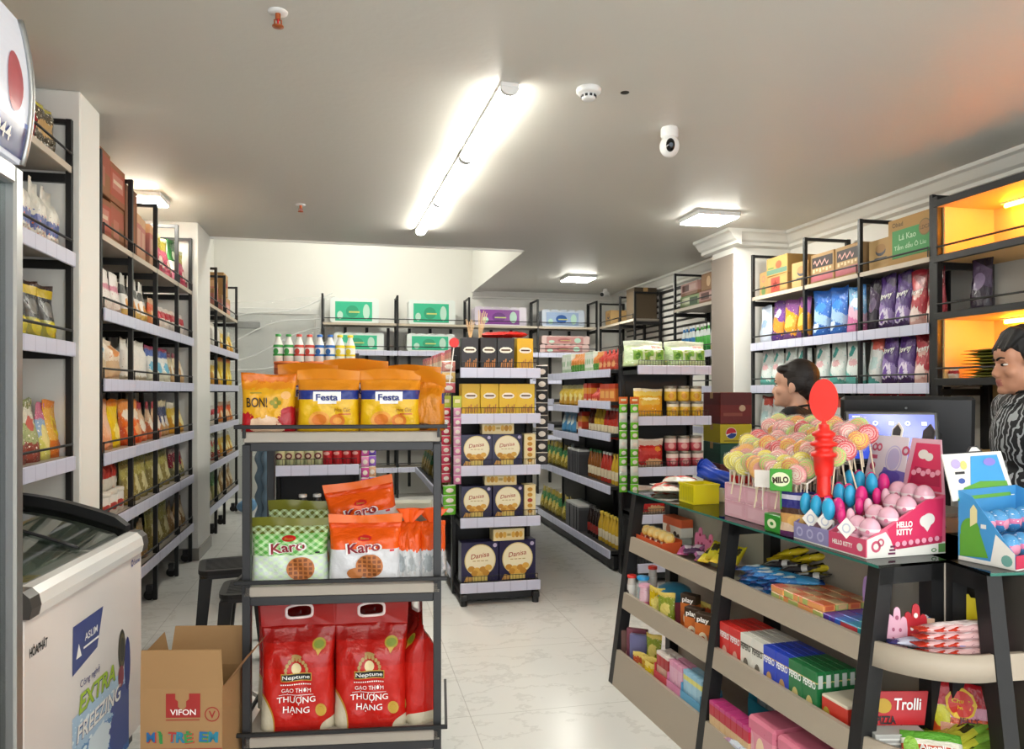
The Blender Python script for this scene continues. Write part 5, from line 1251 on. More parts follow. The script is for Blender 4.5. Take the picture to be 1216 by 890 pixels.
# far left rack
row(RL3, 0, 0, [('ct_kraft', 1, 'lower kraft carton'), ('ct_pinkish', 1, 'narrow rose carton')], x0=.03)
row(RL3, 1, 0, [('ct_kraftpink', 1, 'lower pink kraft carton'), ('ct_pinkish', 1, 'narrow salmon carton')], x0=.03)
row(RL3, 2, 0, [('ct_kraftpink', 2, 'lower rosy kraft carton')], x0=.03)
row(RL3, 0, 0, [('ct_kraft', 1, 'upper kraft carton')], x0=.05, dz=.243)
row(RL3, 2, 0, [('ct_kraft', 1, 'upper plain kraft carton')], x0=.1, dz=.203)
for bay, items in enumerate(([('whitepink', 4, 'white pink pouch')], [('milkpk', 3, 'plain white pouch')], [('yellowfood', 4, 'yellow food pouch')])): row(RL3, bay, 1, items, x0=.04)
for bay, items in enumerate(([('whitebag', 2, 'white soft pouch')], [('yellowfood', 2, 'yellow cream pouch')], [('yellowpk', 4, 'bright yellow pouch')])): row(RL3, bay, 2, items, x0=.05)
for bay, items in enumerate(([('milkpk', 3, 'white carton pouch')], [('redwhite', 3, 'red topped white pack')], [('orangepk', 5, 'orange yellow pouch')])): row(RL3, bay, 3, items, x0=.05)
for bay, items in enumerate(([('milkpk', 3, 'cream long pouch')], [('greenmix', 3, 'green cream bag')], [('yellowfood', 4, 'orange cream bag')])): row(RL3, bay, 4, items, x0=.04)
for bay, items in enumerate(([('greenleaf', 2, 'green grain bag'), ], [('greenleaf', 2, 'leafy green bag')], [('ricecake', 4, 'tan grain bag')])): row(RL3, bay, 5, items, x0=.06)
# back wall rack
row(RB, 0, 0, [('tp_green', 1, 'tall green tissue pack')], x0=.10)
row(RB, 1, 0, [('tp_green', 1, 'green tissue pack, second bay,')], x0=.15)
row(RB, 2, 0, [('tp_purple', 1, 'purple tissue pack')], x0=.08)
row(RB, 3, 0, [('tp_blue', 1, 'blue and white tissue pack')], x0=.06)
row(RB, 0, 1, [('tp_greenlow', 1, 'low green tissue pack')], x0=.14)
row(RB, 1, 1, [('tp_greenlow', 1, 'green tissue pack, second bay,')], x0=.12)
row(RB, 3, 1, [('tp_pink', 1, 'lower pink tissue pack')], x0=.05); row(RB, 3, 1, [('tp_pink', 1, 'upper pink tissue pack')], x0=.06, dz=.121)
row(RB, 0, 2, [('napkin', 4, 'pale napkin pack')], x0=.2); row(RB, 1, 2, [('napkin', 3, 'white napkin pack')], x0=.1)
row(RB, 0, 4, [('napkin', 2, 'pale blue napkin pack')], x0=.55); row(RB, 1, 4, [('napkin', 1, 'white napkin pack'), ('bluenap', 3, 'blue napkin pack')], x0=.02)
row(RB, 0, 3, [('napkin', 3, 'grey napkin pack')], x0=.3); row(RB, 1, 3, [('napkin', 3, 'light napkin pack')], x0=.1)
# right wall rack
row(RR, 0, 0, [('ct_leaf', 1, 'narrow kraft carton with leaf stamp'), ('ct_star', 1, 'lower carton with dark star'), ('ct_moon', 1, 'moon logo kraft carton')], x0=.02, gap=.005)
row(RR, 0, 0, [('ct_farm', 1, 'upper carton with farm print')], x0=.166, dz=.152)
row(RR, 1, 0, [('ct_scrib', 2, 'kraft carton with black scribble label')], x0=.02, gap=.008)
row(RR, 2, 0, [('ct_moon', 1, 'small kraft carton with moon logo'), ('ct_green', 1, 'large carton with green label')], x0=.02, gap=.006)
row(RR, 0, 1, [('det_pale', 1, 'pale blue detergent bag'), ('det_purporange', 1, 'purple orange detergent bag'), ('det_orange', 2, 'orange detergent bag')], x0=.03)
row(RR, 1, 1, [('det_blue', 2, 'bright blue detergent bag'), ('det_bluepink', 1, 'pink and blue detergent bag')], x0=.015, gap=-.004)
row(RR, 2, 1, [('det_dark', 1, 'dark detergent bag'), ('det_purple', 2, 'purple detergent bag'), ('det_red', 2, 'red detergent bag')], x0=.012, gap=-.022)
row(RR, 0, 2, [('det_white', 4, 'white teal detergent bag')], x0=.02, gap=-.004)
row(RR, 1, 2, [('det_white', 3, 'tall white detergent bag')], x0=.03, gap=.01)
row(RR, 2, 2, [('det_whitered', 1, 'white detergent bag'), ('det_purple', 2, 'violet detergent bag'), ('det_red', 2, 'crimson detergent bag')], x0=.012, gap=-.04)
row(RR, 0, 3, [('det_whitered', 4, 'white detergent bag with red top')], x0=.02, gap=-.004)
row(RR, 1, 3, [('det_whitered', 3, 'white red detergent bag')], x0=.02, gap=.01)
row(RR, 2, 3, [('det_red', 2, 'red white detergent bag')], x0=.02, gap=.02)
# back right rack and corner rack
row(RK, 0, 0, [('ct_greenpack', 1, 'lower green printed carton'), ('ct_pinkpack', 1, 'lower pink carton')], x0=.03, gap=.01)
row(RK, 0, 0, [('ct_pinkpack', 1, 'upper pink printed carton'), ('ct_lamp', 1, 'upper brown carton with lamp')], x0=.03, gap=.03, dz=.132)
row(RK, 0, 1, [('spray_blue', 4, 'blue spray bottle'), ('spray_green', 4, 'green spray bottle'), ('spray_white', 3, 'white spray bottle')], x0=.02, gap=.004)
row(RC, 0, 0, [('ct_moon', 1, 'small kraft carton')], x0=.05); row(RC, 1, 0, [('ct_drab', 1, 'tall dull brown carton')], x0=.1)
# gondola ends
row(GE1, 0, 0, [('waf_black', 3, 'black wafer box'), ('waf_yellow', 1, 'yellow wafer box')], x0=.015, gap=.009)
row(GE1, 0, 1, [('waf_yellowb', 4, 'yellow wafer box')], x0=.012, gap=.003)
for lev in (2, 3):
    row(GE1, 0, lev, [('danisa', 2, 'navy Danisa cookie box'), ('cookie_vert', 1, 'upright cream cookie box')], x0=.012, gap=.004)
    row(GE1, 0, lev, [('cookie_flat', 1, 'flat cream cookie box above navy boxes')], x0=.15+.02*lev-.04, dz=.206)
row(GE1, 0, 4, [('danisa_big', 2, 'large navy Danisa cookie box')], x0=.008, gap=.002)
row(GE1, 0, 4, [('cookie_flat', 1, 'flat cream cookie box above navy boxes')], x0=.22, dz=.263)
row(GE2, 0, 0, [('cups', 1, 'left bag of green jelly cups')], x0=-.06); row(GE2, 0, 0, [('cups', 1, 'right bag of green jelly cups')], x0=.27)
PROTO_D['yelpouch'] = PROTO_D['redpouch'] = .055
row(GE2, 0, 1, [('yelpouch', 1, 'yellow candy pouch'), (None, .008, ''), ('jar_yellow', 3, 'lower yellow jar')], x0=-.0, gap=.010)
row(GE2, 0, 1, [('jar_yellow', 3, 'upper yellow jar')], x0=.251, gap=.010, dz=.113)
row(GE2, 0, 2, [('redpouch', 1, 'red candy pouch'), (None, .008, ''), ('jar_pink', 3, 'lower pink jar')], x0=-.0, gap=.010)
row(GE2, 0, 2, [('jar_pink', 3, 'upper pink jar')], x0=.251, gap=.010, dz=.113)
row(GE2, 0, 3, [('redpouch', 2, 'red white candy pouch')], x0=.02)
row(GE0, 0, 0, [('tub_orange', 2, 'lidded orange tub'), ('tub_yellow', 1, 'lidded yellow tub')], x0=-.005, gap=.002)
row(GE0, 0, 0, [('clean_green', 2, 'green cleaner bottle'), ('clean_red', 2, 'red cleaner bottle'), ('clean_blue', 2, 'blue cleaner bottle'), ('clean_yellow', 2, 'yellow cleaner bottle')], x0=-.01, gap=.0, dz=.09)
row(GE0, 0, 1, [('can_ivory', 5, 'ivory bottle with red oval'), ('can_red', 4, 'red bottle')], x0=.0, gap=-.004)
row(GE0, 0, 2, [('bleach', 4, 'white capped dark bottle')], x0=.13, gap=.006)
# gondola sides facing left
for bay in range(3):
    row(G1, bay, 0, [('pastelbox', 14, 'pastel wafer box, %s bay,' % ('far', 'middle', 'near')[bay])], x0=.2, gap=.012)
    row(G1, bay, 1, [('greengold', 5, 'green gold pouch, %s bay,' % ('far', 'middle', 'near')[bay])], x0=.05, gap=.02)
    row(G1, bay, 2, [('yelnood', 5, 'yellow noodle pack, %s bay,' % ('far', 'middle', 'near')[bay])], x0=.05, gap=.02)
    row(G1, bay, 3, [('greengold', 4, 'gold pouch, %s bay,' % ('far', 'middle', 'near')[bay])], x0=.08, gap=.03)
row(G2, 2, 0, [('milkbox', 4, 'white milk box'), ('noodgreen', 3, 'green orange noodle pack'), ('noodred', 8, 'red noodle pack')], x0=.02, gap=-.006)
row(G2, 1, 0, [('milkbox', 4, 'pale milk box'), ('noodgreen', 5, 'green noodle pack')], x0=.1, gap=.0)
row(G2, 2, 1, [('redbox', 2, 'red gold tea box'), ('noodred', 4, 'red thin noodle pack'), ('orangebox', 3, 'orange tea box')], x0=.02, gap=-.003)
row(G2, 1, 1, [('yelnood', 5, 'yellow noodle pack')], x0=.03, gap=.01)
row(G2, 2, 2, [('bt_sauce', 2, 'dark sauce bottle'), ('bt_oil', 3, 'amber oil bottle'), ('bt_chili', 4, 'red chili bottle')], x0=.05, gap=.008)
row(G2, 1, 2, [('bluepk', 3, 'pale blue pouch'), ('bt_sauce', 2, 'brown sauce bottle'), ('redbox', 1, 'small red box')], x0=.08, gap=.008)
row(G2, 2, 3, [('bt_fish', 4, 'fish sauce bottle'), ('bt_chili', 3, 'red sauce bottle'), ('bt_oil', 2, 'yellow oil bottle')], x0=.05, gap=.01)
row(G2, 1, 3, [('greengold', 2, 'green gold pouch'), ('bluepk', 1, 'blue pouch'), ('softgrey', 6, 'dark grey drink carton')], x0=.03, gap=.010)
row(G2, 0, 3, [('greengold', 5, 'far green gold pouch')], x0=.03, gap=.003)
row(G2, 2, 4, [('bt_soy', 4, 'black soy bottle'), ('bt_oil', 6, 'tall yellow oil bottle')], x0=.03, gap=.006)
row(G2, 1, 4, [('greengold', 2, 'yellow green pouch'), ('softgrey', 6, 'dark drink carton')], x0=.06, gap=.010)
row(G2, 0, 4, [('greengold', 5, 'far yellow green pouch')], x0=.05, gap=.005)
# ------------------------------------------------------------------ candy trays of the counter
def oc(x, y, z): return rpos(CT, x, y, z)
def ob(x, y, z): return rpos(CB, x, y, z)
def cput(key, x, y, z, label, rz=0, group=None, rot=None, sc=None, at=None):
    f = at or oc; base = CB.rz if f is ob else CT.rz
    return spawn(key, f(x, y, z), base+rz, label, group, rot, sc)
def lay(key, x, y, z, label, rz=0, group=None, roll=0, at=None, sc=None):
    base = CB.rz if at is ob else CT.rz
    e = Euler((-PI/2+roll, 0, base+rz))
    return spawn(key, (at or oc)(x, y, z), 0, label, group, (e.x, e.y, e.z), sc)
Z1, Z2, Z3 = .668, .372, .055
def bar(key, w, l, t, mat, seed, cat='candy bar', dec=None): P(key, w, l, t, 'pillow', mat, seed, .08, .002, dec, cat)
bar('bar_yellow', .05, .14, .028, prnt('bar_yellow_p', [(0, '#d8b814'), (.1, '#e3c91e'), (.9, '#d8b814')], [('r', .5, .55, .3, .2, '#3a2f1a')], sp('#f0e28a', 6, .12, (.2, .8)), .25, .5), 60)
bar('bar_black', .05, .14, .026, prnt('bar_black_p', [(0, '#2c2628'), (.6, '#d8d4d0'), (.75, '#332b2d')], [('r', .5, .3, .25, .2, '#c9c4c0')], None, .25, .5), 61)
bar('bar_blue', .05, .16, .028, prnt('bar_blue_p', [(0, '#23336e'), (.12, '#2f74b8'), (.5, '#3f94cc'), (.9, '#1f3f80')], [('r', .4, .3, .25, .16, '#e0e4ea')], sp('#8fc4e2', 6, .12), .22, .5), 62)
bar('bar_pale', .045, .14, .024, prnt('bar_pale_p', [(0, '#8fb0d0'), (.3, '#c9d4e0'), (.7, '#b48fb0'), (.9, '#d0b0a0')], (), sp('#e8ecf0', 7, .14), .25, .5), 63)
bar('bar_purple', .05, .12, .026, prnt('bar_purple_p', [(0, '#5a2f58'), (.3, '#b8609a'), (.7, '#4a2c50')], [('r', .5, .5, .3, .2, '#d8b8cc')], None, .25, .5), 64)
bar('bar_pink', .05, .12, .024, prnt('bar_pink_p', [(0, '#c2588c'), (.5, '#dfa0be'), (.85, '#b84a80')], (), sp('#f0d4e0', 6, .14), .25, .5), 65)
bar('stick_red', .04, .22, .028, prnt('stick_red_p', [(0, '#c2341c'), (.14, '#d9b0b0'), (.7, '#cf8f9c'), (.86, '#d06a30')], [('r', .5, .45, .3, .2, '#e8d8d8')], sp('#7a3050', 6, .1, (.15, .8)), .22, .5), 66)
bar('stick_violet', .04, .19, .026, prnt('stick_violet_p', [(0, '#2c2a6a'), (.14, '#cdd0e4'), (.8, '#8a8ac0')], (), sp('#5a5aa0', 7, .14), .22, .5), 67)
bar('strip_green', .05, .26, .022, prnt('strip_green_p', [(0, '#5a9a2c'), (.15, '#b8b83a'), (.5, '#7aa83a'), (.85, '#4a8a2c')], [('r', .5, .45, .2, .1, '#2a3a1a')], None, .22, .5), 68)
bar('strip_cream', .04, .26, .02, prnt('strip_cream_p', [(0, '#c9b23c'), (.2, '#ddd4a4'), (.8, '#2f2c22'), (.9, '#d0c060')], [('r', .5, .5, .1, .25, '#3a3426')], None, .22, .4), 69)
bar('bar_panda', .06, .12, .03, prnt('bar_panda_p', [(0, '#cfd2c8'), (.3, '#2a2a28'), (.5, '#d4d8cc'), (.8, '#8fae5a')], [('e', .4, .6, .16, .12, '#1c1c1c')], None, .25, .5), 70)
def gum(key, c1, c2): B(key, .045, .075, .022, prnt(key+'_p', [(0, c1), (.85, c2)], [('r', .5, .5, .35, .3, c2)], None, .3), None, 'gum box', .002)
gum('gum_orange', '#e09a5c', '#c8603a'); gum('gum_green', '#a8b468', '#d8b080'); gum('gum_purple', '#4a2c8a', '#6a44a8'); gum('gum_blue', '#2a5ab8', '#3f74cc'); gum('gum_teal', '#1f8a94', '#36a4a8'); gum('gum_redmix', '#b83a44', '#3f8ab0')
# bay 1, upper tray
def make_lolly(c1, c2, r=.034, swirl=True, stick=.10, name='lollipop'):
    def f():
        t = empty(name)
        m1, m2 = base_mat('candy_'+c1, c1, .25), base_mat('candy_'+c2, c2, .25)
        b = MB(); b.lathe([(.002, -.010), (r*.7, -.010), (r*.95, -.006), (r, 0), (r*.95, .006), (r*.7, .010), (.002, .010)], m1, 20, M=Matrix.Rotation(PI/2, 4, 'X'))
        if swirl:
            F = lambda x, z: (x, -.0115, z)
            for k in range(3):
                pts = [(r*.9*q*math.cos(2.2*PI*q+k*2.1), r*.9*q*math.sin(2.2*PI*q+k*2.1)) for q in [i/12 for i in range(1, 13)]]
                vs = []; fs = []
                for i, (x, z) in enumerate(pts): n = math.hypot(x, z)+1e-6; vs += [F(x*(1-.10*r*3/n*.1), z), F(x+r*.22*(z/n), z-r*.22*(x/n))]
                fs = [(2*i, 2*i+2, 2*i+3, 2*i+1) for i in range(len(pts)-1)]; b.add(vs, fs, m2)
        else: b.disc(0, 0, r*.6, r*.6, FLAT(-.0115), m2, 16, 1)
        cd_ = b.build('candy', t)
        b = MB(); wf = base_mat('lolly_wrapper', '#f4efe6', .1, alpha=.13)
        b.lathe([(.004, -r*1.25), (r*.5, -r*1.05), (r*1.08, -.3*r), (r*1.1, .3*r), (r*.8, r*.95), (r*.2, r*1.15)], wf, 12, sq=(1, .42)); b.build('wrapper', cd_)
        b = MB(); b.cyl((0, 0, -r*.9), (0, 0, -r-stick), .0028, base_mat('stick_cream', '#e6d6b8', .5), n=7); b.build('stick', t); return t
    return f
LC = [('lol_yellow', '#e6d84c', '#f0e89a', 'yellow'), ('lol_red', '#d0283a', '#ee9a9a', 'red'), ('lol_pink', '#e89a9a', '#f4dccc', 'pale pink'), ('lol_orange', '#ea9048', '#ecd04c', 'orange'), ('lol_green', '#b4d468', '#f0a888', 'lime')]
for k, c1, c2, nm in LC: good(k, .07, make_lolly(c1, c2), 'lollipop')
good('lol_flower', .085, make_lolly('#e6a84a', '#dd8f80', .042, False), 'lollipop')
good('lol_tray', .06, make_lolly('#e0a63c', '#e9d28c', .026, True, .02), 'lollipop')
t = empty('candy_tray', oc(.17, .045, Z1), CT.rz, 'orange cardboard tray of round lollipops on upper counter tray', 'candy tray')
mo = base_mat('tray_orange', '#d2582c', .5); b = MB()
b.box(-.13, .14, -.045, .055, 0, .004, mo); b.box(-.13, .14, -.045, -.042, 0, .045, mo); b.box(-.13, .14, .052, .055, 0, .06, mo); b.box(-.13, -.127, -.042, .052, 0, .05, mo); b.box(.137, .14, -.042, .052, 0, .05, mo); b.build('box_body', t)
for i in range(8):
    for j in range(2):
        pass
for i in range(9): cput('lol_tray', .06+.028*i, .05+.012*(i % 2), Z1+.062, 'yellow orange lollipop in orange tray, %s from far end' % ORD[i], .5, 'lollipops in the orange tray', (rad(-30), 0, CT.rz+.6))
b = MB(); b.box(-.085, .085, -.03, .03, 0, .05, base_mat('clear_tub', '#dfe4e0', .1, alpha=.5), .006); b.box(-.09, .09, -.032, .032, .05, .135, prnt('plum_box', [(0, '#dcd8ce'), (.72, '#cf5a34')], [('e', .32, .5, .12, .25, '#c97a5a'), ('e', .68, .42, .1, .14, '#2a2624'), ('e', .85, .4, .07, .1, '#2a2624')], None, .4), .003)
tag(b.build('candy_box', loc=oc(.15, .165, Z1), rz=CT.rz), 'white and orange candy box at far end of upper tray', 'box')
def make_hand(c1, c2, fingers=3):
    def f():
        t = empty('candy_card'); m = base_mat('card_'+c1, c1, .4); m2 = base_mat('card_'+c2, c2, .4)
        out = [(-.026, 0), (.026, 0), (.028, .06)]
        for x0, x1, zt in ((.026, .010, .082), (.009, -.008, .108), (-.010, -.026, .086)):
            for k in range(6): a = PI*k/5; out.append(((x0+x1)/2+abs(x0-x1)/2*math.cos(a), zt+.012*math.sin(a)))
        out.append((-.028, .06))
        MB().prism(out, -.003, .003, m).build('card', t)
        b = MB(); b.disc(0, .035, .012, .014, FLAT(-.004), m2, 12, 1, hole=.6, a0=PI, a1=2*PI); b.disc(-.009, .056, .004, .006, FLAT(-.004), m2, 8, 1); b.disc(.009, .056, .004, .006, FLAT(-.004), m2, 8, 1); b.disc(0, .09, .005, .007, FLAT(-.004), m2, 8, 1); b.build('print', t); return t
    return f
good('hand_pink', .06, make_hand('#d9799c', '#a02c50'), 'candy card'); good('hand_lilac', .06, make_hand('#b48cc0', '#6a3c80'), 'candy card'); good('hand_red', .06, make_hand('#b3202c', '#efe0dc'), 'candy card'); good('hand_rose', .06, make_hand('#dba8bc', '#a0506c'), 'candy card')
cput('hand_pink', .40, .14, Z1, 'pale pink hand shaped candy card, leftmost on the upper tray', .5, sc=(1, 1, 1.1)); cput('hand_pink', .50, .13, Z1, 'deep pink hand shaped candy card next to purple card', .5); cput('hand_lilac', .62, .15, Z1, 'purple hand shaped card half behind second counter leg', .5)
for i in range(6): lay('bar_pink' if i % 3 == 0 else 'bar_purple', .40+.043*i, .05+.012*(i % 2), Z1+.016+.014*(i % 3), '%s candy bar, %s in the pink purple pile' % ('pink' if i % 3 == 0 else 'dark purple', ORD[i]), .9+.3*math.sin(i*2), roll=.1)
for i in range(6): lay('bar_yellow', .60+.027*i, .03+.025*(i % 3), Z1+.03+.016*(i % 2), 'yellow candy bar before the second leg, %s in pile' % ORD[i], .5+.25*math.sin(i*1.7), roll=.35)
# bay 2, upper tray
for i in range(7): lay('bar_yellow', .85+.032*i, .16+.012*(i % 2), Z1+.085+.018*(i % 3), 'yellow candy bar right of second leg, %s in heap' % ORD[i], -.6+.2*math.sin(i*2.1), roll=.25)
for i in range(8): lay('bar_black', .86+.028*i, .09+.014*(i % 2), Z1+.05+.018*(i % 3), 'black and white candy bar, %s in its heap' % ORD[i], -.9+.15*math.sin(i*1.9), roll=.2)
for i in range(15): lay('bar_blue', .875+.046*(i % 5), .0+.012*(i % 3), Z1+.018+.026*(i//5), 'blue wafer bar, %s row, %s from the leg' % (('lowest', 'middle', 'top')[i//5], ORD[i % 5]), -.75+.08*math.sin(i), roll=.05, sc=(1.2, 1, 1.1))
for i in range(5): lay('bar_pale', .95+.045*i, -.008, Z1+.014, 'pale blue and pink candy bar, %s along the lip' % ORD[i], -.8)
for i in range(5): lay('bar_panda', 1.09+.045*i, .03+.025*i, Z1+.022+.004*(i % 2), 'black white green candy pack, %s from the front' % ORD[i], -.5+.3*math.sin(i*3), roll=.2)
for i in range(5):
    for j in range(4):
        k = i*4+j
        for l in range(3): cput(('gum_orange', 'gum_green')[(i+j+l) % 2], 1.14+.048*i, .018+.049*j, Z1+.0225*l, '%s gum box, %s layer, %s across, %s deep' % (('orange', 'olive')[(i+j+l) % 2], ('lowest', 'middle', 'upper')[l], ORD[i], ORD[j]), PI/2+R.uniform(-.09, .09), 'orange and olive gum boxes in a grid')
for i in range(4):
    for j in range(4):
        key = ('gum_purple', 'gum_blue', 'gum_teal', 'gum_teal')[i] if not (i == 2 and j == 0) else 'gum_redmix'
        nm = {'gum_purple': 'purple', 'gum_blue': 'blue', 'gum_teal': 'teal', 'gum_redmix': 'red blue'}[key]
        [cput(key, 1.385+.047*i, .018+.048*j, Z1+.0225*l, '%s gum box by third leg, %s layer, %s across, %s deep' % (nm, ('lower', 'upper')[l], ORD[i], ORD[j]), PI/2+R.uniform(-.06, .06), 'purple blue and teal gum boxes') for l in range(2)]
cput('hand_lilac', 1.39, .17, Z1+.03, 'lilac hand shaped candy card standing left of third leg', .5, sc=(1.25, 1, 1.2))
# bay 1, middle tray
bottle('candy_white', .022, .15, prnt('candy_white_p', [(0, '#d6d0c8'), (.3, '#dcd8d2'), (.75, '#c9c2ba')], [('e', .5, .45, .25, .12, '#3a3436')], None, .3), base_mat('cap_coral', '#d8342c', .3), .8, .72, 'candy tube')
bottle('candy_blue', .026, .16, base_mat('tube_clear', '#cfe0e6', .15, trans=.4), base_mat('cap_cyan', '#2f9cd8', .3), .9, .7, 'candy tube')
bottle('candy_pink', .026, .14, prnt('candy_pink_p', [(0, '#d67a96'), (.5, '#dfb8c4')], (), sp('#c05070', 7, .15), .2), base_mat('cap_pinkclear', '#dba0b4', .3), .9, .75, 'candy tube')
cput('candy_white', .06, -.03, Z2, 'white candy tube with coral red cap beside far counter leg'); cput('candy_blue', .14, -.01, Z2, 'clear candy tube with bright blue cap'); cput('candy_pink', .20, -.03, Z2, 'pink candy tube next to the blue capped tube')
cput('candy_white', .10, .06, Z2+.03, 'second coral capped candy tube standing behind the blue capped tube', sc=(1, 1, 1.1))
t = empty('candy_dome', oc(.31, .06, Z2), CT.rz, 'round candy tub with teal dome lid on middle tray', 'tub')
b = MB(); b.lathe([(.06, 0), (.07, .01), (.075, .10)], base_mat('tub_pinkclear', '#c25a6c', .3), 22); b.build('tub', t); b = MB(); b.lathe([(.08, .10), (.082, .115), (.07, .145), (.04, .162), (.001, .168)], base_mat('dome_teal', '#2b7392', .3), 22); b.build('lid', t)
for k, (c, nm) in enumerate((('#d0b018', 'yellow'), ('#8a9a2c', 'lime green'), ('#c99a2a', 'amber'), ('#b8502c', 'orange red'))):
    P('tp_'+nm.replace(' ', '_'), .085, .15, .05, 'standup', prnt('traypouch%d' % k, [(0, c), (.2, c), (.85, '#d9c060')], [('e', .5, .5, .3, .18, '#e0cf70')], sp('#f0e6b0', 7, .12), .22, .6), 80+k, cat='candy pouch')
    cput('tp_'+nm.replace(' ', '_'), .30+.088*k, -.02 if k < 2 else .05, Z2, '%s candy pouch on the middle tray behind its lip' % nm, .5)
def dec_play(b, y): b.text('play', 0, .125, .026, FLAT(y-.001), M_txtw, w=.055, bold=.03); b.disc(0, .05, .022, .03, FLAT(y-.001), base_mat('ring_cream', '#e4d2b4', .4), 16, 1, hole=.5)
B('playbox', .075, .04, .15, prnt('playbox_p', [(0, '#b85a24'), (.5, '#c46a2c'), (.75, '#3a2a1c')], (), None, .35), dec_play, 'candy box')
for i in range(3): cput('playbox', .54+.085*i, -.02+.03*(i == 0), Z2+(.03 if i == 0 else 0), 'orange brown play candy box, %s on the middle tray' % ORD[i], .45)
# bay 2, middle tray: biscuit-stick boxes
def mk_pep(key, c, cdark, tx):
    def dec(b, y):
        b.text('PEPERO', 0, .122, .022, FLAT(y-.001), base_mat('pep_txt_'+key, tx, .35), w=.058, bold=.03)
        b.disc(.0, .055, .016, .03, FLAT(y-.001), base_mat('pep_pic_'+key, cdark, .4), 14, 1); b.disc(.012, .03, .010, .02, FLAT(y-.0014), base_mat('choc', '#7a4a2a', .4), 12, 1)
        b.box(.0336, .0342, -.008, .008, .115, .155, base_mat('side_label', '#c4ccc8', .4))
    B(key, .067, .027, .165, prnt(key+'_p', [(0, c), (.9, c)], [('r', .5, .8, .6, .012, cdark)], None, .28), dec, 'biscuit box', .0015)
for key, c, cd, tx, nm, u in (('pep_red', '#c8231f', '#d9a090', '#f4ecec', 'red', .85), ('pep_white', '#d9d6cc', '#6a6458', '#4a463e', 'white', .985), ('pep_blue', '#2540b8', '#b8905a', '#f4f4f8', 'blue', 1.12), ('pep_green', '#1f6e3c', '#c9b878', '#f4f8f4', 'green', 1.255)):
    mk_pep(key, c, cd, tx)
    for col in range(2):
        for dpt in range(5): cput(key, u+.034+.0685*col, -.032+.0295*dpt, Z2, '%s PEPERO box, %s column, %s from the front' % (nm, ('left', 'right')[col], ORD[dpt]), 0, '%s PEPERO boxes' % nm)
b = MB(); b.box(-.055, .055, -.09, .09, 0, .11, prnt('mush_box', [(0, '#b3261c'), (.15, '#c23324'), (.93, '#d8cdb8')], [('e', .2, .4, .16, .3, '#b09a3a'), ('e', .88, .3, .12, .22, '#dcd4c8')], None, .3), .003)
b.disc(.034, .04, .014, .014, FLAT(-.091), M_txtw, 14, 1); b.patch(.029, .038, .006, .034, FLAT(-.0914), M_txtw, 1, 1)
tag(b.build('candy_box', loc=oc(1.46, .05, Z2), rz=CT.rz), 'red candy box with white mushroom at end of middle tray', 'box')
# bottom trays
B('stickbox_red', .033, .03, .15, prnt('stickbox_red_p', [(0, '#b02428'), (.3, '#c9a08c'), (.6, '#a8262c'), (.9, '#d8ccc4')], None or (), None, .3), None, 'candy box')
B('stickbox_pink', .033, .03, .15, prnt('stickbox_pink_p', [(0, '#b8407a'), (.4, '#d9a8bc'), (.85, '#d490ac')], None or (), None, .3), None, 'candy box')
B('stickbox_blue', .033, .03, .15, prnt('stickbox_blue_p', [(0, '#4f9ab8'), (.4, '#9cc2d4'), (.75, '#d8d070'), (.88, '#8cb8d0')], None or (), None, .3), None, 'candy box')
for k, (c, cn, key, u, n) in enumerate((('#b8303c', 'red', 'stickbox_red', .40, 3), ('#cf7fa4', 'pink', 'stickbox_pink', .515, 3), ('#5a9cc0', 'blue', 'stickbox_blue', .63, 4))):
    m = base_mat('traycard_'+cn, c, .5)
    L_ = n*.036+.006; t = empty('candy_tray', oc(u-.006, -.085, Z3+.01), CT.rz, '%s card tray of stick boxes in lowest counter tray' % cn, 'candy tray')
    b = MB(); b.box(0, L_, 0, .003, 0, .13, m); b.box(0, .003, .003, .10, 0, .16, m); b.box(L_-.003, L_, .003, .10, 0, .16, m); b.box(.003, L_-.003, .097, .10, 0, .17, m); b.box(.003, L_-.003, .003, .097, 0, .003, m); b.build('box_body', t)
    b = MB(); b.patch(.01, L_-.01, .03, .10, FLAT(-.001), base_mat('traypic_'+cn, {'red': '#d8b4a0', 'pink': '#e6c4d2', 'blue': '#c8d88c'}[cn], .5), 1, 1); b.build('front_print', t)
    for i in range(n):
        for j in range(2): cput(key, u+.016+.036*i, -.06+.04*j, Z3+.075, '%s stick box, %s across, %s row in card tray' % (cn, ORD[i], ('front', 'back')[j]), 0, '%s stick boxes' % cn)
for i, (u, y, c, nm, h_) in enumerate(((.06, -.07, '#6a4a44', 'dark brown', .20), (.10, -.05, '#8a4a5a', 'wine', .22), (.155, -.06, '#6a6a94', 'slate violet', .21))):
    b = MB(); b.box(-.05, .05, -.012, .012, 0, h_, prnt('flatbox%d' % i, [(0, c), (.8, c)], [('e', .6, .45, .28, .16, '#cf9a84')], None, .35), .003)
    tag(b.build('candy_box', loc=oc(u, y+.03, Z3), rz=CT.rz+.9), '%s flat candy box leaning at far end of lowest tray' % nm, 'box')
cput('greengold' if False else 'tp_lime_green', .25, -.01, Z3+.09, 'lime candy pouch at the back of lowest tray', .4); cput('tp_orange_red', .22, -.06, Z3, 'orange red candy pouch in lowest tray', .6); cput('tp_amber', .31, -.06, Z3+.01, 'amber candy pouch in lowest tray', .5); cput('tp_yellow', .355, -.07, Z3, 'yellow candy pouch in lowest tray', .5)
B('tallred', .034, .06, .175, prnt('tallred_p', [(0, '#d8b890'), (.2, '#c9a87c'), (.7, '#b02838'), (.92, '#b83a78')], None or (), None, .3), None, 'candy box')
for i in range(7): cput('tallred', .875+.036*i-.0, -.065, Z3+.0+.02, 'narrow red and tan box, %s from second leg' % ORD[i], 0, 'narrow red boxes in lowest tray')
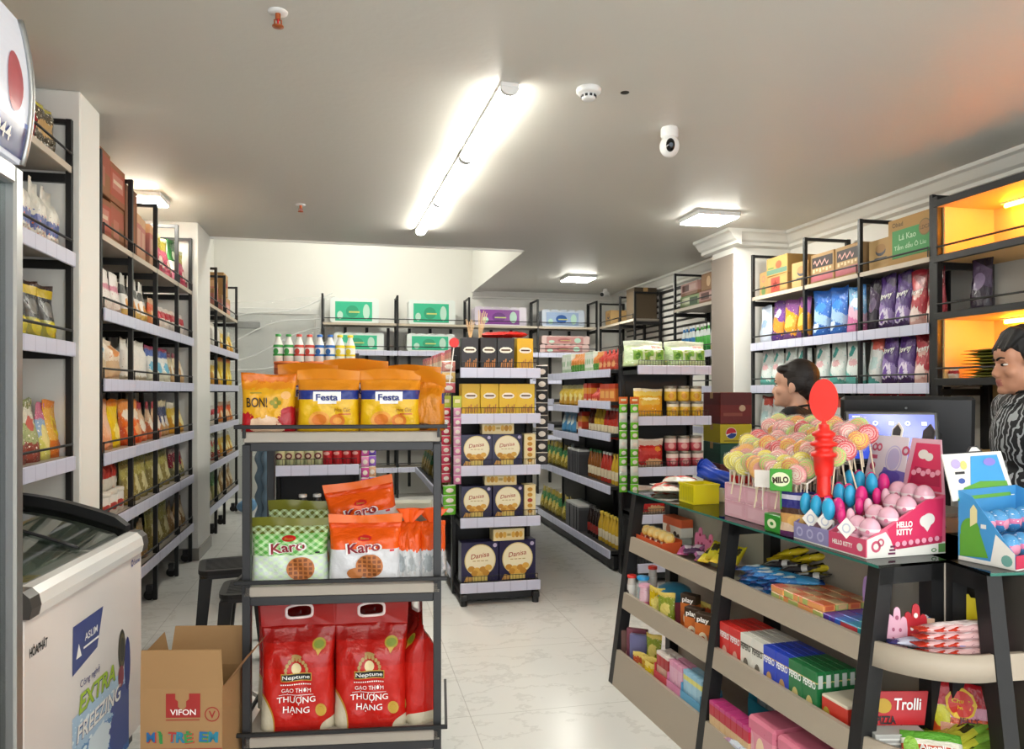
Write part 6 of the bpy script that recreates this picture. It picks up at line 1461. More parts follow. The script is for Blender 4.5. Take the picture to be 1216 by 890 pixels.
t = empty('candy_tray', oc(.90, .08, Z3), CT.rz, 'teal card tray of candy tubes at back of lowest tray', 'candy tray'); mt = base_mat('traycard_teal', '#2f8aa4', .5)
b = MB(); b.box(-.05, .17, -.003, 0, 0, .18, mt); b.box(-.05, .17, .097, .10, 0, .26, mt); b.box(-.05, -.047, 0, .097, 0, .2, mt); b.box(.167, .17, 0, .097, 0, .2, mt); b.build('box_body', t); b = MB(); b.disc(.06, .12, .04, .022, FLAT(-.004), base_mat('traycard_pale', '#a8ccd4', .5), 16, 1); b.build('front_print', t)
for i in range(4): cput('candy_blue', .885+.05*i, .125, Z3+.06, 'blue capped tube in teal tray, %s from the left' % ORD[i], 0, sc=(1, 1, 1.25))
for i in range(3):
    b = MB(); m = prnt('pinkbig_p', [(0, '#c25a74'), (.2, '#d98a9c'), (.8, '#cf7088')], [('e', .5, .55, .16, .22, '#e6c8a8'), ('e', .15, .6, .12, .2, '#e0b0b8'), ('e', .85, .35, .12, .2, '#b03a5c')], sp('#b8486a', 9, .13), .3)
    b.box(-.075, .075, -.07, .07, 0, .238, m, .01)
    tag(b.build('candy_box', loc=oc(1.16+.16*i, -.015, Z3), rz=CT.rz), 'big pink candy box, %s from the left in lowest tray' % ORD[i], 'box', 'big pink boxes')
for i in range(3): lay('bar_pale', 1.12+.06*i, -.09, Z3+.11, 'pale blue candy bar on lowest lip, %s' % ORD[i], PI/2)
# ---- corner trays
def cc(a, r, z): q = a0+(a1-a0)*a; return (cx_+r*math.cos(q), cy_+r*math.sin(q), z)
def clay(key, a, r, z, label, rz=0, roll=0, group=None, sc=None): return spawn(key, cc(a, r, z), 0, label, group, (-PI/2+roll, 0, rz), sc)
spawn('hand_rose', cc(.06, .17, Z1), rad(-25), 'pink hand shaped card standing in the corner tray'); spawn('hand_red', cc(.2, .13, Z1), rad(-25), 'red hand shaped card standing in the corner tray', sc=(1.1, 1, 1.1))
MB_ = MB(); MB_.box(-.03, .03, -.003, .003, 0, .09, base_mat('backcard', '#c9a890', .6)); tag(MB_.build('card_insert', loc=cc(.26, .11, Z1), rz=rad(-25)), 'plain pinkish card standing behind the red hand card', 'card')
for i in range(5): clay('bar_blue' if i > 3 else 'bar_purple', .04+.03*i, .17-.02*i, Z1+.02+.012*i, '%s candy bar in corner tray pile, %s' % ('teal blue' if i > 3 else 'purple', ORD[i]), rad(-60), .1, sc=(.8, .8, .8))
for i in range(4): spawn('gum_teal', cc(.05+.06*i, .11, Z1+.0), rad(20*i), 'teal gum box behind purple bars in corner, %s' % ORD[i], 'teal gum boxes in corner tray')
clay('stick_violet', .08, .215, Z1+.03, 'white and violet candy stick along the corner tray lip', rad(-118), .05)
for i in range(12):
    a = .32+.13*(i % 3); spawn('stick_red', cc(a, .20-.025*(i % 3), Z1+.018+.021*(i//3)), 0, 'red and pale pink candy stick, %s layer, %s from lip' % (ORD[i//3], ORD[i % 3]), 'red candy sticks stacked in corner', (-PI/2, 0, rad(-92+5*math.sin(i*2))), (1, 1, .9))
t = empty('yellow_card', ob(.045, .10, Z1), rad(-40), 'curved yellow display card standing behind the right arm frame', 'card')
b = MB(); n = 10; pts = [(-.05+.1*i/n, .0+.025*math.sin(PI*i/n)) for i in range(n+1)]
b.grid(lambda u, v: (-.05+.1*u, .022*math.sin(PI*u), v*(.15 if abs(u-.6) > .15 else .14)), 20, 2, base_mat('card_yellow', '#dcc71a', .45), True); b.grid(lambda u, v: (-.05+.1*u, .022*math.sin(PI*u)+.003, v*(.15 if abs(u-.6) > .15 else .14)), 20, 2, base_mat('card_yellow', '#dcc71a', .45), True); b.build('card', t)
# middle corner tray
t = empty('candy_box', cc(.10, .195, Z2), rad(-12), 'red, green and white Trolli pizza gummy display box', 'box')
b = MB(); gy = base_mat('box_grey_print', '#a8a8a4', .5); b.box(-.065, .085, -.03, .03, 0, .075, gy, .002); b.build('box_body', t)
b = MB(); rr_ = base_mat('trolli_red', '#b5161c', .35); b.add([(-.075, .03, .075), (.105, .03, .075), (.125, .045, .165), (-.07, .045, .165)], [(0, 1, 2, 3)], rr_); b.add([(-.075, .034, .075), (.105, .034, .075), (.125, .049, .165), (-.07, .049, .165)], [(0, 3, 2, 1)], rr_); b.build('header_card', t)
hf = lambda e: (lambda x, z: (x, .03+(z-.075)*.15/.9-e-.001, z))
b = MB(); b.poly([(-.073, .078), (-.045, .078), (-.030, .163), (-.068, .163)], hf(.001), base_mat('trolli_green', '#3f8a2c', .4)); b.poly([(-.045, .078), (-.036, .078), (-.021, .163), (-.030, .163)], hf(.001), M_txtw)
b.text('Trolli', .062, .132, .032, hf(.002), M_txtw, w=.078, bold=.02, shear=.2); b.text('PIZZA', -.005, .09, .022, hf(.002), M_txtk, w=.055, bold=.03); b.disc(-.01, .128, .024, .02, hf(.002), base_mat('pizza_tan', '#b9952c', .5), 14, 1)
for i in range(5): b.patch(-.055, .07-.02*(i % 2), .012+.012*i, .017+.012*i, FLAT(-.031), base_mat('fine_print', '#d8d8d4', .5), 1, 1)
b.build('print', t)
for i in range(5): clay('strip_cream', .05+.06*i, .18-.01*i, Z2+.02+.012*(i % 3), 'cream and black striped candy strip in lower corner, %s' % ORD[i], rad(-50+12*i), .1)
for i in range(6): clay('strip_green', .35+.05*i, .19-.02*(i % 3), Z2+.03+.015*(i//2), 'yellow green gummy strip in lower corner, %s' % ORD[i], rad(-105+8*i), .12)
P('alpen', .15, .10, .03, 'pillow', prnt('alpen_p', [(0, '#b8342c'), (.3, '#c9482c'), (.6, '#d8d4c4'), (.75, '#5a9a34')], [('e', .15, .5, .12, .3, '#8fc24a')], None, .22, .5), 95, .08, cat='candy bag', decals=lambda b, g_: b.text('Alpenliebe', .015, .05, .022, g_.front(.007), M_txtw, w=.10, bold=.03))
spawn('alpen', cc(.5, .215, Z2+.01), 0, 'red Alpenliebe candy bag in front of the lower corner tray', None, (rad(-40), 0, rad(-30)))
P('chupa', .15, .19, .04, 'standup', prnt('chupa_p', [(0, '#b8a82c'), (.22, '#c24a1c'), (.5, '#c9889c'), (.66, '#a81c24')], [('e', .18, .5, .14, .16, '#c9c42c'), ('r', .5, .34, .35, .08, '#d69a80')], None, .22, .4), 96, cat='candy pouch',
  decals=lambda b, g_: [b.disc(0, .135, .042, .042, g_.front(.004), base_mat('flower_yellow', '#e0b62c', .35), 9, 1), b.disc(0, .135, .034, .034, g_.front(.0065), base_mat('flower_red', '#c9362c', .35), 18, 1), b.text('Chupa', 0, .143, .014, g_.front(.009), base_mat('flower_yellow', '#e0b62c', .35), w=.05, bold=.03), b.text('Chups', 0, .126, .014, g_.front(.009), base_mat('flower_yellow', '#e0b62c', .35), w=.05, bold=.03), b.text('JELLY', .02, .093, .016, g_.front(.007), base_mat('ink_plum', '#5a1430', .4), w=.055, bold=.03)])
spawn('chupa', (1.705, 1.775, Z2), rad(-33), 'pink and red Chupa Chups jelly pouch standing by right frame', None, (rad(-8), 0, rad(-33)))
P('yellowgum', .10, .16, .05, 'pillow', prnt('yellowgum_p', [(0, '#b8a81c'), (.5, '#c9b82c'), (.9, '#7a9a2c')], (), sp('#e0d67a', 6, .14), .2, .6), 97, cat='candy bag')
for i in range(4): lay('yellowgum', .09+.09*i, .06, Z1+.03, 'yellow candy bag on right arm upper tray, %s' % ORD[i], .6-.3*i, at=ob, roll=.1)
for i in range(4): lay('yellowgum', .02+.10*i, .02, Z2+.03, 'yellow green candy bag on right arm middle tray, %s' % ORD[i], .4+.2*i, at=ob, roll=.15)
b = MB(); b.box(-.05, .05, -.03, .03, 0, .17, prnt('redtall_p', [(0, '#a8181c'), (.9, '#b82428')], [('e', .3, .5, .14, .12, '#d8b0a8')], None, .3), .003); tag(b.build('candy_box', loc=ob(.13, .10, Z2), rz=CB.rz), 'tall red candy box behind the right arm frame', 'box')

# ------------------------------------------------------------------ on the glass top
HG = HT+.009
t = empty('basket', oc(.42, .12, HG), CT.rz, 'small yellow plastic basket on glass counter top', 'basket'); yb = base_mat('basket_yellow', '#d6c714', .3)
b = MB(); w_, d_, h_ = .062, .062, .085
for x in (-w_, w_-.004): b.box(x, x+.004, -d_, d_, 0, h_, yb)
for y in (-d_, d_-.004): b.box(-w_+.004, w_-.004, y, y+.004, 0, h_, yb)
b.box(-w_+.004, w_-.004, -d_+.004, d_-.004, 0, .004, yb); b.build('body', t)
b = MB()
for y in (-d_-.003, d_-.001): b.box(-w_-.003, w_+.003, y, y+.004, h_-.008, h_, yb)
for x in (-w_-.003, w_-.001): b.box(x, x+.004, -d_, d_, h_-.008, h_, yb)
for i in range(8): b.box(-w_+.008+.0148*i, -w_+.014+.0148*i, -d_-.0015, -d_, .01, h_-.012, base_mat('basket_rib', '#b8aa10', .3))
b.build('rim', t)
t = empty('plastic_roll', oc(.385, .235, HG+.0), CT.rz+.5, 'rolled blue plastic bag lying behind the yellow basket', 'plastic roll'); bp = base_mat('blue_plastic', '#2446b4', .25)
b = MB(); M_ = Matrix.Translation((0, 0, .11))@Matrix.Rotation(.35, 4, 'Y')
b.grid(lambda u, v: (-.11+.22*u, (.045+.012*math.sin(7*u+3*PI*v)+.006*math.sin(19*v*PI+4*u))*math.cos(2*PI*v), (.042+.010*math.sin(5*u+4*PI*v))*math.sin(2*PI*v)), 18, 30, bp, True, M_); b.build('sheet', t)
b = MB(); b.grid(lambda u, v: (-.112+.012*math.sin(9*v), (.008+.034*u)*math.cos(2*PI*v*2.2), (.008+.032*u)*math.sin(2*PI*v*2.2)), 6, 44, bp, True, M_); b.build('rolled_end', t)
b = MB(); b.box(-.07, .07, -.05, .05, 0, .108-.045, base_mat('card_base', '#c9c2a8', .5), .003); b.build('card_core', t); t.scale = (.78, .9, .95)
P('flatred', .13, .15, .03, 'pillow', prnt('flatred_p', [(0, '#cfcac0'), (.4, '#c2352c'), (.7, '#d8d4ca')], (), None, .25, .5), 98, cat='candy bag')
lay('flatred', .17, .10, HG+.018, 'red flat candy bag on glass beside yellow basket', 1.2); lay('flatred', .08, .22, HG+.018, 'flat white and red bag at far end of glass top', 1.5, sc=(1.3, 1, 1.2)); lay('flatred', .10, .20, HG+.05, 'pale flat bag on top at far end of glass', 1.0, sc=(1.2, 1, 1.1))
# pink cube boxes under the lollipop rack
B('pinkcube', .135, .11, .064, prnt('pinkcube_p', [(0, '#d9a6b4'), (.9, '#d09aa8')], [('r', .5, .5, .36, .3, '#e0b4c0')], sp('#c88098', 10, .12, (.15, .85)), .35), None, 'box')
for i in range(4):
    for j in range(2): cput('pinkcube', .808+.137*i, .10, HG+.0645*j, 'pale pink box under lollipops, %s row, %s from left' % (('lower', 'upper')[j], ORD[i]), 0, 'pale pink boxes under the lollipops')
ZR = HG+.13
t = empty('candy_rack', oc(1.03, .10, ZR), CT.rz, 'white wire rack full of lollipops on pink boxes', 'rack'); wr_ = base_mat('white_wire', '#d8cfc4', .35)
for k, (y0, z0, z1) in enumerate(((-.055, .0, .05), (.03, .0, .10), (.115, -.13, .16))):
    b = MB()
    for z in (z1-.05, z1): b.cyl((-.25, y0, z), (.20, y0, z), .003, wr_, n=6)
    for i in range(16): b.cyl((-.25+.03*i, y0, max(z0, 0)), (-.25+.03*i, y0, z1), .0022, wr_, n=5, caps=False)
    b.build('wire_tier', t)
for x in (-.25, .20):
    b = MB(); b.tube([(x, -.055, 0), (x, -.055, .05), (x, .03, .10), (x, .115, .16), (x, .115, 0), (x, -.055, 0)], .0035, wr_, 6); b.build('side_frame', t)
pal = [['lol_yellow', 'lol_yellow', 'lol_yellow', 'lol_green', 'lol_orange', 'lol_flower', 'lol_green', 'lol_pink', 'lol_yellow', 'lol_orange', 'lol_pink'], ['lol_yellow', 'lol_green', 'lol_yellow', 'lol_orange', 'lol_red', 'lol_red', 'lol_orange', 'lol_pink', 'lol_orange', 'lol_pink', 'lol_pink'], ['lol_pink', 'lol_orange', 'lol_pink', 'lol_pink', 'lol_green', 'lol_red', 'lol_green', 'lol_orange', 'lol_yellow', 'lol_green', 'lol_pink']]
NMC = {k: n for k, _, _, n in LC}; NMC['lol_flower'] = 'flower'
for tier, (yy, zz) in enumerate(((.045, ZR+.085), (.125, ZR+.145), (.215, ZR+.205))):
    for i in range(11 if tier == 0 else 13):
        for j in range(2):
            key = pal[tier][(i+j*4) % 11] if not (key_f := (tier == 0 and i == 5 and j == 0)) else 'lol_flower'
            cput(key, 0.785+.040*i+.012*j, yy+.034*j+R.uniform(-.006, .006), zz+.012*math.sin(i*2.3+tier)+.02*j, '%s lollipop, %s tier %s, %s from the left' % (NMC[key], ('lowest', 'middle', 'highest')[tier], ('front', 'behind')[j], ORD[i]), 0, 'lollipops in the wire rack', (rad(R.uniform(-14, 4)), rad(R.uniform(-12, 12)), CT.rz+.75+R.uniform(-.4, .4)))
# red paddle stand
t = empty('lollipop_stand', oc(1.262, .085, ZR+.012), CT.rz+.75, 'bright red plastic stand with oval paddle above the lollipops', 'stand'); rp = base_mat('paddle_red', '#e0261c', .3)
el = [(.044*math.cos(2*PI*i/32), .315+.070*math.sin(2*PI*i/32)) for i in range(32)]
b = MB(); b.prism(el, -.005, .005, rp, smooth=False); b.build('paddle', t)
MB().lathe([(.016, .232), (.008, .24), (.006, .255)], rp, 12).build('stem', t)
b = MB(); b.lathe([(.026, .0), (.03, .02), (.032, .06), (.040, .064), (.040, .074), (.028, .08), (.028, .094), (.042, .098), (.042, .108), (.028, .114), (.028, .126), (.036, .13), (.036, .14), (.02, .15), (.016, .168)], rp, 22); b.v = [(v[0], v[1], v[2]+.068) for v in b.v]; b.lathe([(.03, 0), (.022, .01), (.022, .07)], rp, 16); b.build('ridged_body', t)
t = empty('sign_card', oc(1.165, -.008, HG+.15), CT.rz+.75, 'small green MILO sign card among the lollipops', 'sign card')
gm = base_mat('milo_green', '#3f9a34', .4); b = MB(); b.box(-.036, .036, -.003, .003, 0, .075, gm, .002); b.cyl((0, 0, 0), (0, 0, -.06), .003, gm, n=6); b.build('card', t)
b = MB(); b.disc(0, .04, .030, .024, FLAT(-.0042), base_mat('milo_cream', '#e0e6c0', .4), 18, 1); b.text('MILO', 0, .038, .022, FLAT(-.005), base_mat('milo_dark', '#3a2a1a', .4), w=.052, bold=.05, rot=.1); b.build('print', t)
b = MB(); b.box(-.028, .028, -.002, .002, 0, .06, base_mat('blank_card', '#e9e2dc', .5)); b.cyl((0, 0, 0), (0, 0, -.08), .002, wr_, n=6); tag(b.build('price_card', loc=oc(1.06, -.005, HG+.15), rz=CT.rz+.75), 'small blank white card in front of the lollipops', 'card')
t = empty('candy_jar', oc(.77, .10, HG+.129), CT.rz, 'clear jar with red lid and base at lollipop rack end', 'jar')
b = MB(); b.lathe([(.036, 0), (.04, .005), (.04, .03)], M_red, 18); b.build('base', t); b = MB(); b.lathe([(.038, .03), (.038, .105)], base_mat('jar_clear', '#cfd8b0', .1, alpha=.6), 18); b.build('body', t); b = MB(); b.lathe([(.04, .105), (.04, .125), (.036, .128)], M_red, 18); b.build('lid', t)
b = MB(); b.box(-.045, .045, -.02, .02, 0, .062, base_mat('milo_box', '#2f8a2c', .35), .003); b.disc(.0, .03, .025, .016, FLAT(-.021), base_mat('milo_cream', '#e0e6c0', .4), 14, 1, hole=.4); tag(b.build('drink_box', loc=oc(1.105, .02, HG), rz=CT.rz), 'small green box standing on the glass by pink boxes', 'box')
P('cookiepouch', .10, .15, .05, 'standup', prnt('cookiepouch_p', [(0, '#5a2a5a'), (.12, '#d0b49a'), (.3, '#c9975a'), (.5, '#4a2f24'), (.62, '#2f2f7c'), (.8, '#c9c4d4'), (.9, '#2c2c74')], [('e', .62, .36, .26, .12, '#d6a75c')], None, .22, .5), 99, cat='cookie bag')
cput('cookiepouch', 1.185, .03, HG, 'blue and brown cookie bag between green box and egg trays', .5); cput('cookiepouch', 1.205, .10, HG, 'second cookie bag with violet bottom behind the first', .5)
# ---- egg candy trays
def cardtray(name, x0, L, dcol, label, cat, rz_, org, lipc, D=.29, lip=.055, hb=.175):
    t = empty(name, org, rz_, label, cat)
    m = base_mat('card_'+dcol, dcol, .45); ml = base_mat('card_'+lipc, lipc, .45); wh = base_mat('card_white', '#dfdcd6', .45)
    b = MB(); b.box(0, L, 0, D, 0, .004, wh); b.box(0, L, 0, .003, .004, lip, ml); b.box(0, L, D-.003, D, .004, hb, m)
    for x in (0, L-.003): b.prism([(.003, .004), (D-.003, .004), (D-.003, hb), (D*.75, hb*.93), (.003, lip)], x, x+.003, m, axis='x')
    b.build('box_body', t); return t, m, wh
egg = base_mat('egg_pink', '#dcaabb', .2); eggw = base_mat('egg_white', '#e6d6da', .2); hot = base_mat('hot_pink', '#d42c7c', .25); cyan = base_mat('candy_cyan', '#2fa4d4', .25)
def make_egg():
    t = empty('candy_egg'); b = MB(); b.ball((0, 0, .034), (.029, .029, .034), egg, 18, 12); b.build('shell', t)
    b = MB(); b.lathe([(.0296, .030), (.0302, .034), (.0296, .038)], eggw, 18); b.build('seam', t)
    b = MB(); b.disc(0, .03, .006, .006, lambda x, z: (x, -.0302, z), base_mat('dot_pink', '#c9708c', .4), 8, 1); b.build('dot', t); return t
good('egg', .06, make_egg, 'candy egg')
def make_half(cA, cB):
    def f():
        t = empty('lollipop'); b = MB()
        for s_, m in ((-1, cA), (1, cB)):
            vs = []; b.grid(lambda u, v: (s_*.026*math.sin(PI*u)*math.sin(PI*v/1), .0, 0), 1, 1, m) if False else None
            b.ball((s_*.0125, 0, 0), (.013, .017, .028), m, 14, 10)
        b.build('candy', t); b = MB(); b.cyl((0, 0, -.027), (0, 0, -.085), .0025, M_txtw, n=6); b.build('stick', t); return t
    return f
good('half_bluepink', .055, make_half(cyan, hot), 'lollipop'); good('half_pinkwhite', .055, make_half(hot, base_mat('candy_blush', '#e4b4c4', .25)), 'lollipop')
tz = HG
t, m, wh = cardtray('candy_display', 0, .165, '#8f84b8', 'lilac card display of blue and pink round lollipops', 'display box', CT.rz, oc(1.212, .008, tz), '#8c86b4')
b = MB()
for i in range(3): b.disc(.03+.05*i, .028, .016, .016, FLAT(-.001), base_mat('lilac_pale', '#b4b0d0', .45), 14, 1, hole=.6)
b.build('front_print', t)
t2, m2, wh = cardtray('candy_display', 0, .155, '#d4607c', 'pink HELLO KITTY card display of pink candy eggs', 'display box', CT.rz, oc(1.379, .008, tz), '#cf4a6c')
b = MB(); b.text('HELLO KITTY', .06, .028, .014, FLAT(-.001), M_txtw, w=.085, bold=.03); b.disc(.132, .03, .012, .012, FLAT(-.001), wh, 12, 1)
# side panel print at x = L (seen from the right)
SF = lambda e: (lambda y, z: (.155+e, y, z))
L_ = .155
b.poly([(.004, .004), (.288, .004), (.288, .035), (.10, .035), (.07, .075), (.004, .056)], SF(.0008), wh)
b.poly([(.075, .082), (.10, .022), (.275, .035), (.282, .165), (.215, .162)], SF(.0012), base_mat('card_hotpink', '#cf2f5c', .45)); b.poly([(.10, .040), (.11, .022), (.275, .033), (.276, .052)], SF(.0016), base_mat('card_plum', '#a82048', .45))
for i in range(7): b.disc(.112+.024*i, .037+.0015*i, .009, .008, SF(.002), base_mat('bow_blush', '#e4a0b4', .45), 10, 1)
b.text('HELLO', .137, .094, .018, SF(.002), M_txtw, w=.058, bold=.04); b.text('KITTY', .137, .072, .018, SF(.002), M_txtw, w=.058, bold=.04)
bow = base_mat('bow_red', '#c01c44', .4)
b.disc(.214, .10, .022, .018, SF(.002), wh, 20, 1); b.disc(.226, .105, .022, .018, SF(.0021), wh, 20, 1); b.poly([(.199, .092), (.241, .098), (.22, .068)], SF(.0022), wh)
b.disc(.035, .034, .017, .017, SF(.0016), base_mat('ring_rose', '#c0506c', .45), 16, 1, hole=.55); b.disc(.052, .045, .012, .012, SF(.0016), base_mat('ring_rose', '#c0506c', .45), 14, 1, hole=.55)
for i in range(3): b.patch(.078+.004*i, .104, .012+.01*i-.004, .018+.01*i-.004, SF(.0016), base_mat('ink_plum2', '#6a2a4a', .45), 1, 1)
b.disc(.245, .012, .010, .006, SF(.0016), base_mat('rspo_green', '#3f7a3a', .45), 12, 1, hole=.6); b.patch(.262, .288, .004, .03, SF(.0014), base_mat('card_green', '#5a8a4a', .45), 1, 1)
b.build('print', t2)
# header boards above both displays
def house(b, x, z, mA, mB, y):
    b.prism([(x-.022, z), (x+.022, z), (x+.022, z+.025), (x, z+.048), (x-.022, z+.025)], y-.002, y+.002, mA); b.prism([(x-.016, z+.004), (x+.016, z+.004), (x+.016, z+.023), (x, z+.04), (x-.016, z+.023)], y-.0034, y-.0022, mB)
dk = base_mat('house_dark', '#2f2c30', .45)
for tt, L0, main, lab in ((t, .165, '#8f84b8', 0), (t2, .155, '#c8506c', 1)):
    hd = MB(); y = .288
    lean = Matrix.Translation((0, y, .175))@Matrix.Rotation(rad(-12), 4, 'X')
    hm = base_mat('card_header_pale' if lab == 0 else 'card_header_pink', '#d9cfd8' if lab == 0 else '#d4a4b4', .45)
    hd.prism([(-.01, 0), (L0, 0), (L0-.012 if lab == 0 else L0-.045, .165), (.0, .165)], -.0015, .0015, hm, lean)
    hd.build('header_card', tt)
    b = MB(); F = lambda e: (lambda x, z: tuple(lean@Vector((x, -.0015-e, z))))
    if lab == 0:
        vi = base_mat('violet_panel', '#7468b4', .45); b.poly([(.05, .0), (.162, .0), (.162, .05), (.07, .06)], F(.001), vi); b.disc(.105, .09, .034, .045, F(.001), base_mat('violet_pale', '#b9b0d4', .45), 22, 1); b.disc(.105, .09, .030, .041, F(.0016), hm, 22, 1, hole=.88); b.disc(.10, .03, .045, .022, F(.0016), base_mat('violet_deep', '#5a4aa4', .45), 18, 1)
        rose = base_mat('ring_rose', '#c0506c', .45)
        for i in range(2): b.disc(.018+.02*i, .125, .012, .014, F(.001), rose, 14, 1, hole=.5)
        b.patch(.008, .035, .085, .098, F(.001), rose, 1, 1); b.disc(.02, .06, .013, .014, F(.001), rose, 12, 1); b.disc(.15, .12, .016, .016, F(.001), rose, 12, 1, hole=.5)
    else:
        b.poly([(.01, .005), (.145, .005), (.11, .15), (.02, .15)], F(.001), base_mat('card_hotpink', '#cf2f5c', .45)); b.poly([(.018, .02), (.135, .02), (.125, .07), (.03, .075)], F(.0016), base_mat('card_plum', '#a82048', .45))
        for i in range(6): b.disc(.03+.018*i, .055+.008*(i % 2), .010, .009, F(.002), base_mat('bow_blush', '#e4a0b4', .45), 10, 1)
        b.disc(.055, .115, .02, .015, F(.0016), wh, 16, 1); b.disc(.078, .108, .016, .013, F(.002), wh, 16, 1)
    b.build('header_print', tt)
    b = MB(); house(b, .10 if lab == 0 else .06, .165, wh if lab == 0 else dk, dk, 0); b.v = [tuple(lean@Vector(v)) for v in b.v]; b.build('house_tag', tt)
for i in range(3):
    for j in range(3): cput('half_bluepink', 1.245+.052*i, .05+.085*j, tz+.115+.036*j, 'blue and pink lollipop in lilac display, %s column, %s row' % (ORD[i], ORD[j]), .5+.5*((i+j) % 3), 'blue and pink lollipops', None, (1.4, 1.4, 1.3))
for i in range(3):
    for j in range(4):
        if (i == 0 and j < 3): cput('half_pinkwhite', 1.405, .05+.066*j, tz+.10+.028*j, 'hot pink and white lollipop in pink display, %s row' % ORD[j], .7)
        else: cput('egg', 1.405+.05*i, .05+.066*j, tz+.045+.03*j, 'pink candy egg in pink display, %s column, %s row' % (ORD[i], ORD[j]), .6, 'pink candy eggs')
for i in range(3): cput('egg', 1.41+.048*i, .035, tz+.004, 'pale pink egg lying low behind the pink lip, %s' % ORD[i], 0, sc=(.85, .85, .85))
for i, (x, y, nm) in enumerate(((1.29, .02, 'lilac tray'), (1.345, .03, 'lilac tray corner'), (1.46, .012, 'pink tray'))):
    b = MB(); b.prism([(0, 0), (.026, .032), (0, .064), (-.026, .032)], -.0015, .0015, wh); b.disc(0, .032, .012, .015, FLAT(-.0022), base_mat('tag_grey', '#b0b4c4', .45), 12, 1, hole=.7); tag(b.build('tag_card', loc=oc(x, y-.008, tz+.045), rz=CT.rz+.75), 'white diamond tag card in front of the %s' % nm, 'tag')
# ---- character-free blue and green egg display on the right arm
E_o = (1.712, 1.802, HG); E_r = rad(-72)
t, m, wh = cardtray('candy_display', 0, .28, '#3f8cc4', 'blue and green card display of foil candy eggs', 'display box', rad(14), (1.766, 1.655, HG), '#c02c50', D=.16, lip=.04, hb=.20)
SF = lambda e: (lambda y, z: (-e, y, z)); gn = base_mat('meadow_green', '#5a9a34', .45)
b = MB(); b.poly([(.004, .004), (.07, .004), (.055, .09), (.004, .045)], SF(.0009), wh); b.poly([(.075, .02), (.155, .012), (.155, .075), (.10, .095)], SF(.0009), gn); b.disc(.125, .085, .028, .04, SF(.0013), gn, 18, 1); b.poly([(.105, .115), (.125, .10), (.125, .15), (.115, .165), (.105, .15)], SF(.0016), base_mat('tower_cream', '#d8cf9a', .45)); b.patch(.08, .095, .10, .112, SF(.0016), wh, 1, 1); b.disc(.025, .022, .015, .016, SF(.0013), base_mat('egg_teal', '#6a9c94', .45), 12, 1); b.poly([(.004, .003), (.158, .003), (.158, .012), (.07, .012)], SF(.0018), wh)
b.build('side_print', t)
lean = Matrix.Translation((-.03, .158, .17))@Matrix.Rotation(rad(-10), 4, 'X')
b = MB(); b.prism([(0, 0), (.30, 0), (.27, .135), (-.015, .135)], -.0015, .0015, wh, lean); b.build('header_card', t)
F = lambda e: (lambda x, z: tuple(lean@Vector((x, -.0015-e, z)))); b = MB()
b.poly([(.09, .03), (.27, .03), (.245, .125), (.115, .125)], F(.001), base_mat('sky_panel', '#3f9ad4', .45)); b.poly([(.02, .0), (.28, .0), (.27, .045), (.14, .05), (.06, .035)], F(.0014), gn); b.disc(.04, .105, .022, .014, F(.001), base_mat('toy_lilac', '#b4a4d0', .45), 14, 1); b.disc(.075, .10, .016, .013, F(.001), base_mat('toy_yellow', '#d4cc7a', .45), 14, 1); b.patch(.03, .075, .075, .082, F(.001), dk, 1, 1); b.disc(.055, .055, .016, .008, F(.001), base_mat('toy_blue', '#3f5aa4', .45), 12, 1)
b.disc(.20, .105, .03, .012, F(.002), base_mat('cloud_violet', '#8a7cd0', .45), 16, 1); b.build('header_print', t)
b = MB(); b.prism([(.10, .135), (.18, .135), (.155, .155), (.125, .155)], -.002, .002, dk, lean); b.prism([(.112, .139), (.168, .139), (.15, .151), (.128, .151)], -.003, -.0021, wh, lean); b.build('house_tag', t)
foil = prnt('foil_egg', [(0, '#3a7ab0'), (.4, '#c96a94'), (.6, '#4a90c4')], [('e', .5, .45, .3, .2, '#d88aa4')], sp('#d8e0e8', 5, .16), .12)
def make_foil():
    b = MB(); b.ball((0, 0, .034), (.03, .03, .036), foil, 18, 12); return b.build('candy_egg')
good('foilegg', .06, make_foil, 'candy egg')
for i in range(4):
    for j in range(2): spawn('foilegg', (1.766+(.04+.063*i)*.970-(.045+.066*j)*.242, 1.655+(.04+.063*i)*.242+(.045+.066*j)*.970, HG+.02+.055*j), .4*i, 'blue and pink foil egg in blue display, %s row, %s across' % (('front', 'back')[j], ORD[i]), 'foil candy eggs')

# ------------------------------------------------------------------ till: monitor and customer tablet
mx, my = 2.02, 2.36
t = empty('till_monitor', (mx, my, HG-.0), rad(-36), 'large black till monitor seen from behind on the counter', 'monitor')
mk = base_mat('monitor_black', '#19191a', .4)
Mt = Matrix.Translation((0, 0, .27))@Matrix.Rotation(rad(6), 4, 'X')
b = MB(); b.box(-.20, .20, -.012, .016, -.125, .165, mk, .012, Mt); b.build('screen_back', t)
b = MB(); b.box(-.105, .105, -.036, -.012, -.10, .05, mk, .012, Mt); b.disc(0, .125, .004, .004, lambda x, z: tuple(Mt@Vector((x, -.0125, z))), M_grey, 10, 1); b.build('rear_bulge', t); t.scale = (1.1, 1.1, 1.08)
b = MB(); b.box(-.03, .03, -.012, .02, .0, .20, mk, .006); b.box(-.11, .11, -.09, .09, 0, .014, mk, .006); b.build('stand', t)
t = empty('till_tablet', (1.855, 2.235, HG), rad(-32), 'small till screen showing a blue menu before the monitor', 'tablet')
Mt = Matrix.Translation((0, 0, .31))@Matrix.Rotation(rad(-14), 4, 'X')
b = MB(); b.box(-.135, .135, -.008, .008, -.092, .085, base_mat('tablet_frame', '#2c2c2e', .3), .006, Mt); b.build('frame', t)
sc_ = base_mat('screen_blue', '#1c2f8a', .15); 
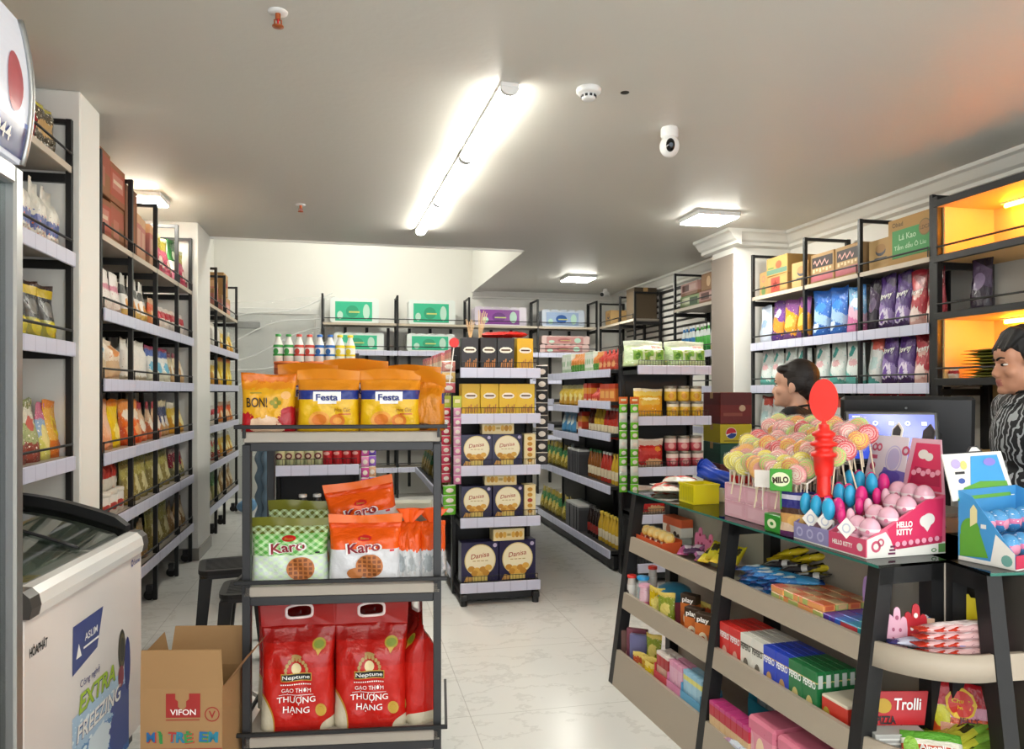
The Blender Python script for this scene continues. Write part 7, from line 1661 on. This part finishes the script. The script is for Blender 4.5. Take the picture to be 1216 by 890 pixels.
g = NG(sc_); co = g.coord('Generated'); gx, gy, gz = g.sep(co)
f_ = g.math('ADD', g.math('MULTIPLY', gx, .55), g.math('MULTIPLY', gz, .35)); r_ = g.node('ShaderNodeValToRGB'); r_.color_ramp.elements[0].color = lin('#1d3fae'); r_.color_ramp.elements[1].color = lin('#6a74c8'); g.l.new(f_, r_.inputs[0]); g.l.new(r_.outputs[0], g.b.inputs['Emission Color']); g.b.inputs['Emission Strength'].default_value = .85
b = MB(); b.box(-.122, .122, -.0095, -.0082, -.078, .072, sc_, 0, Mt); b.build('screen', t)
b = MB(); ic = base_mat('icon_white', '#c9d4f4', .3, emit='#c9d4f4', es=.8); FS = lambda x, z: tuple(Mt@Vector((x, -.0105, z)))
for i in range(5): b.patch(-.098+.046*i, -.084+.046*i, .036, .048, FS, ic, 1, 1) if i not in (1, 3) else b.disc(-.091+.046*i, .042, .008, .008, FS, ic, 10, 1, hole=.5)
b.disc(-.091, .006, .008, .007, FS, ic, 4, 1, hole=.6); b.patch(-.112, -.09, .062, .066, FS, ic, 1, 1); b.build('icons', t); t.scale = (1.1, 1.1, 1.06)
b = MB(); b.box(-.02, .02, -.005, .02, .0, .26, mk, .004); b.box(-.07, .07, -.06, .06, 0, .012, mk, .005); b.build('stand', t)
b = MB(); b.box(-.05, .05, -.035, .035, 0, .10, base_mat('printer_grey', '#a8acb0', .4), .012); b.box(-.04, .04, -.037, -.034, .06, .08, M_txtk); tag(b.build('receipt_printer', loc=(1.72, 2.42, HG), rz=rad(-35)), 'grey receipt printer under the till tablet', 'printer')

# ------------------------------------------------------------------ beer cartons by the pillar
def dec_pepsi(b, y):
    F = lambda e: FLAT(y-e); b.disc(-.04, .08, .045, .045, F(.001), M_txtw, 24, 1); b.disc(-.04, .08, .042, .042, F(.0016), base_mat('pepsi_red', '#c22430', .4), 20, 1, a0=.1, a1=PI+.25); b.disc(-.04, .08, .042, .042, F(.0016), base_mat('pepsi_blue', '#1f3f8a', .4), 20, 1, a0=PI+.55, a1=2*PI-.1); b.patch(-.10, .10, .015, .022, F(.001), base_mat('ink_olive', '#5a5210', .5), 1, 1)
def dec_saigon(b, y):
    F = lambda e: FLAT(y-e); b.text('SAIGON', .05, .11, .026, F(.001), M_txtw, w=.12, bold=.03); b.poly([(-.02, .03), (.05, .03), (.05, .085)], F(.001), base_mat('saigon_grey', '#7a9a8c', .5)); b.text('333', -.08, .08, .02, F(.001), base_mat('saigon_grey', '#7a9a8c', .5), w=.04, bold=.02)
carton('ct_winered', .26, .36, .25, prnt('ct_winered_p', [(0, '#6d2420'), (.25, '#74241f'), (.6, '#5e1f1c')], [('e', .7, .5, .1, .1, '#c9a888'), ('r', .4, .3, .3, .05, '#8f4a3a')], None, .5))
carton('ct_pepsi', .26, .36, .15, prnt('ct_pepsi_p', [(0, '#c2ae1c')], (), None, .5), dec_pepsi)
carton('ct_saigon', .26, .36, .16, prnt('ct_saigon_p', [(0, '#1d4a38'), (.5, '#225040')], (), None, .5), dec_saigon)
zz = 0
for i, (k, h, lb) in enumerate((('ct_saigon', .16, 'lowest green beer carton in the stack by the pillar'), ('ct_winered', .25, 'lowest wine red carton in the stack by the pillar'), ('ct_saigon', .16, 'middle green beer carton in the stack by the pillar'), ('ct_winered', .25, 'wine red carton between two green ones in pillar stack'), ('ct_saigon', .16, 'green SAIGON carton under the yellow one by the pillar'), ('ct_pepsi', .15, 'yellow Pepsi carton in the stack by the pillar'), ('ct_winered', .25, 'wine red carton topping the stack by the pillar'))):
    spawn(k, (3.02, 5.50, zz), rad(-6), lb); zz += h+.002
# ------------------------------------------------------------------ hanging strips
def strip(label, loc, rz, cols, n, w=.07, ph=.062, hc=None, hh=.09, tp='packet'):
    t = empty('hanging_strip', loc, rz, label, 'hanging strip')
    if hc: b = MB(); b.box(-w/2-.004, w/2+.004, -.004, .004, -hh, 0, base_mat('hdr_'+hc, hc, .35), .002); b.patch(-w*.35, w*.35, -hh*.6, -hh*.3, FLAT(-.005), base_mat('hdr_pale', '#e0d8b0', .4), 1, 1); b.build('header_card', t)
    z = -(hh if hc else 0)
    for i in range(n):
        c = cols[i % len(cols)]
        m = prnt('strip_'+c.strip('#'), [(0, c), (.75, c), (.9, '#d8d4cc')], [('e', .5, .45, .3, .22, '#dcd6cc')], None, .22, .5)
        bg = Bag(w, ph, .022, 'pillow', i, .001, .1); b = MB(); bg.mesh(b, m, 6, 6); b.v = [(v[0], v[1], v[2]+z-ph*(i+1)) for v in b.v]; b.build(tp, t)
    b = MB(); b.box(-w*.1, w*.1, .011, .013, z-ph*n, 0, M_txtw); b.build('backing_strip', t)
    return t
strip('strip of red and pink candy hanging from cookie gondola corner', (.640, 4.86, 1.37), .15, ['#b82c44', '#c24a60', '#b03050'], 8, .06, hc='#a8b43c', hh=.075)
strip('strip of pale pink candy hanging nearest the cookie boxes', (.700, 4.755, 1.37), .15, ['#cf8fb4', '#c97aa4', '#d4a0bc'], 8, .05, hc='#b4bc4a', hh=.075)
strip('strip of lime green packs low on cookie gondola corner', (.655, 4.80, .79), .15, ['#5fae2c', '#6ab434'], 3, .085, .065)
strip('strip of pink and cream sticks high on cookie gondola corner', (.655, 4.84, 1.60), .1, ['#c98a80', '#d0b070', '#b8606a'], 3, .09, .07)
t = empty('sign_disc', (.68, 4.76, 1.60), 0, 'small red disc sign on a white stick beside wafer boxes', 'sign'); MB().cyl((0, -.006, .115), (0, .006, .115), .032, base_mat('disc_red', '#d42a24', .35), n=20).build('disc', t); MB().cyl((-.03, 0, -.15), (0, 0, .10), .004, M_txtw, n=6).build('stick', t)
strip('left strip of green and white packs hanging by narrow aisle', (1.952, 5.05, 1.36), .1, ['#6ab82c', '#d0d8cc', '#5aa828'], 10, .062, .064, hc='#d0662c', hh=.05)
strip('right strip of green and white packs hanging beside yellow pouch', (2.020, 5.005, 1.36), .1, ['#6ab82c', '#d0d8cc', '#5aa828'], 10, .062, .064, hc='#c8601f', hh=.05)
strip('strip of black packs hanging right of the yellow wafer boxes', (1.305, 4.90, 1.58), -.2, ['#222224', '#2c2a2c'], 8, .08, .085, tp='pouch')
strip('strip of pink sachets hanging left of purple strip', (.118, 4.90, 1.05), .1, ['#c95aa4', '#d88ab8', '#c04890'], 7, .05, .07)
strip('strip of purple sachets hanging beside the red bottles', (.165, 4.95, 1.05), .1, ['#6a4ab4', '#8a5ac0', '#c9a07a'], 7, .05, .07)
for i, (x, y) in enumerate(((-.52, 4.90), (-.475, 4.84))):
    b = MB(); b.grid(lambda u, v: (.035*(1+.25*math.sin(v*31))*math.cos(2*PI*u), .03*(1+.2*math.sin(v*27+1))*math.sin(2*PI*u), -.6*v), 10, 40, base_mat('fleece_slate', '#5a7080', .9)); tag(b.build('duster', loc=(x, y, 1.13), rz=0), 'fluffy slate blue duster hanging left of ivory bottles, %s' % ('farther', 'nearer')[i], 'duster')
# odds on top of the wafer boxes
P('redflat', .16, .10, .04, 'pillow', prnt('redflat_p', [(0, '#b8241f'), (.5, '#c9352c'), (.9, '#d8c8b4')], (), None, .25, .5), 88, cat='snack bag')
for i in range(3): spawn('redflat', (.95+.09*i, 4.85+.01*i, 1.55+.205+.022+.004*i), 0, 'red snack pack lying on the wafer boxes, %s from left' % ORD[i], None, (-PI/2, 0, .2*i-.2))
for k in range(2):
    t = empty('skewers', (.80+.065*k, 4.84, 1.757), 0, '%s bundle of bamboo skewers on the wafer boxes' % ('left', 'right')[k], 'skewers')
    for i in range(6): MB().cyl((.003*i-.008, .002*(i % 3), 0), (.012*i-.03+.02*k, .003*i, .12+.06*k-.008*(i % 3)), .0025, base_mat('bamboo', '#d3b184', .6), n=5).build('skewer', t)
# basket, dark bag and other loose things
t = empty('basket', (.55, 9.98, 1.565), 0, 'small blue plastic basket on the back wall rack', 'basket'); bb = base_mat('basket_blue', '#2d5ba0', .4)
b = MB()
for z in (0, .05, .10, .15): b.box(-.16, .16, -.1, -.095, z, z+.02, bb); b.box(-.16, .16, .095, .1, z, z+.02, bb); b.box(-.16, -.155, -.095, .095, z, z+.02, bb); b.box(.155, .16, -.095, .095, z, z+.02, bb)
for i in range(9): b.box(-.16+.04*i-.004, -.16+.04*i+.004, -.101, -.095, 0, .17, bb)
b.box(-.155, .155, -.095, .095, 0, .004, bb); b.build('lattice', t)
b = MB(); dkb = base_mat('bag_charcoal', '#34363a', .7); b.grid(lambda u, v: (.10*math.cos(2*PI*u)*math.sin(PI*v)**.6, .05*math.sin(2*PI*u)*math.sin(PI*v)**.6, .17*v+.02*math.cos(2*PI*u)), 20, 12, dkb)
tag(b.build('cloth_bag', loc=(-.345, 4.925, .52)), 'dark grey cloth bag standing left of white capped bottles', 'bag')
b = MB(); b.grid(lambda u, v: (.10*math.cos(2*PI*u)*math.sin(PI*v)*(1+.15*math.sin(9*PI*u)), .12*math.sin(2*PI*u)*math.sin(PI*v), .09*(1-math.cos(PI*v))*.9*(1+.1*math.sin(7*PI*u))), 24, 10, base_mat('blue_film_bag', '#6fa8d8', .3, alpha=.8)); tag(b.build('plastic_bag', loc=(-1.12, 9.0, .0)), 'light blue plastic bag on floor at far left rack end', 'plastic bag')
# ------------------------------------------------------------------ in the amber cabinet
spawn('det_dark', (3.60, 3.60, 1.862), -R90, 'dark wine bag alone on the black cabinet shelf')
for i in range(9):
    b = MB(); bg = Bag(.26, .20, .02, 'pillow', i, .002, .06); bg.mesh(b, prnt('tea_flat_p', [(0, '#6a6a1c'), (.5, '#8a8428'), (.9, '#5a5a20')], [('e', .5, .5, .3, .3, '#3a4a24')], None, .28, .5), 8, 8)
    tag(b.build('tea_pack', loc=(3.46+.01*(i % 2), 3.47+.012*math.sin(i*2), 1.484+.0185*i), rot=(-PI/2, 0, -R90+.08*math.sin(i*3))), 'flat olive pack in amber niche, %s from the bottom' % ORD[i], 'tea pack', 'flat olive packs in the niche')
spawn('redwhite', (3.49, 3.69, 1.473), -R90, 'small red pack beside olive packs in amber niche', sc=(.6, .6, .35))
# ------------------------------------------------------------------ people
def cap(b, p0, p1, r0, r1, m):
    b.cyl(p0, p1, r0, m, r1, 16); b.ball(p0, r0, m, 16, 10); b.ball(p1, r1, m, 16, 10)
def fuse(b, voxel, it=4, fac=.5):
    o = b.build('tmp'); md = o.modifiers.new('r', 'REMESH'); md.mode = 'VOXEL'; md.voxel_size = voxel; md.use_smooth_shade = True
    ms = o.modifiers.new('s', 'SMOOTH'); ms.factor = fac; ms.iterations = it
    dg = bpy.context.evaluated_depsgraph_get(); me = bpy.data.meshes.new_from_object(o.evaluated_get(dg))
    vs = [tuple(v.co) for v in me.vertices]; fs = [tuple(p.vertices) for p in me.polygons]
    old = o.data; bpy.data.objects.remove(o); bpy.data.meshes.remove(old); bpy.data.meshes.remove(me)
    return vs, fs
def person(name, label, loc, rz, k, female, shirt, hair_m, head_tilt=0, sleeve=.55, skin='#c9977c'):
    root = empty(name, loc, rz, label, 'person')
    sk = base_mat('skin_'+name+str(female), skin, .5); lipm = base_mat('lips_'+str(female), '#a8655a', .45)
    sw = .150 if female else .178; hz = 1.448
    b = MB(); m = sk
    HM = Matrix.Translation((0, -.012, hz))@Matrix.Rotation(head_tilt, 4, 'X')
    hp = lambda x, y, z: tuple(HM@Vector((x, y, z)))
    def hb(c, r): 
        n0 = len(b.v); b.ball(c, r, m, 20, 14); b.v[n0:] = [tuple(HM@Vector(v)) for v in b.v[n0:]]
    # head
    hb((0, .014, .034), (.074, .094, .088)); hb((0, -.030, -.030), (.058, .060, .074)); hb((0, -.042, -.066), (.044, .046, .046)); hb((0, -.074, -.094), (.022, .018, .017)); hb((0, -.055, .030), (.058, .034, .050))
    for s_ in (-1, 1):
        hb((s_*.040, -.056, -.030), (.021, .024, .022)); hb((s_*.076, .012, -.012), (.008, .019, .030)); hb((s_*.073, .006, -.036), (.008, .009, .011)); hb((s_*.010, -.092, -.040), (.009, .011, .008)); hb((s_*.028, -.075, .013), (.018, .011, .007))
    cap(b, hp(0, -.080, .002), hp(0, -.097, -.034), .0075, .0095, m); cap(b, hp(-.017, -.084, -.061), hp(.017, -.084, -.061), .006, .006, m); cap(b, hp(-.013, -.082, -.072), hp(.013, -.082, -.072), .008, .008, m)
    cap(b, hp(0, -.088, -.058), hp(0, -.086, -.064), .008, .008, m)
    # neck and trunk
    cap(b, (0, .014, 1.27), hp(0, .02, -.055), .056 if not female else .049, .050 if not female else .044, m)
    cap(b, (-sw+.03, .012, 1.285), (sw-.03, .012, 1.285), .050, .050, m)
    cap(b, (-.05, .014, 1.315), (.05, .014, 1.315), .036, .036, m)
    b.ball((0, .004, 1.17), (sw*.92, .098, .16), m, 24, 16); b.ball((0, .0, 1.0), (.125 if female else .138, .088, .14), m, 24, 16); b.ball((0, .01, .88), (.158 if female else .15, .112, .12), m, 24, 16)
    if female:
        for s_ in (-1, 1): b.ball((s_*.062, -.072, 1.17), (.054, .045, .052), m, 16, 10)
    arms = []
    for s_ in (-1, 1):
        sh, el, wr = Vector((s_*(sw+.010), .014, 1.282)), Vector((s_*(sw+.052), .035, 1.015)), Vector((s_*(sw+.045), -.085, .795))
        cap(b, sh, el, .047, .036, m); cap(b, el, wr, .037, .024, m); arms.append((sh, el))
        d = (wr-el).normalized(); side = Vector((0, -1, -.4)).normalized()
        side = (side-d*side.dot(d)).normalized(); out = d.cross(side)
        pe = wr+d*.085
        for q in (-.022, -.008, .007, .021): cap(b, wr+side*q*.6+d*.01, pe+side*q, .012, .0105, m)
        for q, ln in ((-.027, .062), (-.009, .074), (.009, .078), (.027, .070)):
            a0_ = pe+side*q; a1_ = a0_+d*ln*.5-out*s_*.004; a2_ = a1_+(d*.8-out*s_*.45).normalized()*ln*.5
            cap(b, a0_, a1_, .0088, .008, m); cap(b, a1_, a2_, .008, .0068, m)
        t0 = wr+d*.022+side*.024; t1 = t0+(side*.75+d*.7).normalized()*.036; cap(b, t0, t1, .0115, .0098, m); cap(b, t1, t1+(d+side*.25).normalized()*.03, .0098, .008, m)
        hip, kn, an = Vector((s_*.085, .008, .85)), Vector((s_*.092, -.008, .465)), Vector((s_*.095, .022, .075))
        cap(b, hip, kn, .084, .053, m); cap(b, kn, an, .054, .036, m); b.ball((s_*.093, .035, .32), (.05, .05, .11), m, 14, 10); b.ball((s_*.098, -.05, .034), (.042, .115, .034), m, 16, 10)
    vs, fs = fuse(b, .0048, 5)
    body = MB(); body.add(vs, fs, sk, True)
    inv = HM.inverted(); body.mi(lipm)
    for i, f in enumerate(body.f):
        c = sum((Vector(body.v[j]) for j in f), Vector())/len(f); h = inv@c
        if h.y < -.079 and -.079 < h.z < -.055 and abs(h.x) < .021: body.m[i] = 1
    ew = base_mat('eye_white', '#ddd6ce', .2); ei = base_mat('eye_dark', '#1c120e', .1)
    for s_ in (-1, 1):
        n0 = len(body.v); body.ball((s_*.031, -.0700, -.004), (.0120, .0120, .0042), ew, 16, 10); body.ball((s_*.031, -.0775, -.004), (.0066, .0082, .0052), ei, 12, 8)
        body.v[n0:] = [tuple(HM@Vector(v)) for v in body.v[n0:]]
        lid = MB()
        n0 = len(body.v); body.tube([(s_*(.031+.016*math.cos(a)), -.078+.008*abs(math.cos(a)), .001+.006*math.sin(a)) for a in [PI*i/8 for i in range(9)]], .0028, sk if not female else ei, 6); body.v[n0:] = [tuple(HM@Vector(v)) for v in body.v[n0:]]
    body.build('body', root)
    # hair
    b = MB(); m = hair_m
    if female:
        hb((0, .026, .048), (.080, .098, .087)); hb((0, .060, .010), (.066, .062, .072)); hb((0, .078, -.030), (.050, .034, .044))
        for s_ in (-1, 1): hb((s_*.060, .030, .015), (.022, .048, .050)); hb((s_*.034, -.040, .078), (.044, .036, .024))
    else:
        hb((0, .020, .056), (.079, .099, .082)); hb((0, .058, .015), (.066, .058, .066))
        for s_ in (-1, 1): hb((s_*.064, .014, .030), (.014, .045, .044)); hb((s_*.070, -.016, .004), (.007, .011, .026))
        for q in range(-5, 6): cap(b, hp(q*.011+.006, -.030, .112-.002*abs(q)), hp(q*.0125-.004, -.086+.0028*abs(q), .052-.007*math.sin(q*2.2)-.001*abs(q)), .019, .0055, m)
    vs, fs = fuse(b, .004, 3)
    h = MB(); h.add(vs, fs, hair_m, True)
    for s_ in (-1, 1):
        n0 = len(h.v); h.tube([(s_*(.013+.033*t), -.0885+.013*t*t, .0145+.007*math.sin(PI*t*.8)) for t in [i/6 for i in range(7)]], .0042, hair_m, 6, r_end=.002); h.v[n0:] = [tuple(HM@Vector(v)) for v in h.v[n0:]]
    h.build('hair', root)
    # clothing
    b = MB(); m = shirt; e = .013
    cap(b, (-sw+.03, .012, 1.283), (sw-.03, .012, 1.283), .050+e, .050+e, m); b.ball((0, .004, 1.17), (sw*.92+e, .098+e, .165), m, 24, 16); b.ball((0, .0, 1.0), (.14+e, .092+e, .15), m, 24, 16); b.ball((0, .006, .90), (.165+e, .112+e, .10), m, 24, 16); b.cyl((0, .006, .80), (0, .003, .95), .150, m, .14, 24)
    if female:
        for s_ in (-1, 1): b.ball((s_*.062, -.074, 1.17), (.064, .055, .06), m, 16, 10)
    for sh, el in arms: cap(b, sh, sh.lerp(el, sleeve), .049+e, .046+e, m)
    vs, fs = fuse(b, .006, 4); s = MB(); s.add(vs, fs, shirt, True)
    if not female:
        # open collar: two leaves standing round the neck
        for s_ in (-1, 1):
            def leaf(u, v, s_=s_):
                a = PI*.5-s_*(PI*.98*u); r = .066+.016*v
                return (r*math.cos(a)*1.02, .016+r*math.sin(a)*.98-.02*u*v, 1.325+.052*(1-.55*u)-.040*v-.02*u)
            s.grid(leaf, 14, 4, shirt)
        s.build('shirt', root)
        b2 = MB(); b2.tube([(.062*math.cos(a), .016+.06*math.sin(a), 1.352-.012*math.sin(-a)) for a in [PI*2*i/24 for i in range(24)]], .006, base_mat('undershirt', '#151516', .7), 6, True); b2.build('collar_band', root)
    else:
        s.build('shirt', root)
        b2 = MB(); b2.tube([(.064*math.cos(a), .012+.056*math.sin(a), 1.338+.012*math.sin(a)) for a in [PI*2*i/24 for i in range(24)]], .006, shirt, 6, True); b2.build('neckband', root)
    b = MB(); m = base_mat('trousers_dark', '#23252b', .7)
    b.ball((0, .01, .88), (.168, .122, .11), m, 24, 16)
    for s_ in (-1, 1): cap(b, (s_*.085, .008, .85), (s_*.092, -.008, .465), .094, .066, m); cap(b, (s_*.092, -.008, .465), (s_*.095, .022, .10), .066, .056, m)
    vs, fs = fuse(b, .008, 3); s = MB(); s.add(vs, fs, m, True); s.build('trousers', root)
    for s_ in (-1, 1):
        b = MB(); b.ball((s_*.098, -.052, .036), (.050, .125, .046), base_mat('shoe_grey', '#3a3a3d', .5), 16, 10); b.box(s_*.098-.048, s_*.098+.048, -.17, .065, 0, .014, base_mat('shoe_sole', '#d0cec8', .6), .006); b.build('shoe', root)
    root.scale = (k, k, k)
    return root
hair1 = base_mat('hair_dark_brown', '#1d1512', .55)
g = NG(hair1); g.bump(g.noise(g.map(g.coord('Object'), (60, 8, 60)), 3, 3), .5, .004)
hair2 = base_mat('hair_black', '#100d0c', .65)
g = NG(hair2); g.bump(g.noise(g.map(g.coord('Object'), (70, 12, 20)), 3, 3), .6, .005)
tee = base_mat('tee_black', '#101217', .8)
leafy = base_mat('leaf_print_shirt', '#17181b', .7)
g = NG(leafy); co = g.coord('Object'); nz = g.node('ShaderNodeTexWave'); nz.inputs['Scale'].default_value = 14; nz.inputs['Distortion'].default_value = 9; nz.inputs['Detail'].default_value = 2; nz.inputs['Detail Scale'].default_value = 1.6; g.l.new(co, nz.inputs['Vector'])
vo = g.voro(co, 11); ms_ = g.math('MULTIPLY', g.math('GREATER_THAN', nz.outputs['Fac'], .74), g.math('GREATER_THAN', vo, .30))
g.l.new(g.mix(ms_, lin('#15161a'), lin('#a4a8ac')), g.b.inputs['Base Color'])
person('person', 'person in a black tee behind the lollipop rack, facing left', (2.17, 3.27, 0), rad(-137), .988, True, tee, hair1, rad(-2), .5, '#cf9f86')
person('person', 'person with short black hair in patterned dark shirt at right edge', (2.455, 2.255, 0), rad(-116), 1.042, False, leafy, hair2, rad(5), .6, '#b98468')
finish_labels()
# ------------------------------------------------------------------ camera, world, view
cam = bpy.data.cameras.new('camera'); co_ = bpy.data.objects.new('camera', cam); COL.objects.link(co_)
cam.sensor_width = 36; cam.lens = 36*880/1216; cam.shift_y = 20/1216; cam.clip_start = .05
co_.location = (0, 0, 1.4); co_.rotation_euler = (PI/2, 0, -rad(12.6))
S.camera = co_
w = bpy.data.worlds.new('world'); S.world = w; w.use_nodes = True
w.node_tree.nodes['Background'].inputs[0].default_value = (.93, .96, 1, 1)
w.node_tree.nodes['Background'].inputs[1].default_value = 2.0
S.view_settings.view_transform = 'Standard'; S.view_settings.look = 'None'; S.view_settings.gamma = 1
S.view_settings.use_curve_mapping = False
S.view_settings.exposure = 0.68
